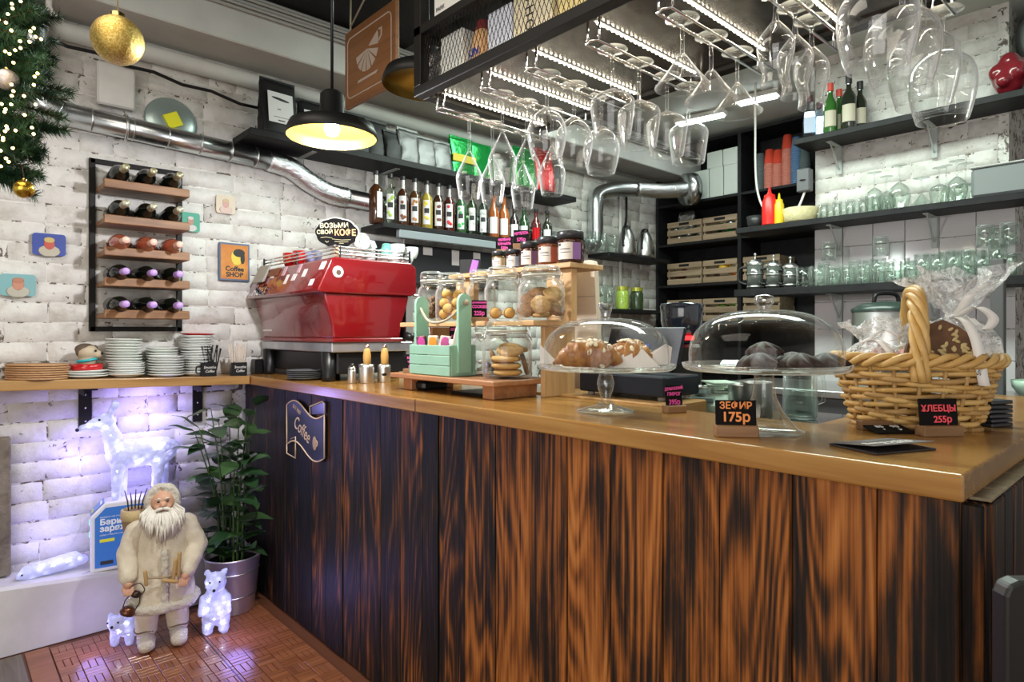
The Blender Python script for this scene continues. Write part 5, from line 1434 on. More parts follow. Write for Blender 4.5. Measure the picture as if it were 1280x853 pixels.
dome('wide glass dome with a round knob over the chocolate meringues', (s2_[0], s2_[1], 1.0802+PZ2+.0045), .160, .128, [(0,0),(.014,0),(.014,.004),(.012,.007),(.020,.014),(.022,.022),(.018,.030),(.010,.033),(0,.034)])
# croissants
cro = M('croissant_crust', (.24,.075,.014), .5, col2=(.52,.25,.06), scale=30, bmp=.5, bscale=50, coat=.2)
def croissant(label, loc, rz, L=.075, R=.036, seed=0):
    t = thing('croissant', label, 'croissant', loc, rz, 'croissants on the cake stand')
    mb = MB(); n = 40; pts = []; rsd = []
    for i in range(n+1):
        s = i/n*2-1
        pts.append((L*s, -.022*(1-s*s)+.012, R*.62*(1-abs(s)**2.2)+.010))
        saw = ((i % 5)/5.)
        rsd.append(R*max(.12, (1-abs(s)**2.2))*(0.80+.24*(1-saw)))
    mb.tube(pts, rsd, 16)
    mb.build('pastry', cro, t)
    rr = random.Random(seed); al = M('almond_flake', (.78,.66,.46), .6)
    am = MB()
    for i in range(26):
        s = rr.gauss(0,.30); q = rr.gauss(0,.8)
        r0 = R*(1-abs(s)**2.4)*1.0
        am.xf = Matrix.Translation((L*s, -.022*(1-s*s)+.012 - r0*sin(q)*.95, R*.62*(1-abs(s)**2.2)+.010 + r0*cos(q))) @ Matrix.Rotation(q, 4, 'X') @ Matrix.Rotation(rr.uniform(0,3), 4, 'Z')
        am.ball((0,0,.001), .0075, 10, 4, (1.3,.8,.18))
    o = am.build('almond_flakes', al, t); o['kind'] = 'stuff'
    return t
ztop = 1.0802+PZ1+.0045
a = face_cam(s1[0], s1[1]); rtv = (cos(a), sin(a)); frv = (sin(a), -cos(a))
def onp(s, u, d, z): return (s[0]+rtv[0]*u+frv[0]*d, s[1]+rtv[1]*u+frv[1]*d, z)
croissant('almond croissant lying across the front of the cake stand', onp(s1, -.045, .035, ztop), a+.02, .096, .044, 1)
croissant('almond croissant wrapped in paper at the right of the stand', onp(s1, .068, -.025, ztop), a-.35, .070, .042, 2)
pw_ = M('printed_paper_wrap', (.76,.72,.68), .8)
def paper(label, loc, rz, pts):
    mb = MB(); n = len(pts)
    mb.add([tuple(p) for p in pts] + [(p[0], p[1]+.0012, p[2]) for p in pts], [tuple(range(n)), tuple(range(2*n-1, n-1, -1))] + [(i, n+i, n+(i+1)%n, (i+1)%n) for i in range(n)])
    o = mb.build('paper_wrap', pw_, None, loc); o.rotation_euler = (0,0,rz); return tag(o, label, 'paper', 'paper wraps of the croissants')
paper('white paper wrap in front of the right croissant', onp(s1, .065, .040, ztop+.001), a-.1, [(-.07,0,0),(.08,0,0),(.02,.03,.062)])
paper('white paper corner sticking out at the left of the stand', onp(s1, -.158, .03, ztop+.011), a, [(-.02,0,0),(.035,0,-.004),(.0,.01,.03),(-.022,.012,.052)])
paper('white paper corner sticking out at the right of the stand', onp(s1, .150, .01, ztop+.010), a, [(-.055,0,-.004),(.022,0,0),(.028,.008,.045),(.012,.008,.055),(-.03,.01,.03)])
# chocolate meringues
choc = M('chocolate_meringue', (.024,.009,.005), .5, col2=(.040,.018,.010), scale=20, bmp=.2, spec=.22)
def meringue_mesh(r, h):
    mb = MB(); prof = [(0,0),(r*.9,0),(r,h*.12),(r*.97,h*.35),(r*.75,h*.62),(r*.42,h*.85),(r*.15,h*.98),(0,h)]
    P = smoothpath([(p[0],0,p[1]) for p in prof], 4)
    mb.lathe([(max(p.x,0) if i not in (0,) else 0, p.z) for i, p in enumerate(P)][:-1] + [(0,h)], 48, fn=lambda q, z: 1 + .17*cos(7*q + z*95))
    return mb.mesh('chocolate_meringue')
mm = meringue_mesh(.042, .036); mm.materials.append(choc)
z2 = 1.0802+PZ2+.0035
a = face_cam(s2_[0], s2_[1]); rtv = (cos(a), sin(a)); frv = (sin(a), -cos(a))
for u, d, dz, rot, lab in [(-.008,.045,0,0,'left chocolate meringue at the front of the plate'),(.072,.040,0,0,'middle chocolate meringue at the front of the plate'),(.125,-.005,0,.1,'right chocolate meringue near the dome edge'),(-.012,-.030,.0,.2,'chocolate meringue at the back left of the plate'),(.060,-.045,0,.1,'chocolate meringue at the back right of the plate')]:
    o = link('chocolate_meringue', mm, None, onp(s2_, u, d, z2)); o.rotation_euler = (0,0,random.uniform(0,3)); tag(o, lab, 'meringue', 'chocolate meringues')
o = link('chocolate_meringue', mm, None, onp(s2_, .0, -.005, z2+.028)); o.scale = (.85,.85,.85); tag(o, 'chocolate meringue lying on top of the left ones', 'meringue', 'chocolate meringues')
# ------------------------------------------------------------------ wicker basket with wrapped sweets
wick = M('willow', (.50,.28,.075), .45, col2=(.66,.43,.15), scale=14, bmp=.3, bscale=60, stretch=(1,1,1))
wick2 = M('willow_dark', (.36,.20,.06), .55, col2=(.52,.32,.12), scale=14, bmp=.3, bscale=60)  # darker willow for stakes, base and every third rod
bx_, by_, _ = at_z(1140, 533, 1.08); bx_ += .01
bk = thing('wicker_basket', 'oval willow basket with a twisted handle full of wrapped sweets', 'basket', (bx_, by_, 1.0805), face_cam(bx_, by_) + .10)
BA, BB, BH = .122, .090, .150       # half axes at the bottom and height
def oval(t, k, off=0): return ((BA*k+off)*cos(t), (BB*k+off)*sin(t))
NS = 20
for i in range(NS):
    t = 2*pi*i/NS
    a0 = oval(t, 1.0); a1 = oval(t, 1.32)
    MB().tube([(a0[0], a0[1], .002), ((a0[0]+a1[0])/2, (a0[1]+a1[1])/2, BH*.5), (a1[0], a1[1], BH)], .0042, 6).build('stake', wick2, bk)
rows = 12
for rr_ in range(rows):
    z = .006 + rr_*(BH-.006)/rows
    k = 1.0 + .32*(z/BH)
    pts = []; n = NS*4
    for i in range(n):
        t = 2*pi*i/n
        off = .0070*(1 if rr_ % 2 else -1)*cos(t*NS/2)
        x, y = oval(t, k, off)
        pts.append((x, y, z + .0035*sin(t*3 + rr_*1.7)))
    MB().tube(pts, .0062, 6, True).build('woven_rod', wick if rr_ % 3 else wick2, bk)
for s in range(3):
    pts = []
    for i in range(150):
        t = 2*pi*i/150
        w = t*9 + s*2*pi/3
        x, y = oval(t, 1.35, .010*cos(w)); pts.append((x, y, BH+.006+.010*sin(w)))
    MB().tube(pts, .0078, 7, True).build('rim_braid', wick, bk)
for s in range(5):
    pts = []
    for i in range(60):
        q = i/59
        ang = pi*q
        y0 = -.122*cos(ang); z0_ = BH - .04 + .200*sin(ang)**.8
        w = q*14 + s*2*pi/5
        tx = Vector((0, sin(ang), cos(ang)*1.0)).normalized()
        nrm = Vector((0, -cos(ang), sin(ang)))
        p = Vector((.0, y0, z0_)) + Vector((1,0,0))*.0125*cos(w) + nrm*.0125*sin(w)
        pts.append(p)
    MB().tube(pts, .0080, 7).build('handle_rod', wick, bk)
MB().lathe([(0,.001),(.99,.001),(.99,.006),(0,.006)], 32).build('base_weave', wick2, bk).scale = (BA, BB, 1)

wrap = wrapmat('cellophane')
ribbon = M('white_ribbon', (.80,.78,.74), .5)
def crinkle(mb_pts_fn, nu, nv, seed, amp):
    rr = random.Random(seed); mb = MB()
    mb.grid(nu, nv, lambda u, v: tuple(Vector(mb_pts_fn(u, v)) + Vector((rr.uniform(-amp,amp), rr.uniform(-amp,amp), rr.uniform(-amp,amp)))), False)
    return mb
def gift(label, u, d, z, r, hb, hn, flare, fill, seed, lean=0):
    ca = bk.rotation_euler[2]; rt = (cos(ca), sin(ca)); fr = (sin(ca), -cos(ca))
    t = thing('cellophane_gift', label, 'gift bag', (bx_+rt[0]*u+fr[0]*d, by_+rt[1]*u+fr[1]*d, z), ca, 'cellophane bags in the basket')
    t.rotation_euler = (0, lean, ca)
    prof = [(0.02,0),(.75,.02),(1,.25),(.97,.55),(.70,.82),(.22,1.0)]
    P = smoothpath([(p[0]*r,0,p[1]*hb) for p in prof], 4)
    def fn(u_, v):
        i = min(int(v*(len(P)-1)), len(P)-1); p = P[i]; q = 2*pi*u_
        k = 1 + .05*sin(7*q+seed) + .04*sin(13*q)
        return (p.x*k*cos(q), p.x*k*sin(q)*.85, p.z)
    m_ = crinkle(fn, 30, 16, seed, .0022); m_.build('cellophane_bag', wrap, t)
    def fn2(u_, v):
        q = 2*pi*u_; rr2 = .016 + (flare-.016)*v**.9; k = 1 + .30*v*sin(6*q+seed) + .18*v*sin(11*q)
        return (rr2*k*cos(q) + .25*lean*v*hn, rr2*k*sin(q)*.6, hb + hn*v*(1+.22*sin(3*q+seed)*v))
    m_ = crinkle(fn2, 36, 8, seed+3, .004); m_.build('gathered_top', wrap, t)
    MB().tube([(.018*cos(q), .018*sin(q), hb+.003*sin(3*q)) for q in [i*2*pi/16 for i in range(16)]], .004, 6, True).build('ribbon_knot', ribbon, t)
    return t
def ribbon_strip(t, pts, w):
    P = smoothpath(pts, 5); mb = MB(); vs = []; fs = []
    for p in P: vs += [(p.x-w/2, p.y, p.z), (p.x+w/2, p.y, p.z), (p.x+w/2, p.y+.0008, p.z), (p.x-w/2, p.y+.0008, p.z)]
    for i in range(len(P)-1):
        a = i*4; b = a+4
        for k in range(4): fs.append((a+k, a+(k+1)%4, b+(k+1)%4, b+k))
    mb.add(vs, fs, True); return mb.build('ribbon', ribbon, t)
t = gift('big cellophane gift with a white ribbon at the right of the basket', .080, .0, 1.0805+.125, .086, .130, .095, .088, None, 3, .02)
ribbon_strip(t, [(.0,-.030,.128),(.010,-.070,.115),(.025,-.088,.07),(.035,-.096,.0),(.040,-.092,-.02)], .020)
ribbon_strip(t, [(.0,-.02,.13),(.03,-.05,.15),(.06,-.05,.125),(.045,-.045,.10),(.02,-.03,.125)], .020)
ribbon_strip(t, [(.0,-.02,.13),(.02,-.035,.175),(.05,-.03,.205)], .020)
txt(t, 'Smoothie', .012, (.032,-.0965,.025), ROT_Y @ Matrix.Rotation(radians(80),3,'Z'), mt['ink'])
# seeded dark bread inside the big bag
ca = bk.rotation_euler[2]; rtb = (cos(ca), sin(ca)); frb = (sin(ca), -cos(ca))
def inb(u, d, z): return (bx_+rtb[0]*u+frb[0]*d, by_+rtb[1]*u+frb[1]*d, z)
sb_ = thing('seeded_crispbread', 'dark crispbread with pumpkin seeds inside the big gift bag', 'bread', inb(.052, .060, 1.0805+.158), ca)
mb = MB(); mb.xf = Matrix.Translation((0,0,.0)) @ Matrix.Rotation(pi/2, 4, 'X'); mb.prism([(-.078,0),(.070,0),(.065,.035),(.025,.072),(-.005,.088),(-.035,.075),(-.070,.035)], -.022, .022)
mb.build('bread', M('dark_bread', (.085,.038,.018), .8, col2=(.15,.07,.03), scale=35, bmp=.6), sb_)
mb = MB(); rr = random.Random(4)
for k in range(70):
    u = rr.uniform(-.06,.06); w = rr.uniform(.006,.075)
    if abs(u) > .070 - w*.80: continue
    mb.xf = Matrix.Translation((u, -.0232, w)) @ Matrix.Rotation(rr.uniform(0,3), 4, 'Y'); mb.ball((0,0,0), .0052, 8, 4, (1.3,.4,.7))
o = mb.build('pumpkin_seeds', M('seed', (.50,.38,.17), .6), sb_); o['kind'] = 'stuff'
t = gift('cellophane bag of pink meringues at the left of the basket', -.080, .01, 1.0805+.115, .062, .085, .045, .050, None, 11, -.12)
ribbon_strip(t, [(.0,-.02,.085),(.02,-.05,.080),(.045,-.06,.03)], .014)
ribbon_strip(t, [(.0,-.02,.088),(.03,-.03,.105),(.06,-.03,.085),(.03,-.02,.078)], .010)
t = gift('small cellophane bag behind the basket handle', -.010, -.03, 1.0805+.115, .060, .075, .050, .045, None, 23, .1)
pinkm = M('pink_meringue', (.72,.36,.34), .7); whitem = M('white_meringue', (.80,.76,.72), .7)
pm_ = meringue_mesh(.027, .032)
for k in range(6):
    me = pm_.copy(); me.materials.append(pinkm if k % 2 == 0 else whitem)
    o = link('small_meringue', me, None, inb(-.108+.022*k, .024 - .03*(k % 2), 1.0805+.140+.008*(k % 3)))
    tag(o, '%s meringue in the left gift bag, %s from the left' % ('pink' if k % 2 == 0 else 'white', ORD[k]), 'meringue', 'small meringues in the gift bag')

# black coasters behind the basket
x, y, z = at_z(1240, 533, 1.08)
for k in range(6):
    o = MB().cbox(-.034,-.034,0,.034,.034,.0085,.002).build('coaster', M('slate_coaster', (.02,.022,.028), .45), None, (x+.01+random.uniform(-.004,.004), y+.01, 1.0805+k*.0105))
    o.rotation_euler = (0,0,-.5+random.uniform(-.1,.1)); tag(o, 'black square coaster, %s from the bottom of the stack behind the basket' % ORD[k], 'coaster', 'black coasters behind the basket')

# ------------------------------------------------------------------ things on the back work surface
t = thing('kitchen_scale', 'pale green kitchen scale behind the meringue stand', 'scale', (1.99, 1.13, 1.0355), -pi/2 + .25)
pg = M('pale_green_plastic', (.42,.56,.46), .45)
mb = MB(); mb.xf = Matrix.Rotation(pi/2, 4, 'Z') @ Matrix.Rotation(pi/2, 4, 'X')
mb.prism([(-.11,0),(.11,0),(.11,.055),(-.06,.055),(-.11,.02)], -.12, .12); mb.build('body', pg, t)
MB().cbox(-.05,-.105,.030,.02,-.070,.045,.002).build('display', M('grey_display', (.18,.26,.26), .3), t)
MB().cbox(-.115,-.05,.056,.115,.105,.066,.004).build('weighing_plate', M('pale_plate', (.55,.62,.56), .3), t)
for k in range(4):
    o = MB().cbox(-.06,-.045,0,.06,.045,.006,.002).build('paper_bag', M('mint_paper', (.48,.62,.50), .7), None, (2.0, 1.12, 1.1035+k*.0065)); o.rotation_euler = (0,0,.3*k); tag(o, 'folded pale green paper bag, %s on the scale from below' % ORD[k], 'paper bag', 'paper bags on the scale')
def on_back(px, py, z=1.035): return at_z(px, py, z)
x, y, z = on_back(1000, 523)
t = thing('water_jug', 'glass measuring jug half filled behind the meringue stand', 'jug', (x, y, 1.0355), -.6)
MB().lathe([(0,0),(.045,0),(.050,.008),(.048,.14),(.050,.15),(.047,.15),(.045,.01),(0,.008)], 28).build('jug', mt['greenglass'], t)
MB().lathe([(0,.009),(.044,.011),(.044,.085),(0,.085)], 28).build('water', glass('jug_water', (.82,.88,.86), 1.33, .6, .06), t)
MB().tube([(.048,0,.135),(.075,0,.130),(.082,0,.10),(.078,0,.05),(.047,0,.04)], .0055, 8).build('handle', mt['greenglass'], t)
for k, (px, r, h) in enumerate(((880,.042,.075),(930,.05,.09),(945,.05,.10))):
    x, y = (1.95, at_x(px, 480, 1.95)[1])
    o = MB().lathe([(0,0),(r,0),(r,h),(r*1.04,h+.003),(r*.97,h+.002),(r*.95,.004),(0,.004)], 28).build('steel_pan', mt['steel'], None, (x, y, 1.0355)); tag(o, 'steel pan behind the meringue stand, %s from the left' % ORD[k], 'pan', 'steel pans behind the stand')
# coffee grinder behind the croissants
x, y = 2.05, at_x(852, 430, 2.05)[1]
t = thing('coffee_grinder', 'dark coffee grinder hopper between the two cake stands', 'grinder', (x, y, 1.0355), -.7)
MB().cbox(-.06,-.06,0,.06,.06,.22,.012).build('body', mt['black'], t)
MB().lathe([(.035,.22),(.05,.225),(.075,.30),(.078,.36),(.074,.37),(0,.372)], 24).build('hopper', M('smoked_hopper', (.022,.028,.045), .1, coat=.6), t)
MB().cbox(-.012,-.07,.235,.025,-.058,.25,.002).build('red_lamp', emis('red_indicator', (1,.02,.02), 3), t)

# ------------------------------------------------------------------ far shelves on the left wall near the corner
f1 = board('corner_shelf', 'black corner shelf with two steel jugs', 3.95, 3.17, 4.80, 3.392, 1.935, .03)
f2 = board('corner_shelf', 'black corner shelf with green-lidded jars', 3.95, 3.17, 4.80, 3.392, 1.485, .03)
f1['group'] = f2['group'] = 'black corner shelves'
def thermos(px, label):
    x, y, z = at_y(px, 320, 3.24)
    t = thing('steel_jug', label, 'jug', (x, y, 1.9355), face_cam(x, y), 'steel jugs in the corner')
    MB().lathe([(0,0),(.078,0),(.085,.02),(.080,.10),(.062,.17),(.040,.215),(.03,.225),(0,.226)], 26).build('body', mt['steel'], t)
    MB().tube(smoothpath([(-.02,-.066,.17),(-.025,-.085,.215),(-.025,-.075,.13),(-.025,-.082,.07)], 5), .011, 8).build('handle', mt['black'], t)
    MB().lathe([(.031,.22),(.03,.245),(.012,.255),(0,.255)], 16).build('stopper', mt['black'], t)
thermos(806, 'steel thermos jug at the right end of the corner shelf'); thermos(783, 'steel thermos jug left of the other one')
tum = MB().lathe([(0,0),(.030,0),(.033,.006),(.040,.10),(.0385,.10),(.031,.010),(0,.009)], 18).mesh('tumbler'); tum.materials.append(mt['greenglass'])
for k, px in enumerate((738, 752, 765)):
    x, y, z = at_y(px, 320, 3.24); o = link('tumbler', tum, None, (x, y, 1.9355)); o.scale = (1.2,1.2,1.5); tag(o, 'glass on the corner shelf, %s from the left' % ORD[k], 'glass', 'glasses on the corner shelf')
for k, (px, c) in enumerate(((778, (.30,.42,.06)), (796, (.03,.05,.02)))):
    x, y, z = at_y(px, 370, 3.24)
    t = thing('spice_jar', ['jar of pale green leaves on the lower corner shelf','jar of dark leaves on the lower corner shelf'][k], 'jar', (x, y, 1.4855), 0, 'jars on the lower corner shelf')
    MB().lathe([(0,0),(.052,0),(.054,.01),(.054,.14),(.045,.16),(0,.16)], 22).build('jar', M('jar_filling', c, .25, coat=.7, col2=tuple(v*1.6 for v in c), scale=60), t)
    MB().lathe([(0,.158),(.05,.158),(.05,.19),(0,.192)], 20, smooth=False).build('lid', M('gold_green_lid', (.42,.42,.06), .35, .4), t)
for k, px in enumerate((752, 762)):
    x, y, z = at_y(px, 370, 3.24); o = link('tumbler', tum, None, (x, y, 1.4855)); o.scale = (1.3,1.3,1.9); tag(o, 'tall glass on the lower corner shelf, %s from the left' % ORD[k], 'glass', 'glasses on the corner shelf')
o = tag(MB().tube([(4.36, 3.375, 1.1), (4.36, 3.375, 2.62)], .014, 10).build('wall_conduit', mt['plaster']), 'pale conduit pipe running down the corner wall', 'conduit')
o = tag(MB().tube(smoothpath([(4.45, 3.38, 2.58), (4.45, 3.38, 2.3), (4.40, 3.37, 2.15), (4.40, 3.37, 1.95)], 4), .010, 8).build('wall_cable', mt['black']), 'black cable beside the corner conduit', 'cable')

# ------------------------------------------------------------------ crates in the shelf unit
def crate(name, label, y0, y1, z, h=.185, dep=.26, fill=None):
    cx, cy = UX+.02+dep/2, (y0+y1)/2; L = abs(y1-y0)
    t = thing('slatted_crate', label, 'crate', (cx, cy, z+.0006), 0, 'slatted crates in the shelf unit')
    sl_h = h*.25
    for s in (-1, 1):
        for k in range(3):
            zz = .004 + k*(h-sl_h)/2
            MB().cbox(s*dep/2-.006, -L/2, zz, s*dep/2+.006, L/2, zz+sl_h, .0015).build('slat', mt['cratewood'], t)
    for s in (-1, 1):
        MB().cbox(-dep/2+.007, s*(L/2-.010)-.008, .002, dep/2-.007, s*(L/2-.010)+.008, h, .0015).build('end_board', mt['cratewood'], t)
    MB().cbox(-dep/2+.007, -L/2+.02, .002, dep/2-.007, L/2-.02, .010, .001).build('bottom', mt['cratewood'], t)
    MB().cbox(-dep/2-.0068, -.05, h-.030, -dep/2-.0058, .05, h-.008, .0003).build('hand_slot', mt['blackwood'], t)
    return t
def cy_at(px, z): return at_x(px, 300, UX+.02)[1]
rowz = {2.09: 'top', 1.72: 'middle', 1.39: 'bottom'}
for z, nm_ in rowz.items():
    crate('c', 'slatted crate on the %s crate shelf, leftmost' % nm_, cy_at(834.5,z), cy_at(877,z), z, .19)
    crate('c', 'slatted crate on the %s crate shelf, second from left' % nm_, cy_at(879,z), cy_at(921.5,z), z, .19)
    if z < 2: crate('c', 'slatted crate on the %s crate shelf, right of the divider' % nm_, cy_at(929,z), cy_at(975,z), z, .19)
def heap(label, px, z, mats, n, r, seed, cat='packets'):
    rr = random.Random(seed); yy = cy_at(px, z)
    for k in range(n):
        o = MB().ball((0,0,0), r*rr.uniform(.8,1.2), 8, 5, (rr.uniform(.7,1.3), rr.uniform(.8,1.3), rr.uniform(.6,1.0))).build(label[0], mats[k % len(mats)], None, (UX+.055+rr.uniform(0,.10), yy + rr.uniform(-.12,.12), z + rr.uniform(.05,.15)))
        tag(o, label[1] , cat, label[1])
lem = M('lemon', (.80,.50,.03), .5); ora = M('orange_fruit', (.75,.20,.02), .5); lime = M('lime_fruit', (.20,.36,.05), .5); silv = M('silver_packet', (.7,.72,.7), .2, .9, bmp=.8, bscale=30); grn = mt['pouchgreen']; gar = M('garlic', (.65,.55,.38), .6); drk = M('dark_red_pack', (.18,.03,.02), .4)
heap(('foil_packet','silver foil packet in the top left crate'), 856, 2.09, [silv], 9, .035, 1, 'packet')
heap(('foil_packet','foil packet in the top right crate'), 900, 2.09, [grn, silv, grn], 9, .035, 2, 'packet')
heap(('dark_packet','dark red packet in the middle left crate'), 856, 1.72, [drk], 6, .035, 3, 'packet')
heap(('lemon','lemon or orange in the middle right crate'), 905, 1.735, [lem, ora, lem], 7, .036, 4, 'fruit')
heap(('garlic_bulb','garlic bulb in the bottom left crate'), 856, 1.40, [gar], 8, .03, 5, 'garlic')
heap(('lime','lime in the bottom crate right of the garlic'), 902, 1.40, [lime], 8, .032, 6, 'lime')
o = tag(pouch_mesh(.16,.09,.30,71,.012).build('foil_bag', silv, None, (UX+.16, cy_at(850,2.1)+.02, 2.10)), 'tall silver foil bag standing in the top left crate', 'bag'); o.rotation_euler = (0,0,-pi/2)
# white cartons above and paper cups at the right
wc = M('pale_wrapped_carton', (.62,.68,.62), .4, bmp=.3, bscale=16, bdist=.01)
for k, (pa, pb, z0_, z1_, lab) in enumerate(((868,886,2.4505,2.70,'pale wrapped carton on the upper shelf, left'),(887,904,2.4505,2.70,'pale wrapped carton on the upper shelf, middle'),(905,922,2.4505,2.70,'pale wrapped carton on the upper shelf, right'),(884,903,2.7005,2.84,'pale wrapped carton stacked on the left ones'),(904,922,2.7005,2.84,'pale wrapped carton stacked on the right one'))):
    ya, yb = at_x(pa,240,UX+.01)[1], at_x(pb,240,UX+.01)[1]
    pack('wrapped_carton', lab, 'carton', UX+.005, UX+.19, ya, yb, z0_, z1_, wc)['group'] = 'pale wrapped cartons'
redp = M('red_paper_cup', (.66,.07,.035), .5); redp2 = M('pale_red_paper_cup', (.62,.22,.16), .5); grp = M('dark_grey_paper_cup', (.10,.13,.13), .5); blp = M('blue_paper_cup', (.10,.20,.36), .5)
def cups(px, n, mat, label, top=None):
    y = at_x(px, 220, UX+.07)[1]
    for k in range(n):
        o = MB().lathe([(0,0),(.030,0),(.043,.108),(.045,.110),(.045,.114),(.041,.114),(.029,.003),(0,.003)], 18).build('paper_cup', (top if (top and k == n-1) else mat), None, (UX+.07, y, 2.4508 + k*.017 + .114)); o.rotation_euler = (pi,0,0)
        tag(o, label + ', %s from the bottom' % ORD[k], 'cup', label)
cups(950.5, 12, grp, 'dark grey paper cup in the leftmost stack')
cups(962, 13, redp2, 'red paper cup in the first red stack', redp)
cups(972.5, 12, redp2, 'red paper cup in the second red stack', redp)
cups(984.5, 18, redp2, 'red paper cup in the tallest red stack', redp)
cups(996, 16, blp, 'blue paper cup in the stack beside the red ones')
cups(1006, 10, grp, 'dark grey paper cup in the stack at the pier')

# ------------------------------------------------------------------ middle bar shelf
SX_ = 3.875
def sy(px, X=SX_): return at_x(px, 250, X)[1]
def bottle_sq(label, px, matb, col, h=.18, r=.042):
    t = thing('squeeze_bottle', label, 'bottle', (3.845, sy(px, 3.845), MZ+.0005), 0, 'sauce squeeze bottles')
    MB().lathe([(0,0),(r,0),(r+.001,.005),(r,h*.62),(r*.75,h*.70),(r*.72,h*.78),(r*.3,h*.82),(.004,h),(0,h)], 20).build('bottle', matb, t)
bottle_sq('red ketchup squeeze bottle on the middle bar shelf', 962, M('ketchup_red', (.72,.02,.015), .35), 0, .24, .045)
bottle_sq('yellow mustard squeeze bottle beside the ketchup', 974, M('mustard_yellow', (.75,.52,.02), .35), 0, .19, .028)
dish = M('black_dish', (.022,.022,.024), .4)
for k, (px, r, h) in enumerate(((938,.062,.085),(957,.062,.085))):
    t = thing('black_bowl', ['black bowl at the left end of the middle bar shelf','second black bowl before the ketchup bottle'][k], 'bowl', (SX_-.03-.0*k, sy(px)+.0 if k else 1.93, MZ+.0005), 0, 'black bowls')
    t.location = (3.945, 1.80 if k else 1.95, MZ+.0005)
    MB().lathe([(0,0),(r*.6,0),(r*.9,h*.4),(r,h),(r-.006,h),(r*.85,h*.45),(r*.5,.008),(0,.008)], 26).build('bowl', dish, t)
t = thing('woven_tray', 'straw bread basket holding glasses on the middle bar shelf', 'basket', (3.90, sy(1000, 3.9), MZ+.0005), 0)
MB().lathe([(0,0),(.085,0),(.092,.01),(.105,.085),(.098,.085),(.086,.012),(0,.010)], 30, fn=lambda q, z: 1+.02*cos(q*26)).build('woven_wall', M('straw', (.50,.44,.22), .7, col2=(.62,.56,.34), scale=40, bmp=.7), t)
shot = MB().lathe([(0,0),(.022,0),(.024,.012),(.028,.085),(.0268,.085),(.0225,.014),(0,.013)], 16).mesh('shot_glass'); shot.materials.append(mt['greenglass'])
for k in range(12):
    px = 1022 + k*8.2
    X = 3.85 if k % 2 else 3.93
    o = link('shot_glass', shot, None, (X, sy(px, X), MZ+.0005)); tag(o, 'small glass in the row on the middle bar shelf, %s from the left' % ORD[k], 'glass', 'small glasses on the middle bar shelf')
for k, (px, kind, s) in enumerate(((1093,'round',.95),(1108,'round',.9),(1124,'round',1.02),(1152,'martini',1.1),(1174,'wide',.85),(1183,'tulip',.8),(1196,'round',.9),(1207,'wide',.95))):
    me = SG[kind].copy(); me.materials.clear(); me.materials.append(mt['greenglass'])
    L = -min(v.co.z for v in me.vertices)
    X = 3.88 + .05*((k % 2)*2-1)
    o = link('stem_glass', me, None, (X, sy(px, X), MZ+.0005+L*s)); o.scale = (s,s,s); tag(o, 'upturned %s standing on the middle bar shelf, %s from the left' % (names[kind], ORD[k]), 'glass', 'stem glasses on the middle bar shelf')
t = thing('plastic_tub', 'frosted plastic tub at the right end of the middle bar shelf', 'tub', (3.90, sy(1258, 3.9), MZ+.0005), 0)
MB().cbox(-.08,-.13,0,.08,.13,.15,.015).build('tub', M('frosted_tub', (.20,.22,.22), .4), t)
MB().cbox(-.085,-.135,.148,.085,.135,.156,.004).build('rim', M('frosted_rim', (.55,.58,.56), .4), t)

# ------------------------------------------------------------------ bottom bar shelf: tumblers and glass jugs
tall = MB().lathe([(0,0),(.031,0),(.034,.010),(.034,.06),(.041,.145),(.0395,.145),(.032,.06),(.031,.012),(0,.011)], 18).mesh('tumbler')
mug = MB().lathe([(0,0),(.036,0),(.040,.01),(.038,.05),(.040,.11),(.0385,.11),(.036,.05),(.036,.012),(0,.011)], 18).mesh('tumbler')
for q in (tall, mug): q.materials.append(mt['greenglass'])
n = 0
for rowk, X in enumerate((3.845, 3.935)):
    px = 1004 + rowk*7
    while px < 1268:
        me = random.choice((tall, mug, tall)); 
        o = link('tumbler', me, None, (X, sy(px, X), LZ+.0005)); up = random.random() < .45
        hh = max(v.co.z for v in me.vertices)
        if up: o.rotation_euler = (pi,0,0); o.location.z += hh
        s_ = random.uniform(.92,1.08); o.scale = (1,1,s_) if not up else (1,1,1)
        tag(o, 'clear tumbler in the %s row of the bottom bar shelf, %s from the left' % (('front','back')[rowk], ORD[n % 20]), 'glass', 'tumblers on the bottom bar shelf')
        n += 1
        px += random.uniform(17.5, 20)
    n = 0
for k, (px, X) in enumerate(((1036,3.9),(1101,3.9),(1232,3.86),(1262,3.86),(1248,3.95))):
    o = link('tumbler', mug, None, (X, sy(px, X), LZ+.0008+.152)); o.rotation_euler = (pi,0,0); o.location.z += .11; tag(o, 'tumbler stacked upside down on the others, %s from the left' % ORD[k], 'glass', 'tumblers on the bottom bar shelf')
def press(px, label, r=.050, h=.17):
    t = thing('french_press', label, 'teapot', (3.88, sy(px, 3.88), LZ+.0005), 0, 'glass teapots')
    MB().lathe([(0,0),(r,0),(r,h),(r-.003,h),(r-.003,.004),(0,.004)], 24).build('beaker', M('smoky_glass', (.10,.11,.10), .06, coat=1), t)
    MB().lathe([(r+.002,h*.92),(r+.004,h),(r*.6,h+.02),(.006,h+.024),(.006,h+.05),(.012,h+.055),(0,h+.068)], 20).build('lid', mt['steel'], t)
    for z in (.012, h*.55):
        MB().lathe([(r+.001,z),(r+.004,z),(r+.004,z+.010),(r+.001,z+.010)], 24).build('metal_band', mt['steel'], t)
    MB().tube(smoothpath([(-.01,r,h*.85),(-.02,r+.045,h*.8),(-.02,r+.05,h*.35),(-.01,r,h*.2)], 5), .008, 8).build('handle', mt['black'], t)
press(944, 'french press with a black handle on the bottom bar shelf'); press(967, 'second french press next to the tumblers', .045, .15); press(988, 'slim french press beside the first tumblers', .042, .13)

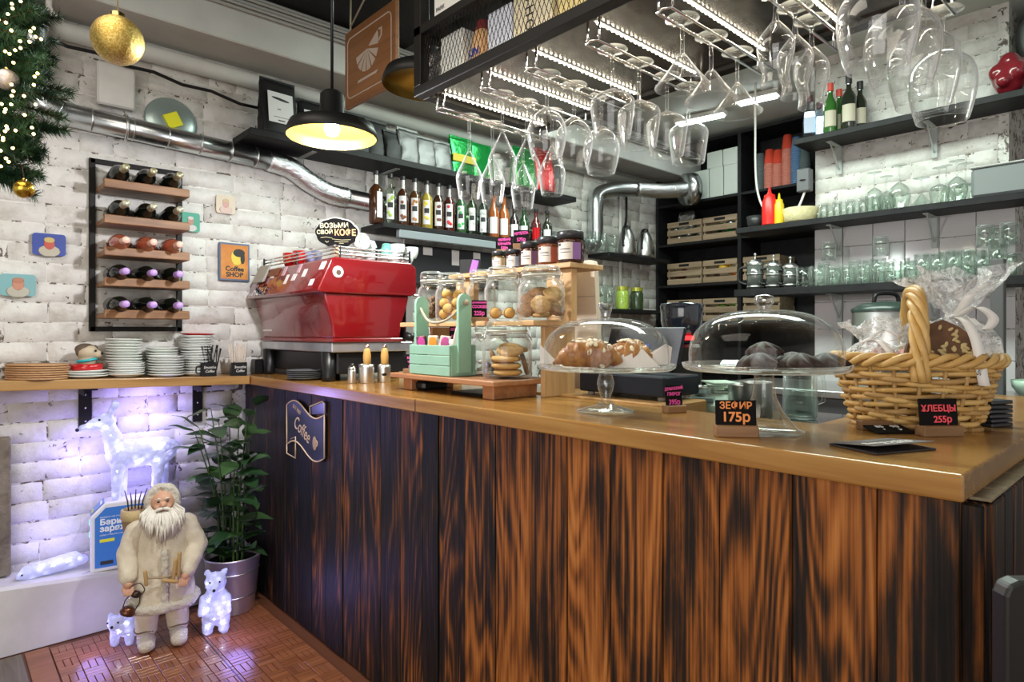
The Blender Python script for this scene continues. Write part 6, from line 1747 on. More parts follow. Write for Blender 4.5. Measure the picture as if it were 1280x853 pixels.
# ------------------------------------------------------------------ top bar shelf: liquor bottles
def liq(px, label, glassm, capc, lab, h=.30, sq=False, X=3.90, r=.038):
    t = thing('liquor_bottle', label, 'bottle', (X, sy(px, X), UZ+.0005), face_cam(X, sy(px, X)), 'liquor bottles on the top bar shelf')
    if sq:
        MB().cbox(-r,-r*.8,0,r,r*.8,h*.66,.010).build('bottle', glassm, t)
        MB().lathe([(r*.75,h*.655),(.016,h*.74),(.014,h*.86),(0,h*.86)], 16).build('neck', glassm, t)
    else:
        MB().lathe(bottle_mesh(r, h, .014, .58, .74) + [(0,h*.935)], 20).build('bottle', glassm, t)
    MB().lathe([(0,h*.85),(.0175,h*.85),(.0175,h),(0,h)], 14, smooth=False).build('cap', M('bottle_cap', capc, .4), t)
    if lab:
        if sq: MB().cbox(-r*.8,-r*.8-.001,h*.15,r*.8,-r*.8+.002,h*.5,.0004).build('label', lab, t)
        else: label_mb(r, h*.16, h*.46, -.9, .9).build('label', lab, t)
blueg = glass('pale_blue_bottle', (.70,.80,.92), 1.5, .9, .10)
greeng = M('green_bottle', (.03,.13,.02), .06, coat=1); darkg = M('dark_bottle', (.012,.018,.010), .06, coat=1)
lcream = M('cream_bottle_label', (.55,.50,.38), .6)
liq(1012, 'square clear gin bottle at the left end of the top bar shelf', blueg, (.10,.03,.04), M('pale_blue_label', (.45,.52,.66), .6), .27, True)
liq(1024, 'second square clear bottle beside the gin', blueg, (.10,.03,.04), None, .24, True, 3.97, .033)
liq(1038, 'green whiskey bottle with a red cap and cream label', greeng, (.72,.08,.05), lcream, .31)
liq(1049, 'green whiskey bottle with a red cap behind the first', greeng, (.72,.08,.05), lcream, .29, False, 3.98)
liq(1061, 'dark wine bottle with a cream label on the top bar shelf', darkg, (.03,.03,.03), lcream, .33, False, 3.90, .042)
liq(1075, 'dark bottle at the right of the liquor group', darkg, (.03,.03,.03), lcream, .30, False, 3.97)
t = thing('red_bust', 'glossy dark red ceramic bust on the top bar shelf', 'ornament', (3.90, sy(1262, 3.9), UZ+.0005), face_cam(3.9, .4))
mb = MB().ball((0,0,.10), .075, 16, 10, (1,1,1.1)).ball((-.04,-.03,.12), .045, 12, 8).ball((.03,-.04,.11), .05, 12, 8).ball((0,-.02,.17), .045, 12, 8).limb((0,0,.064), (0,0,.09), .062, .05).ball((.06,.0,.14), .04, 12, 8).ball((-.02,-.06,.07), .035, 12, 8)
blob('bust', mb, M('oxblood_glaze', (.20,.012,.02), .2, coat=.5), t, .008, 12)
o = tag(MB().tube([(3.7, .28, 2.62), (4.3, .52, 2.86), (4.74, .62, 2.97)], .16, 24).build('air_duct', M('grey_plastic_duct', (.33,.37,.36), .5)), 'wide grey round duct in the upper right corner', 'duct')
# ceiling tube lamps over the bar
def tube_lamp(label, loc, L):
    t = thing('tube_lamp', label, 'lamp', loc, .15, 'tube lamps over the bar')
    MB().cbox(-.05,-L/2,-.035,.05,L/2,0,.006).build('housing', mt['paper'], t)
    MB().cbox(-.038,-L/2+.02,-.048,.038,L/2-.02,-.0355,.004).build('diffuser', emis('cool_tube_glow', (.90,1.0,.97), 16), t)
tube_lamp('lit tube lamp on the ceiling above the red cups', (4.30, 2.12, 2.985), .30)
tube_lamp('lit tube lamp on the ceiling further into the corner', (4.38, 2.62, 2.985), .40)
t = thing('power_socket', 'grey socket block with a white cable beside the paper cups', 'socket', (3.99, 1.66, 2.17), 0)
MB().cbox(-.03,-.04,0,.03,.04,.14,.006).build('block', M('grey_socket', (.12,.12,.13), .4), t)
MB().cyl(-.031, 0, .07, .0705, .018, 14).build('inlet', mt['black'], t)
MB().tube(smoothpath([(0,.0,.0),(-.03,.03,-.10),(-.02,.10,-.16),(-.02,.22,-.12),(-.02,.30,.08),(-.02,.31,.50),(-.02,.31,.76)], 6), .007, 8).build('cable', mt['paper'], t)
# big urn below the bottom shelf and a lamp niche with odds and ends at the right
x, y = 3.55, at_x(1108, 400, 3.55)[1]
t = thing('steel_urn', 'steel urn with a dark lid behind the basket handle', 'urn', (x, y, 1.0), -.6)
MB().lathe([(0,0),(.15,0),(.155,.02),(.155,.40),(.15,.41),(0,.41)], 32).build('body', mt['steel'], t)
MB().lathe([(.158,.40),(.160,.415),(.11,.445),(0,.455)], 32).build('lid', M('dark_green_lid', (.03,.05,.04), .3), t)
MB().tube(smoothpath([(-.07,0,.445),(-.05,0,.49),(.05,0,.49),(.07,0,.445)], 5), .010, 8).build('lid_handle', mt['black'], t)
MB().box(-.16,-.03,.20,-.15,.03,.30).build('gauge', mt['black'], t)
bt = thing('back_counter', 'steel work counter along the tiled pier', 'counter', (3.75, 1.2, 0))
MB().cbox(-.42,-1.0,.965,.28,.75,1.0,.003).build('top', mt['steel'], bt)
MB().box(-.40,-.98,0,.26,.73,.964).build('cabinet', M('grey_cabinet', (.10,.10,.105), .5), bt)
o = tag(MB().lathe([(0,0),(.05,0),(.09,.06),(.095,.09),(.09,.09),(.085,.06),(.045,.006),(0,.006)], 24).build('green_bowl', M('pale_green_bowl', (.42,.58,.45), .3), None, (3.5, .47, 1.0005)), 'pale green bowl at the right edge behind the coasters', 'bowl')
for k, X in enumerate((3.45, 3.75)):
    o = tag(MB().cbox(-.025,-.025,0,.025,.025,.62,.004).build('steel_post', M('dull_grey_post', (.10,.10,.10), .5), None, (X, .60 - .13*k, 1.0005)), 'steel post at the right edge behind the basket, %s' % ('nearer' if k == 0 else 'farther'), 'post')
# ------------------------------------------------------------------ crockery on the wall shelf
plate_me = {}
def plate_mesh(r, h):
    return MB().lathe([(0,0),(r*.55,0),(r*.58,.002),(r*.96,h-.002),(r,h),(r,h+.0030),(r*.96,h+.0030),(r*.55,.0035),(0,.0035)], 32).mesh('saucer')
pgreen = M('pale_greenish_china', (.72,.75,.70), .2, coat=.4)
def stackp(px, y, r, n, pitch, h, mat, label, group, name='saucer', cat='saucer'):
    x = at_y(px, 460, y)[0]; z = shz(x) + .0008
    me = plate_mesh(r, h); me.materials.append(mat)
    for k in range(n):
        o = link(name, me, None, (x + random.uniform(-.001,.001), y + random.uniform(-.001,.001), z + k*pitch))
        o.rotation_euler = (0, .026, random.uniform(0,6))
        tag(o, label + ', %s from the bottom' % ORD[k], cat, group)
    return x, z + n*pitch
# round cork mats at the left
x = at_y(47, 470, 3.305)[0]; z = shz(x)+.001
cork = M('cork_mat', (.42,.22,.10), .8, col2=(.52,.30,.15), scale=60, bmp=.5)
for k in range(7):
    o = MB().lathe([(0,0),(.108,0),(.110,.003),(.108,.0070),(0,.0070)], 36).build('cork_mat', cork, None, (x+random.uniform(-.002,.002), 3.300, z+k*.0093)); o.rotation_euler = (0,.026,0)
    tag(o, 'round brown cork mat, %s from the bottom of the stack' % ORD[k], 'mat', 'round cork mats')
# white saucers with the red tray and the pug figurine
xs_, zt_ = stackp(108, 3.300, .086, 3, .0095, .012, mt['white'], 'white saucer under the red dish and pug figurine', 'saucers under the red dish')
t = thing('red_dish', 'flat red dish with a little handle under the pug figurine', 'dish', (xs_+.003, 3.30, zt_+.005), 0)
MB().lathe([(0,0),(.056,0),(.060,.004),(.060,.028),(.056,.028),(.054,.006),(0,.005)], 32).build('dish', mt['redcup'], t)
MB().tube([(-.058-.014*sin(q), 0, .016+.010*cos(q)) for q in [i*pi/8 for i in range(9)]], .0035, 6).build('handle', mt['redcup'], t)
t = thing('pug_figurine', 'small pug head figurine with a teal collar on the red dish', 'figurine', (xs_+.003, 3.30, zt_+.0105), face_cam(xs_, 3.3)+.3)
fawn = M('fawn_pug', (.50,.40,.28), .6)
blob('head', MB().ball((0,0,.072), .040, 16, 10, (1.05,1,.9)).limb((0,0,.036), (0,0,.06), .034, .030).ball((.030,-.022,.064), .020, 12, 8), fawn, t, .004, 3)
blob('cap_fur', MB().ball((-.006,.006,.086), .037, 14, 8, (1.1,1,.72)).ball((-.035,-.004,.076), .014, 10, 6, (.8,1,1.4)).ball((.030,.0,.090), .013, 10, 6, (.8,1,1.2)), M('brown_pug', (.11,.075,.05), .6), t, .004, 2)
MB().tube([(.036*cos(q), .036*sin(q), .040+.006*cos(q)) for q in [i*2*pi/24 for i in range(24)]], .006, 8, True).build('collar', M('teal_collar', (.02,.40,.46), .4), t)
MB().ball((.046,-.036,.068), .006, 8, 6).build('nose', mt['black'], t)
MB().ball((.020,-.040,.080), .005, 8, 6).build('eye', mt['black'], t)
# saucer and plate stacks
gwhite = pgreen
stackp(158, 3.285, .073, 6, .010, .014, mt['white'], 'white bowl-like saucer at the foot of the tall left stack', 'tall left saucer stack')
x0_ = at_y(155, 460, 3.290)[0]; zz_ = shz(x0_)+.06
me = plate_mesh(.073, .012); me.materials.append(pgreen)
for k in range(9):
    o = link('saucer', me, None, (x0_ + random.uniform(-.001,.001), 3.290, zz_ + .0006 + k*.0125)); o.rotation_euler = (0,.026,0); tag(o, 'pale greenish saucer in the tall left stack, %s above the white ones' % ORD[k], 'saucer', 'tall left saucer stack')
stackp(203, 3.315, .068, 11, .0122, .012, pgreen, 'pale greenish saucer in the stack behind the low white one', 'saucers behind the low white stack')
stackp(206, 3.262-.0, .0, 0, .01, .01, mt['white'], '', '') if False else None
x, zt = stackp(247, 3.315, .074, 16, .0120, .012, mt['white'], 'white saucer in the tallest stack left of the straws', 'tallest white saucer stack')
o = link('saucer', (lambda m: (m.materials.append(mt['redcup']), m)[1])(plate_mesh(.077, .010)), None, (x, 3.315, zt+.001)); o.rotation_euler = (0,.026,0); tag(o, 'red saucer on top of the tallest white stack', 'saucer')
stackp(207, 3.235, .070, 10, .0092, .012, mt['white'], 'white saucer in the low front stack', 'low front saucer stack') if False else None
xs2 = at_y(207, 460, 3.262)[0]
# black caddies with straws
def caddy(px, y, w, label):
    x = at_y(px, 460, y)[0]
    t = thing('black_caddy', label, 'caddy', (x, y, shz(x)+.0008), face_cam(x, y)*.5, 'black caddies on the wall shelf')
    h = .066; d = .026
    for nm_, a_ in (('front_wall',(-w/2,-d,0,w/2,-d+.003,h)),('back_wall',(-w/2,d-.003,0,w/2,d,h)),('side_wall',(-w/2,-d+.003,0,-w/2+.003,d-.003,h)),('side_wall',(w/2-.003,-d+.003,0,w/2,d-.003,h)),('bottom',(-w/2+.003,-d+.003,0,w/2-.003,d-.003,.003))):
        MB().cbox(*a_, .0006).build(nm_, mt['black'], t)
    txt(t, 'Smoothie', .0185, (.004,-d-.0008,.043), ROT_Y, mt['chalk'], shear=.25, sx=.75)
    txt(t, 'Coffee', .0185, (.004,-d-.0008,.024), ROT_Y, mt['chalk'], shear=.25, sx=.8)
    return t, x
t, xa = caddy(260, 3.245, .068, 'black lettered caddy with a wire handle, left of the pair')
MB().tube(smoothpath([(-.034,-.01,.05),(-.052,-.012,.045),(-.052,-.012,.018),(-.034,-.01,.014)], 4), .003, 6).build('handle', mt['black'], t)
t, xb = caddy(298, 3.245, .072, 'black lettered caddy full of straws beside the counter corner')
strawb = M('black_straw', (.012,.012,.013), .4); straww = M('paper_straw', (.60,.52,.44), .6)
for k in range(14):
    u = random.uniform(-.024,.024); lean = random.uniform(-.10,.10)
    X = xa + .018 + u*.9; o = MB().tube([(0,0,0),(lean*.3, random.uniform(-.012,.012), .135+random.uniform(-.015,.012))], .0026, 6).build('straw', strawb, None, (X, 3.247+random.uniform(-.008,.012), shz(X)+.006))
    tag(o, 'black straw in the left caddy', 'straw', 'black straws in the left caddy')
for k in range(16):
    u = -.029 + .058*k/15; lean = u*.55
    X = xb + u; o = MB().tube([(0,0,0),(lean, random.uniform(-.010,.010), .150+random.uniform(-.012,.006))], .0032, 7).build('straw', straww, None, (X, 3.247+random.uniform(-.006,.008), shz(X)+.006))
    tag(o, 'beige paper straw in the right caddy', 'straw', 'beige straws in the right caddy')
o = tag(MB().cbox(-.030,-.03,0,.030,.03,.075,.004).build('black_box', mt['black'], None, (at_y(318, 460, 3.30)[0]+.04, 3.345, 1.081)), 'plain black box behind the straws on the counter', 'box')
# low front stack of white saucers
me = plate_mesh(.075, .012); me.materials.append(mt['white'])
for k in range(8):
    o = link('saucer', me, None, (at_y(207, 460, 3.275)[0], 3.262, shz(.83)+.0008+k*.0120)); o.rotation_euler = (0,.026,0)
    tag(o, 'white saucer in the low front stack, %s from the bottom' % ORD[k], 'saucer', 'low front saucer stack')

# ------------------------------------------------------------------ charger box on the ledge
mt['whitebox'] = M('white_charger_shell', (.74,.74,.76), .3)
bxp = at_z(127, 719, .247)
cb_ = thing('charging_station', 'white charging station with a blue front on the ledge', 'charging station', (.640, 3.285, .2495), -.16)
mb = MB(); mb.xf = Matrix.Rotation(pi/2, 4, 'X')
mb.prism([(-.135,0),(.135,0),(.135,.30),(-.080,.30),(-.135,.245)], -.055, .055)
o = mb.build('housing', mt['whitebox'], cb_); b_ = o.modifiers.new('b','BEVEL'); b_.width = .008; b_.segments = 3
mb = MB(); mb.xf = Matrix.Rotation(pi/2, 4, 'X')
mb.prism([(-.118,.018),(.118,.018),(.118,.278),(-.078,.278),(-.118,.235)], .055, .0565)
mb.build('blue_front', M('blue_front', (.045,.20,.62), .35), cb_)
ft = M('front_print', (.82,.85,.90), .5)
txt(cb_, 'Бери', .034, (-.100,-.0572,.215), ROT_Y, ft, align='LEFT', bold=.0012)
txt(cb_, 'заряжай', .034, (-.100,-.0572,.186), ROT_Y, ft, align='LEFT', bold=.0012)
txt(cb_, 'зарядись где угодно', .009, (-.100,-.0572,.238), ROT_Y, ft, align='LEFT')
txt(cb_, 'найди станцию и возьми', .009, (-.100,-.0572,.160), ROT_Y, ft, align='LEFT')
MB().cbox(-.100,-.0575,.128,-.045,-.0562,.142,.0005).build('yellow_pill', M('yellow_pill', (.72,.72,.05), .5), cb_)
MB().cbox(-.098,-.0575,.030,-.050,-.0562,.046,.0005).build('black_badge', mt['ink'], cb_)
slot = M('slot_grey', (.45,.45,.48), .5); grn_led = emis('green_led', (.10,1.0,.45), 2.2)
for r_ in range(4):
    for c_ in range(2):
        z_ = .205 - r_*.052; y_ = -.025 + c_*.050
        MB().cbox(-.1375, y_-.008, z_-.016, -.1345, y_+.008, z_+.016, .0006).build('powerbank_slot', slot, cb_)
        if r_ < 2: MB().cbox(-.1385, y_-.006, z_-.002, -.1374, y_+.006, z_+.010, .0004).build('slot_lamp', grn_led, cb_)
mb = MB(); mb.xf = Matrix.Translation((-.1085,0,.2735)) @ Matrix.Rotation(radians(-45),4,'Y'); mb.cbox(-.036,-.046,.0005,.036,.046,.003,.0008); mb.build('sloping_sticker', M('pale_blue_sticker', (.16,.30,.52), .45), cb_)
m2 = MB(); m2.xf = mb.xf; m2.cbox(-.028,-.035,.003,-.018,.030,.0042,.0003); m2.build('yellow_strip', M('yellow_strip', (.62,.58,.12), .5), cb_)
m2 = MB(); m2.xf = mb.xf; m2.cbox(.018,-.035,.003,.028,.030,.0042,.0003); m2.build('white_strip', ft, cb_)
MB().tube(smoothpath([(-.13,-.03,.004),(-.18,-.07,.004),(-.20,-.065,.004),(-.24,-.06,.005),(-.30,-.05,.008)], 5), .0022, 6).build('cable', M('grey_lead', (.3,.3,.32), .5), cb_)

# ------------------------------------------------------------------ lit acrylic animals
def acrylic(name, col, s):
    m, nt, b = nodes(name)
    b.inputs['Base Color'].default_value = rgba((.45,.48,.66)); b.inputs['Roughness'].default_value = .35
    b.inputs['Emission Color'].default_value = rgba(col); 
    v = coords(nt, (1,1,1)); n = N(nt, 'ShaderNodeTexNoise', Scale=60, Detail=4); nt.links.new(v, n.inputs['Vector']); bump(nt, b, n.outputs['Fac'], .7, .006)
    # the lamps inside shine out in blotches
    vo = N(nt, 'ShaderNodeTexVoronoi', Scale=26); nt.links.new(v, vo.inputs['Vector'])
    r = ramp(nt, [(.0, (1,1,1)), (.42, (.30,)*3), (1, (.22,)*3)], vo.outputs['Distance'])
    mu = N(nt, 'ShaderNodeMath', operation='MULTIPLY'); mu.inputs[1].default_value = s; nt.links.new(r.outputs[0], mu.inputs[0]); nt.links.new(mu.outputs[0], b.inputs['Emission Strength'])
    return m
acr = acrylic('lit_acrylic', (.46,.47,1.0), .78)
ledw = emis('cold_led', (.80,.84,1.0), 26)
def leds(t, pts, r=.0035):
    mb = MB()
    for p in pts: mb.ball(p, r, 8, 5)
    o = mb.build('led_points', ledw, t); o['kind'] = 'stuff'
def glow(t, loc, e, col=(.36,.30,1.0)):
    l = bpy.data.lights.new('animal_glow', 'POINT'); l.energy = e; l.color = col; l.shadow_soft_size = .06
    o = bpy.data.objects.new('animal_glow', l); C.objects.link(o); o.parent = t; o.location = loc
dx_, _, dz_ = at_y(168, 620, 3.285)
d_ = thing('lit_deer', 'glowing acrylic deer standing on the charging station', 'light figure', (.680, 3.285, .5505), face_cam(.77, 3.285)*.55)
mb = MB()
mb.limb((-.055,0,.195), (.105,0,.200), .066, .062)
mb.limb((-.075,0,.225), (-.110,-.005,.330), .048, .030)
mb.limb((-.115,-.006,.352), (-.205,-.014,.325), .038, .016)
mb.limb((-.100,.022,.385), (-.085,.036,.418), .012, .010); mb.limb((-.100,-.030,.385), (-.088,-.046,.418), .012, .010)
mb.ball((-.080,.040,.425), .019, 10, 8, (1,.5,1.2)); mb.ball((-.083,-.050,.425), .019, 10, 8, (1,.5,1.2))
mb.limb((-.070,-.030,.18), (-.080,-.032,.012), .030, .018); mb.limb((-.055,.032,.18), (-.050,.036,.012), .030, .018)
mb.limb((.090,-.030,.18), (.075,-.032,.012), .032, .018); mb.limb((.105,.032,.18), (.115,.036,.012), .032, .018)
mb.limb((.155,0,.225), (.185,0,.205), .018, .010)
blob('body', mb, acr, d_, .007, 5, noise=.004, nscale=70)
MB().ball((-.222,-.018,.322), .008, 10, 6).build('nose', mt['black'], d_); MB().ball((-.142,-.040,.362), .0055, 8, 6).build('eye', mt['black'], d_)
rr = random.Random(9)
leds(d_, [(rr.uniform(-.10,.15), -.064*sqrt(max(.1,1-abs(rr.uniform(-.6,.6)))), .20+rr.uniform(-.045,.05)) for _ in range(20)] + [(-.18,-.035,.338),(-.15,-.042,.345),(-.12,-.040,.33),(-.10,-.036,.29),(-.075,-.052,.13),(.08,-.052,.12),(.075,-.047,.07),(-.08,-.048,.06)])
glow(d_, (.06,-.01,.37), 1.5); glow(d_, (-.20,-.02,.20), .9); glow(d_, (.02,-.03,.06), .5)
bu = at_z(157, 804, 0)
t = thing('lit_bear_cub', 'small glowing bear cub standing left of the doll', 'light figure', (bu[0], bu[1], .0055), face_cam(bu[0], bu[1])-.35)
mb = MB().limb((0,-.03,.085), (.0,.05,.085), .042, .042).limb((-.012,-.07,.108), (-.012,-.085,.104), .034, .020).ball((-.036,-.055,.135), .011, 8, 6).ball((.014,-.055,.135), .011, 8, 6)
for x_ in (-.026,.026):
    for y_ in (-.035,.05): mb.limb((x_,y_,.07), (x_*1.05,y_,.014), .020, .017)
blob('body', mb, acr, t, .005, 4, noise=.003, nscale=80)
MB().ball((-.012,-.106,.108), .006, 8, 6).build('nose', mt['black'], t); MB().ball((.008,-.097,.122), .004, 8, 6).build('eye', mt['black'], t); MB().ball((-.032,-.095,.122), .004, 8, 6).build('eye', mt['black'], t)
leds(t, [(-.03,-.05,.06),(.03,-.05,.05),(.0,-.074,.07),(.03,-.06,.10)], .003); glow(t, (-.09,-.08,.07), .4)
bu2 = at_z(270, 793, 0)
t = thing('lit_bear', 'glowing bear standing upright beside the metal plant pot', 'light figure', (bu2[0], bu2[1], .0055), face_cam(bu2[0], bu2[1])-.15)
mb = MB().limb((0,0,.09), (0,0,.16), .054, .046).ball((0,-.010,.222), .044, 14, 8).limb((.004,-.04,.213), (.004,-.062,.206), .022, .014).ball((-.034,0,.262), .014, 8, 6).ball((.034,0,.262), .014, 8, 6)
mb.limb((-.030,0,.07), (-.032,-.006,.018), .026, .022).limb((.030,0,.07), (.032,-.006,.018), .026, .022).limb((-.045,-.01,.155), (-.052,-.04,.105), .018, .015).limb((.045,-.01,.155), (.052,-.04,.105), .018, .015)
blob('body', mb, acr, t, .006, 4, noise=.0035, nscale=80)
MB().ball((.004,-.077,.210), .0065, 8, 6).build('nose', mt['black'], t); MB().ball((-.016,-.052,.236), .0042, 8, 6).build('eye', mt['black'], t); MB().ball((.022,-.052,.236), .0042, 8, 6).build('eye', mt['black'], t)
leds(t, [(-.03,-.048,.12),(.02,-.05,.10),(-.025,-.045,.16),(.04,-.035,.14),(0,-.053,.08),(.03,-.035,.05),(-.03,-.035,.04),(-.03,-.04,.23)], .003); glow(t, (.10,-.10,.10), .6)
lp = at_z(64, 722, .272)
t = thing('lit_seal', 'glowing acrylic animal lying on the ledge at the left', 'light figure', (lp[0]+.01, 3.305, .268), .15)
mb = MB().limb((-.085,0,.030), (.075,.005,.038), .030, .036).limb((.08,0,.036), (.115,0,.03), .030, .02).limb((-.09,-.006,.03), (-.118,-.012,.024), .026, .014)
blob('body', mb, acr, t, .006, 5, noise=.003, nscale=80)
MB().ball((-.112,-.030,.034), .004, 8, 6).build('eye', mt['black'], t)
leds(t, [(-.05,-.028,.045),(0,-.030,.05),(.05,-.032,.05),(.09,-.024,.045)], .003); glow(t, (0,-.02,.15), .4)

# ------------------------------------------------------------------ bearded winter doll
sx0, sy0, _ = at_z(203, 806, 0)
dl = thing('winter_doll', 'white-bearded winter doll in a cream fur coat and boots', 'doll', (sx0, sy0, .0055), face_cam(sx0, sy0)+.04)
felt = M('cream_felt', (.68,.60,.45), .9, col2=(.76,.69,.55), scale=30, bmp=.5, bscale=120)
fur = M('white_fur', (.74,.68,.58), .95, bmp=1, bscale=140, bdist=.01)
skin = M('doll_skin', (.62,.34,.22), .5); hairm = M('beard_white', (.80,.76,.68), .8)
for s in (-1, 1):
    mb = MB().limb((s*.058,-.040,.035), (s*.060,.025,.037), .034, .034).ball((s*.058,-.062,.030), .032, 12, 8, (1.05,1,.85))
    bt_ = blob('boot', mb, fur, dl, .006, 4, noise=.003, nscale=60)
    MB().tube([(s*.060+.040*cos(q), .012+.042*sin(q), .070+.004*sin(3*q)) for q in [i*2*pi/20 for i in range(20)]], .0035, 6, True).build('boot_lace', M('brown_cord', (.20,.13,.08), .8), bt_)
    blob('leg', MB().limb((s*.058,.010,.07), (s*.052,.010,.20), .042, .050), felt, dl, .007, 4, noise=.003, nscale=40)
# coat with soft vertical folds
mb = MB()
prof = [(0,.165),(.098,.165),(.118,.172),(.124,.20),(.116,.27),(.102,.33),(.098,.40),(.096,.46),(.080,.51),(.050,.54),(0,.55)]
P = smoothpath([(p[0],0,p[1]) for p in prof], 4)
mb.lathe([(max(p.x, 0), p.z) for p in P[:-1]] + [(0,.55)], 48, fn=lambda q, z: (1+.035*sin(6*q)*max(0,(.40-z)/.25))*(1-.18*abs(sin(q))**2))
mb.build('coat', felt, dl)
mb = MB()
for i in range(42):
    q = 2*pi*i/42; r_ = .124*(1+.035*sin(6*q))*(1-.18*abs(sin(q))**2)
    mb.ball((r_*cos(q), r_*sin(q), .182), .021, 8, 6)
for i in range(12): mb.ball((.004, -.094-.010*(1-i/12), .20+i*.018), .017, 8, 6, (1.0,.5,1))
blob('fur_trim', mb, fur, dl, .006, 2, noise=.005, nscale=70)
# arms
arms = {-1: [(-.088,0,.485), (-.124,-.010,.395), (-.122,-.055,.318)], 1: [(.088,0,.485), (.130,-.010,.395), (.088,-.082,.318)]}
for s, p in arms.items():
    mb = MB().limb(p[0], p[1], .045, .041).limb(p[1], p[2], .041, .033)
    blob('sleeve', mb, felt, dl, .007, 5, noise=.003, nscale=40)
    hv = (Vector(p[2])-Vector(p[1])).normalized(); c = Vector(p[2]) + hv*.030
    side = Vector((-s,-.25,0)).normalized(); dn = Vector((0,-.35,-1)).normalized()
    mb = MB().limb(p[2], c, .014, .017)
    for k in range(4):
        b0 = c + side*(.010*(k-1.5)) + hv*.012
        mid = b0 + hv*.012 + dn*.006; tip = mid + dn*(.014-.002*abs(k-1.5)) - hv*.002
        mb.limb(b0, mid, .0052, .0048).limb(mid, tip, .0048, .0040)
    mb.limb(c - side*.014, c - side*.020 + hv*.012 + dn*.010, .0055, .0045)
    blob('hand', mb, skin, dl, .0024, 2)
# head, hood and beard
mb = MB().ball((0,-.016,.594), .045, 18, 12, (1,.98,1.1)).ball((0,-.062,.588), .0105, 10, 8, (1,1,.9)).ball((-.020,-.046,.580), .013, 10, 8).ball((.020,-.046,.580), .013, 10, 8).ball((0,-.047,.612), .015, 12, 8, (1.8,.6,.6))
blob('face', mb, skin, dl, .0035, 2)
for s in (-1, 1):
    MB().ball((s*.0165,-.0575,.602), .0048, 10, 6, (1.2,.6,.8)).build('eye', M('doll_eye', (.05,.04,.04), .2), dl)
    MB().tube([(s*.006,-.062,.6125),(s*.016,-.061,.616),(s*.026,-.054,.611)], .0025, 6).build('eyebrow', hairm, dl)
MB().ball((0,-.060,.567), .005, 10, 6, (1.6,.5,.5)).build('mouth', M('doll_lip', (.42,.12,.10), .5), dl)
mb = MB()
for i in range(26):
    q = 2*pi*i/26
    mb.ball((.054*cos(q), -.018-.004*sin(q), .597+.060*sin(q)), .0155, 8, 6)
mb.ball((0,.012,.598), .060, 18, 12, (1,.95,1.1)); mb.limb((0,.01,.53), (0,.012,.57), .055, .055)
hd = blob('hood', mb, fur, dl, .006, 3, noise=.005, nscale=60)
mb = MB(); rr = random.Random(3)
for i in range(190):
    q = rr.uniform(-1.35,1.35); x_ = .047*sin(q); 
    y_ = -.036-.020*cos(q); z_ = .562 - .016*cos(q)*rr.random() + .030*(1-cos(q))
    L = .090*rr.uniform(.7,1.15)*(.55+.6*cos(q)**2)
    p0 = Vector((x_, y_, z_)); p2 = p0 + Vector((x_*.7+rr.uniform(-.010,.010), -.030+rr.uniform(-.012,.008), -L)); p1 = (p0+p2)/2 + Vector((x_*.3,-.020,.006))
    mb.tube([p0, p1, p2], [.0048,.0042,.0008], 5)
o = mb.build('beard', hairm, dl); o['kind'] = 'stuff'
for s in (-1, 1):
    MB().tube([(0,-.064,.576),(s*.014,-.065,.574),(s*.030,-.056,.564),(s*.038,-.050,.552)], [.006,.007,.005,.002], 8).build('moustache', hairm, dl)
# rope belt with wooden toggles
togg = M('toggle_wood', (.52,.34,.14), .6)
MB().tube([(-.060,-.110,.318),(0,-.117,.312),(.050,-.112,.315)], .004, 6).build('belt_cord', M('belt_cord', (.42,.32,.20), .8), dl)
for p0, p1 in (((-.060,-.112,.295),(-.064,-.114,.345)), ((.034,-.118,.300),(.042,-.122,.375)), ((.052,-.116,.31),(.056,-.122,.40)), ((.000,-.122,.302),(.045,-.122,.288))):
    MB().limb(p0, p1, .0075, .0075, 10).build('toggle', togg, dl)
# sack with twigs on the back
mb = MB().limb((-.095,.045,.43), (-.100,.035,.52), .038, .046).ball((-.090,.04,.40), .035, 10, 8)
sk_ = blob('sack', mb, M('burlap', (.28,.18,.10), .9, bmp=.8, bscale=150), dl, .006, 3)
MB().lathe([(.042,.520),(.050,.530),(.048,.565),(.040,.566),(.038,.53)], 20, (-.100,.035,0)).build('sack_cuff', M('sack_fur', (.55,.42,.22), .9, bmp=.8, bscale=120), sk_)
for k in range(5):
    x_ = -.118+.010*k
    MB().tube([(x_,.035,.54),(x_-.006+.004*k,.035,.60),(x_-.016+.010*k,.03,.645-.01*(k%2))], [.0035,.003,.0018], 6).build('twig', bark, sk_)
for k, (x_, z_, c) in enumerate(((-.080,.500,'w'),(-.092,.494,'o'),(-.068,.508,'o'),(-.100,.480,'o'),(-.070,.494,'w'),(-.084,.486,'o'))):
    MB().ball((x_, -.022, z_), .0065, 10, 6).build('berry', mt['white'] if c == 'w' else M('orange_berry', (.70,.25,.03), .3), sk_)
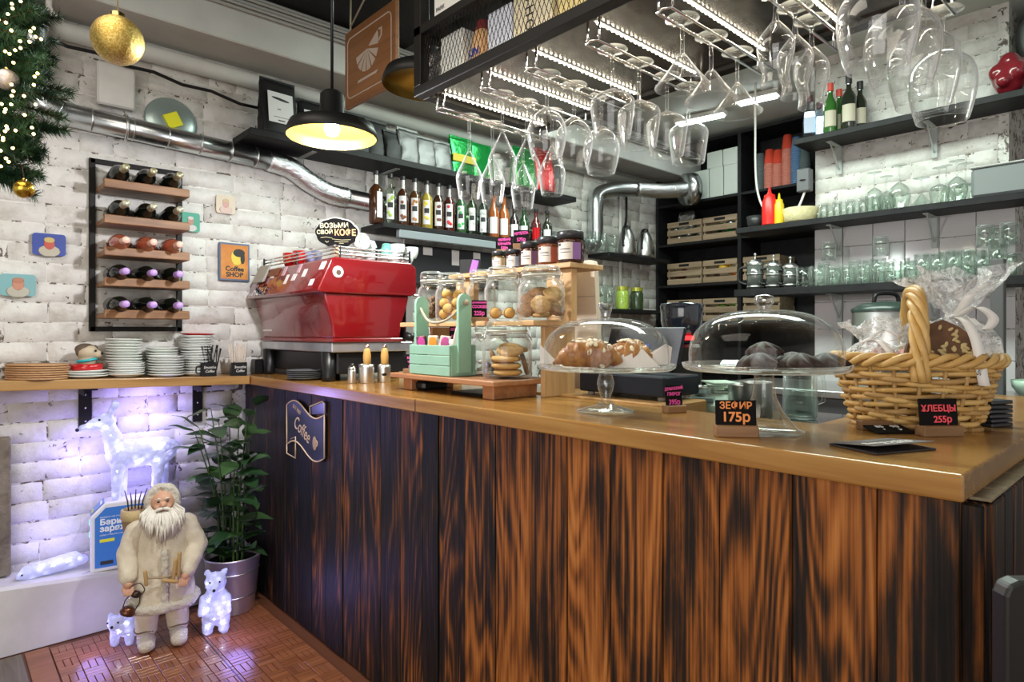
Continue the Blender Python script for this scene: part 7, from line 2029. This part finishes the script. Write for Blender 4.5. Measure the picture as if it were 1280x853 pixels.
# lantern held in the hand
hx, hy, hz = arms[-1][2]
ln = thing('toy_lantern', 'small dark brass lantern hanging from the hand of the doll', 'lantern', (0,0,0), 0)
cL = Matrix.Translation(dl.location) @ Matrix.Rotation(dl.rotation_euler[2], 4, 'Z')
lp_ = cL @ Vector((hx-.004, hy-.028, .185)); ln.location = lp_; ln.rotation_euler = (0, radians(24), dl.rotation_euler[2])
brz = M('dark_bronze', (.05,.03,.022), .35, .6)
MB().lathe([(0,-.005),(.026,-.005),(.028,.004),(.022,.020),(.012,.026),(0,.026)], 20).build('tank', M('copper_tank', (.14,.055,.03), .3, .7), ln)
MB().lathe([(.012,.026),(.018,.036),(.018,.052),(.011,.066)], 16).build('glass_chimney', mt['glass'], ln)
MB().lathe([(.012,.064),(.018,.068),(.018,.082),(.008,.088),(0,.089)], 16).build('top_cap', brz, ln)
for s in (-1, 1): MB().tube([(s*.022,0,.012),(s*.026,0,.045),(s*.016,0,.076)], .0022, 6).build('side_bar', brz, ln)
MB().tube(smoothpath([(-.018,0,.074),(-.030,0,.095),(-.005,0,.118),(.022,0,.098),(.018,0,.074)], 4), .0018, 6).build('wire_handle', brz, ln)

# ------------------------------------------------------------------ potted plant
pp = thing('potted_plant', 'leafy dark green plant in a metal bucket in the corner', 'plant', (1.03, 3.06, .0052), .3)
pt_ = MB().lathe([(0,0),(.092,0),(.095,.003),(.122,.250),(.126,.252),(.126,.258),(.120,.258),(.117,.245),(.093,.012),(0,.012)], 40).build('metal_bucket', M('zinc_bucket', (.70,.70,.70), .38, .8, bmp=.05, bscale=30), pp)
for z in (.075, .185): MB().lathe([(.0955+.027*z/.25,z),(.0985+.027*z/.25,z+.003),(.0955+.027*z/.25,z+.006)], 40).build('bucket_ridge', mt['steel'], pt_)
MB().lathe([(0,.225),(.114,.225),(.112,.215)], 30).build('soil', M('dark_soil', (.02,.014,.01), .95, bmp=1, bscale=60), pp)
def leaf_mesh(L, W, seed):
    rr = random.Random(seed); mb = MB()
    def fn(u, v):
        w = W*sin(pi*min(1,max(0,u))**.85)**.9*(1 if u < .98 else .3)
        x_ = L*u; y_ = (v-.5)*2*w
        z_ = .18*abs(y_) - .22*L*u*u + .004*sin(9*u+seed)
        return (x_, y_, z_)
    mb.grid(7, 4, fn, True); return mb.mesh('leaf')
lmat = [M('glossy_leaf', (.035,.085,.025), .33, col2=(.06,.13,.045), scale=9, coat=.25), M('glossy_leaf_dark', (.018,.055,.02), .33, col2=(.035,.085,.03), scale=9, coat=.25)]
leaves = []
for k in range(4):
    me = leaf_mesh(.125+.012*k, .030+.004*k, k); me.materials.append(lmat[k % 2]); leaves.append(me)
stm = M('plant_stem', (.06,.12,.03), .5)
rr = random.Random(21)
for k in range(11):
    az = 2*pi*k/11 + rr.uniform(-.3,.3); hgt = rr.uniform(.42,.74); lean = rr.uniform(.06,.20)
    tip_ = Vector((lean*cos(az), lean*sin(az), .22+hgt))
    # keep clear of the bar front and the ledge
    wx = 1.03 + tip_.x; 
    if tip_.x > .06: tip_.x = .06
    if tip_.y > .12: tip_.y = .12
    b0 = Vector((.05*cos(az), .05*sin(az), .20)); mid = b0.lerp(tip_, .5) - Vector((lean*.2*cos(az), lean*.2*sin(az), 0))
    Pp = smoothpath([b0, mid, tip_], 10)
    st = MB().tube(Pp, [.0065-.0045*i/(len(Pp)-1) for i in range(len(Pp))], 7).build('stem', stm, pp)
    nl = 9
    for j in range(nl):
        f = .16 + .84*j/(nl-1); p = Pp[min(int(f*(len(Pp)-1)), len(Pp)-1)]
        s = 1 if j % 2 else -1
        o = link('leaf', rr.choice(leaves), st, p)
        yaw = az + s*rr.uniform(.7,1.5) + (0 if j < nl-1 else -s*1.0) + rr.uniform(-.4,.4)
        # leaves that would reach into the planks or the wall turn away
        if p.x + .12*cos(yaw+.3) > .13: yaw = pi - yaw
        o.rotation_euler = (rr.uniform(-.4,.4), rr.uniform(-.75,.05), yaw)
        sc = rr.uniform(.75,1.15); o.scale = (sc, sc, sc)

# ------------------------------------------------------------------ coffee sign on the bar front
p = [at_x(px, py, 1.185) for px, py in ((361,506),(407,562))]
y0_, y1_ = at_x(360,530,1.185)[1], at_x(407,530,1.185)[1]
cs = thing('coffee_plaque', 'dark wavy plaque reading but first coffee on the bar front', 'sign', (1.184, (y0_+y1_)/2, .86), -pi/2)
W_ = abs(y0_-y1_)/2
def wav(u): return .030*sin(u*pi*.95)      # flag wave: high at the left, low at the right
def edge(u, top): return (u*W_, (.105 if top else -.075) - wav(u) + (0 if top else .0))
poly = [edge(-1+2*i/16, False) for i in range(17)] + [edge(1-2*i/16, True) for i in range(17)]
mb = MB(); mb.xf = Matrix.Rotation(pi/2, 4, 'X'); mb.prism([(x_, z_+.0) for x_, z_ in poly], -.004, .004); mb.build('plaque', M('dark_blue_plaque', (.008,.010,.024), .3), cs)
tan = M('tan_outline', (.74,.55,.38), .6)
MB().tube([(x_, -.0045, z_) for x_, z_ in poly], .0030, 6, True).build('outline', tan, cs)
mb = MB(); mb.xf = Matrix.Rotation(pi/2, 4, 'X'); mb.prism([(W_*.28,.105-wav(.28)+.004),(W_,.105-wav(1)+.004),(W_,.150-wav(1)),(W_*.9,.157-wav(1)),(W_*.28,.152-wav(.5))], -.005, .001); mb.build('flag_fold', M('fold_blue', (.03,.04,.12), .2), cs)
MB().tube([(x_, -.0045, z_) for x_, z_ in [(W_*.28,.105-wav(.28)),(W_*.28,.152-wav(.5)),(W_*.9,.157-wav(1)),(W_,.150-wav(1)),(W_,.105-wav(1))]], .0028, 6).build('fold_outline', tan, cs)
MB().tube([(x_, -.0045, z_) for x_, z_ in [(-W_,-.075-wav(-1)),(-W_,-.112),(-W_*.5,-.120),(-W_*.5,-.075-wav(-.5)+.02),(-W_*.75,-.040)]], .0028, 6).build('fold_outline', tan, cs)
txt(cs, 'BUT FIRST', .024, (-W_*.42,-.0050,.096), ROT_Y @ Matrix.Rotation(-.35,3,'Z'), tan, sx=.8)
txt(cs, 'Coffee', .085, (-W_*.15,-.0050,.014), ROT_Y @ Matrix.Rotation(-.38,3,'Z'), tan, shear=.2, sx=.72)
MB().ball((W_*.52,-.0050,-.030), .026, 16, 8, (.75,.06,1.15)).build('printed_bean_cup', M('tan_cup', (.50,.34,.22), .6), cs)
MB().tube([(W_*.52+.016+.010*sin(q), -.0050, -.028+.012*cos(q)) for q in [i*pi/8 for i in range(9)]], .0018, 6).build('printed_handle', tan, cs)

# ------------------------------------------------------------------ chair at the lower right
cx0, cy0, cz0 = at_y(1246, 722, .165)
ch = thing('bar_chair', 'worn dark wooden chair back at the lower right corner', 'chair', (cx0, .165, 0), -YAW)
REF = 1.20; cx0c = cx0; cx0 = 1.20
for s, x_ in ((0, 0), (1, .40)):
    MB().cbox(cx0-1.20+x_, -.015, .0, cx0-1.20+x_+.035, .009, .615, .004).build('rear_leg', mt['burnt'], ch).color = (.1,0,0,1)
mb = MB(); mb.xf = Matrix.Translation((cx0-1.20, 0, 0)) @ Matrix.Rotation(pi/2, 4, 'X')
rr_ = .018
mb.prism([(0,.62),(.435,.62),(.435,cz0-rr_),(.435-rr_,cz0),(rr_,cz0),(rr_*.3,cz0-rr_*.3),(0,cz0-rr_)], -.010, .014)
wornm = M('worn_black_wood', (.010,.009,.008), .45, col2=(.26,.14,.06), scale=16, lo=.58, hi=.63, stretch=(1,1,.35), bmp=.2)
o = mb.build('backrest', wornm, ch); b_ = o.modifiers.new('b','BEVEL'); b_.width = .004; b_.segments = 2
MB().cbox(cx0-1.20, -.40, .60, cx0-1.20+.435, -.02, .63, .006).build('seat', wornm, ch)
for x_ in (0, .40): MB().cbox(cx0-1.20+x_, -.39, 0, cx0-1.20+x_+.035, -.355, .60, .004).build('front_leg', wornm, ch)
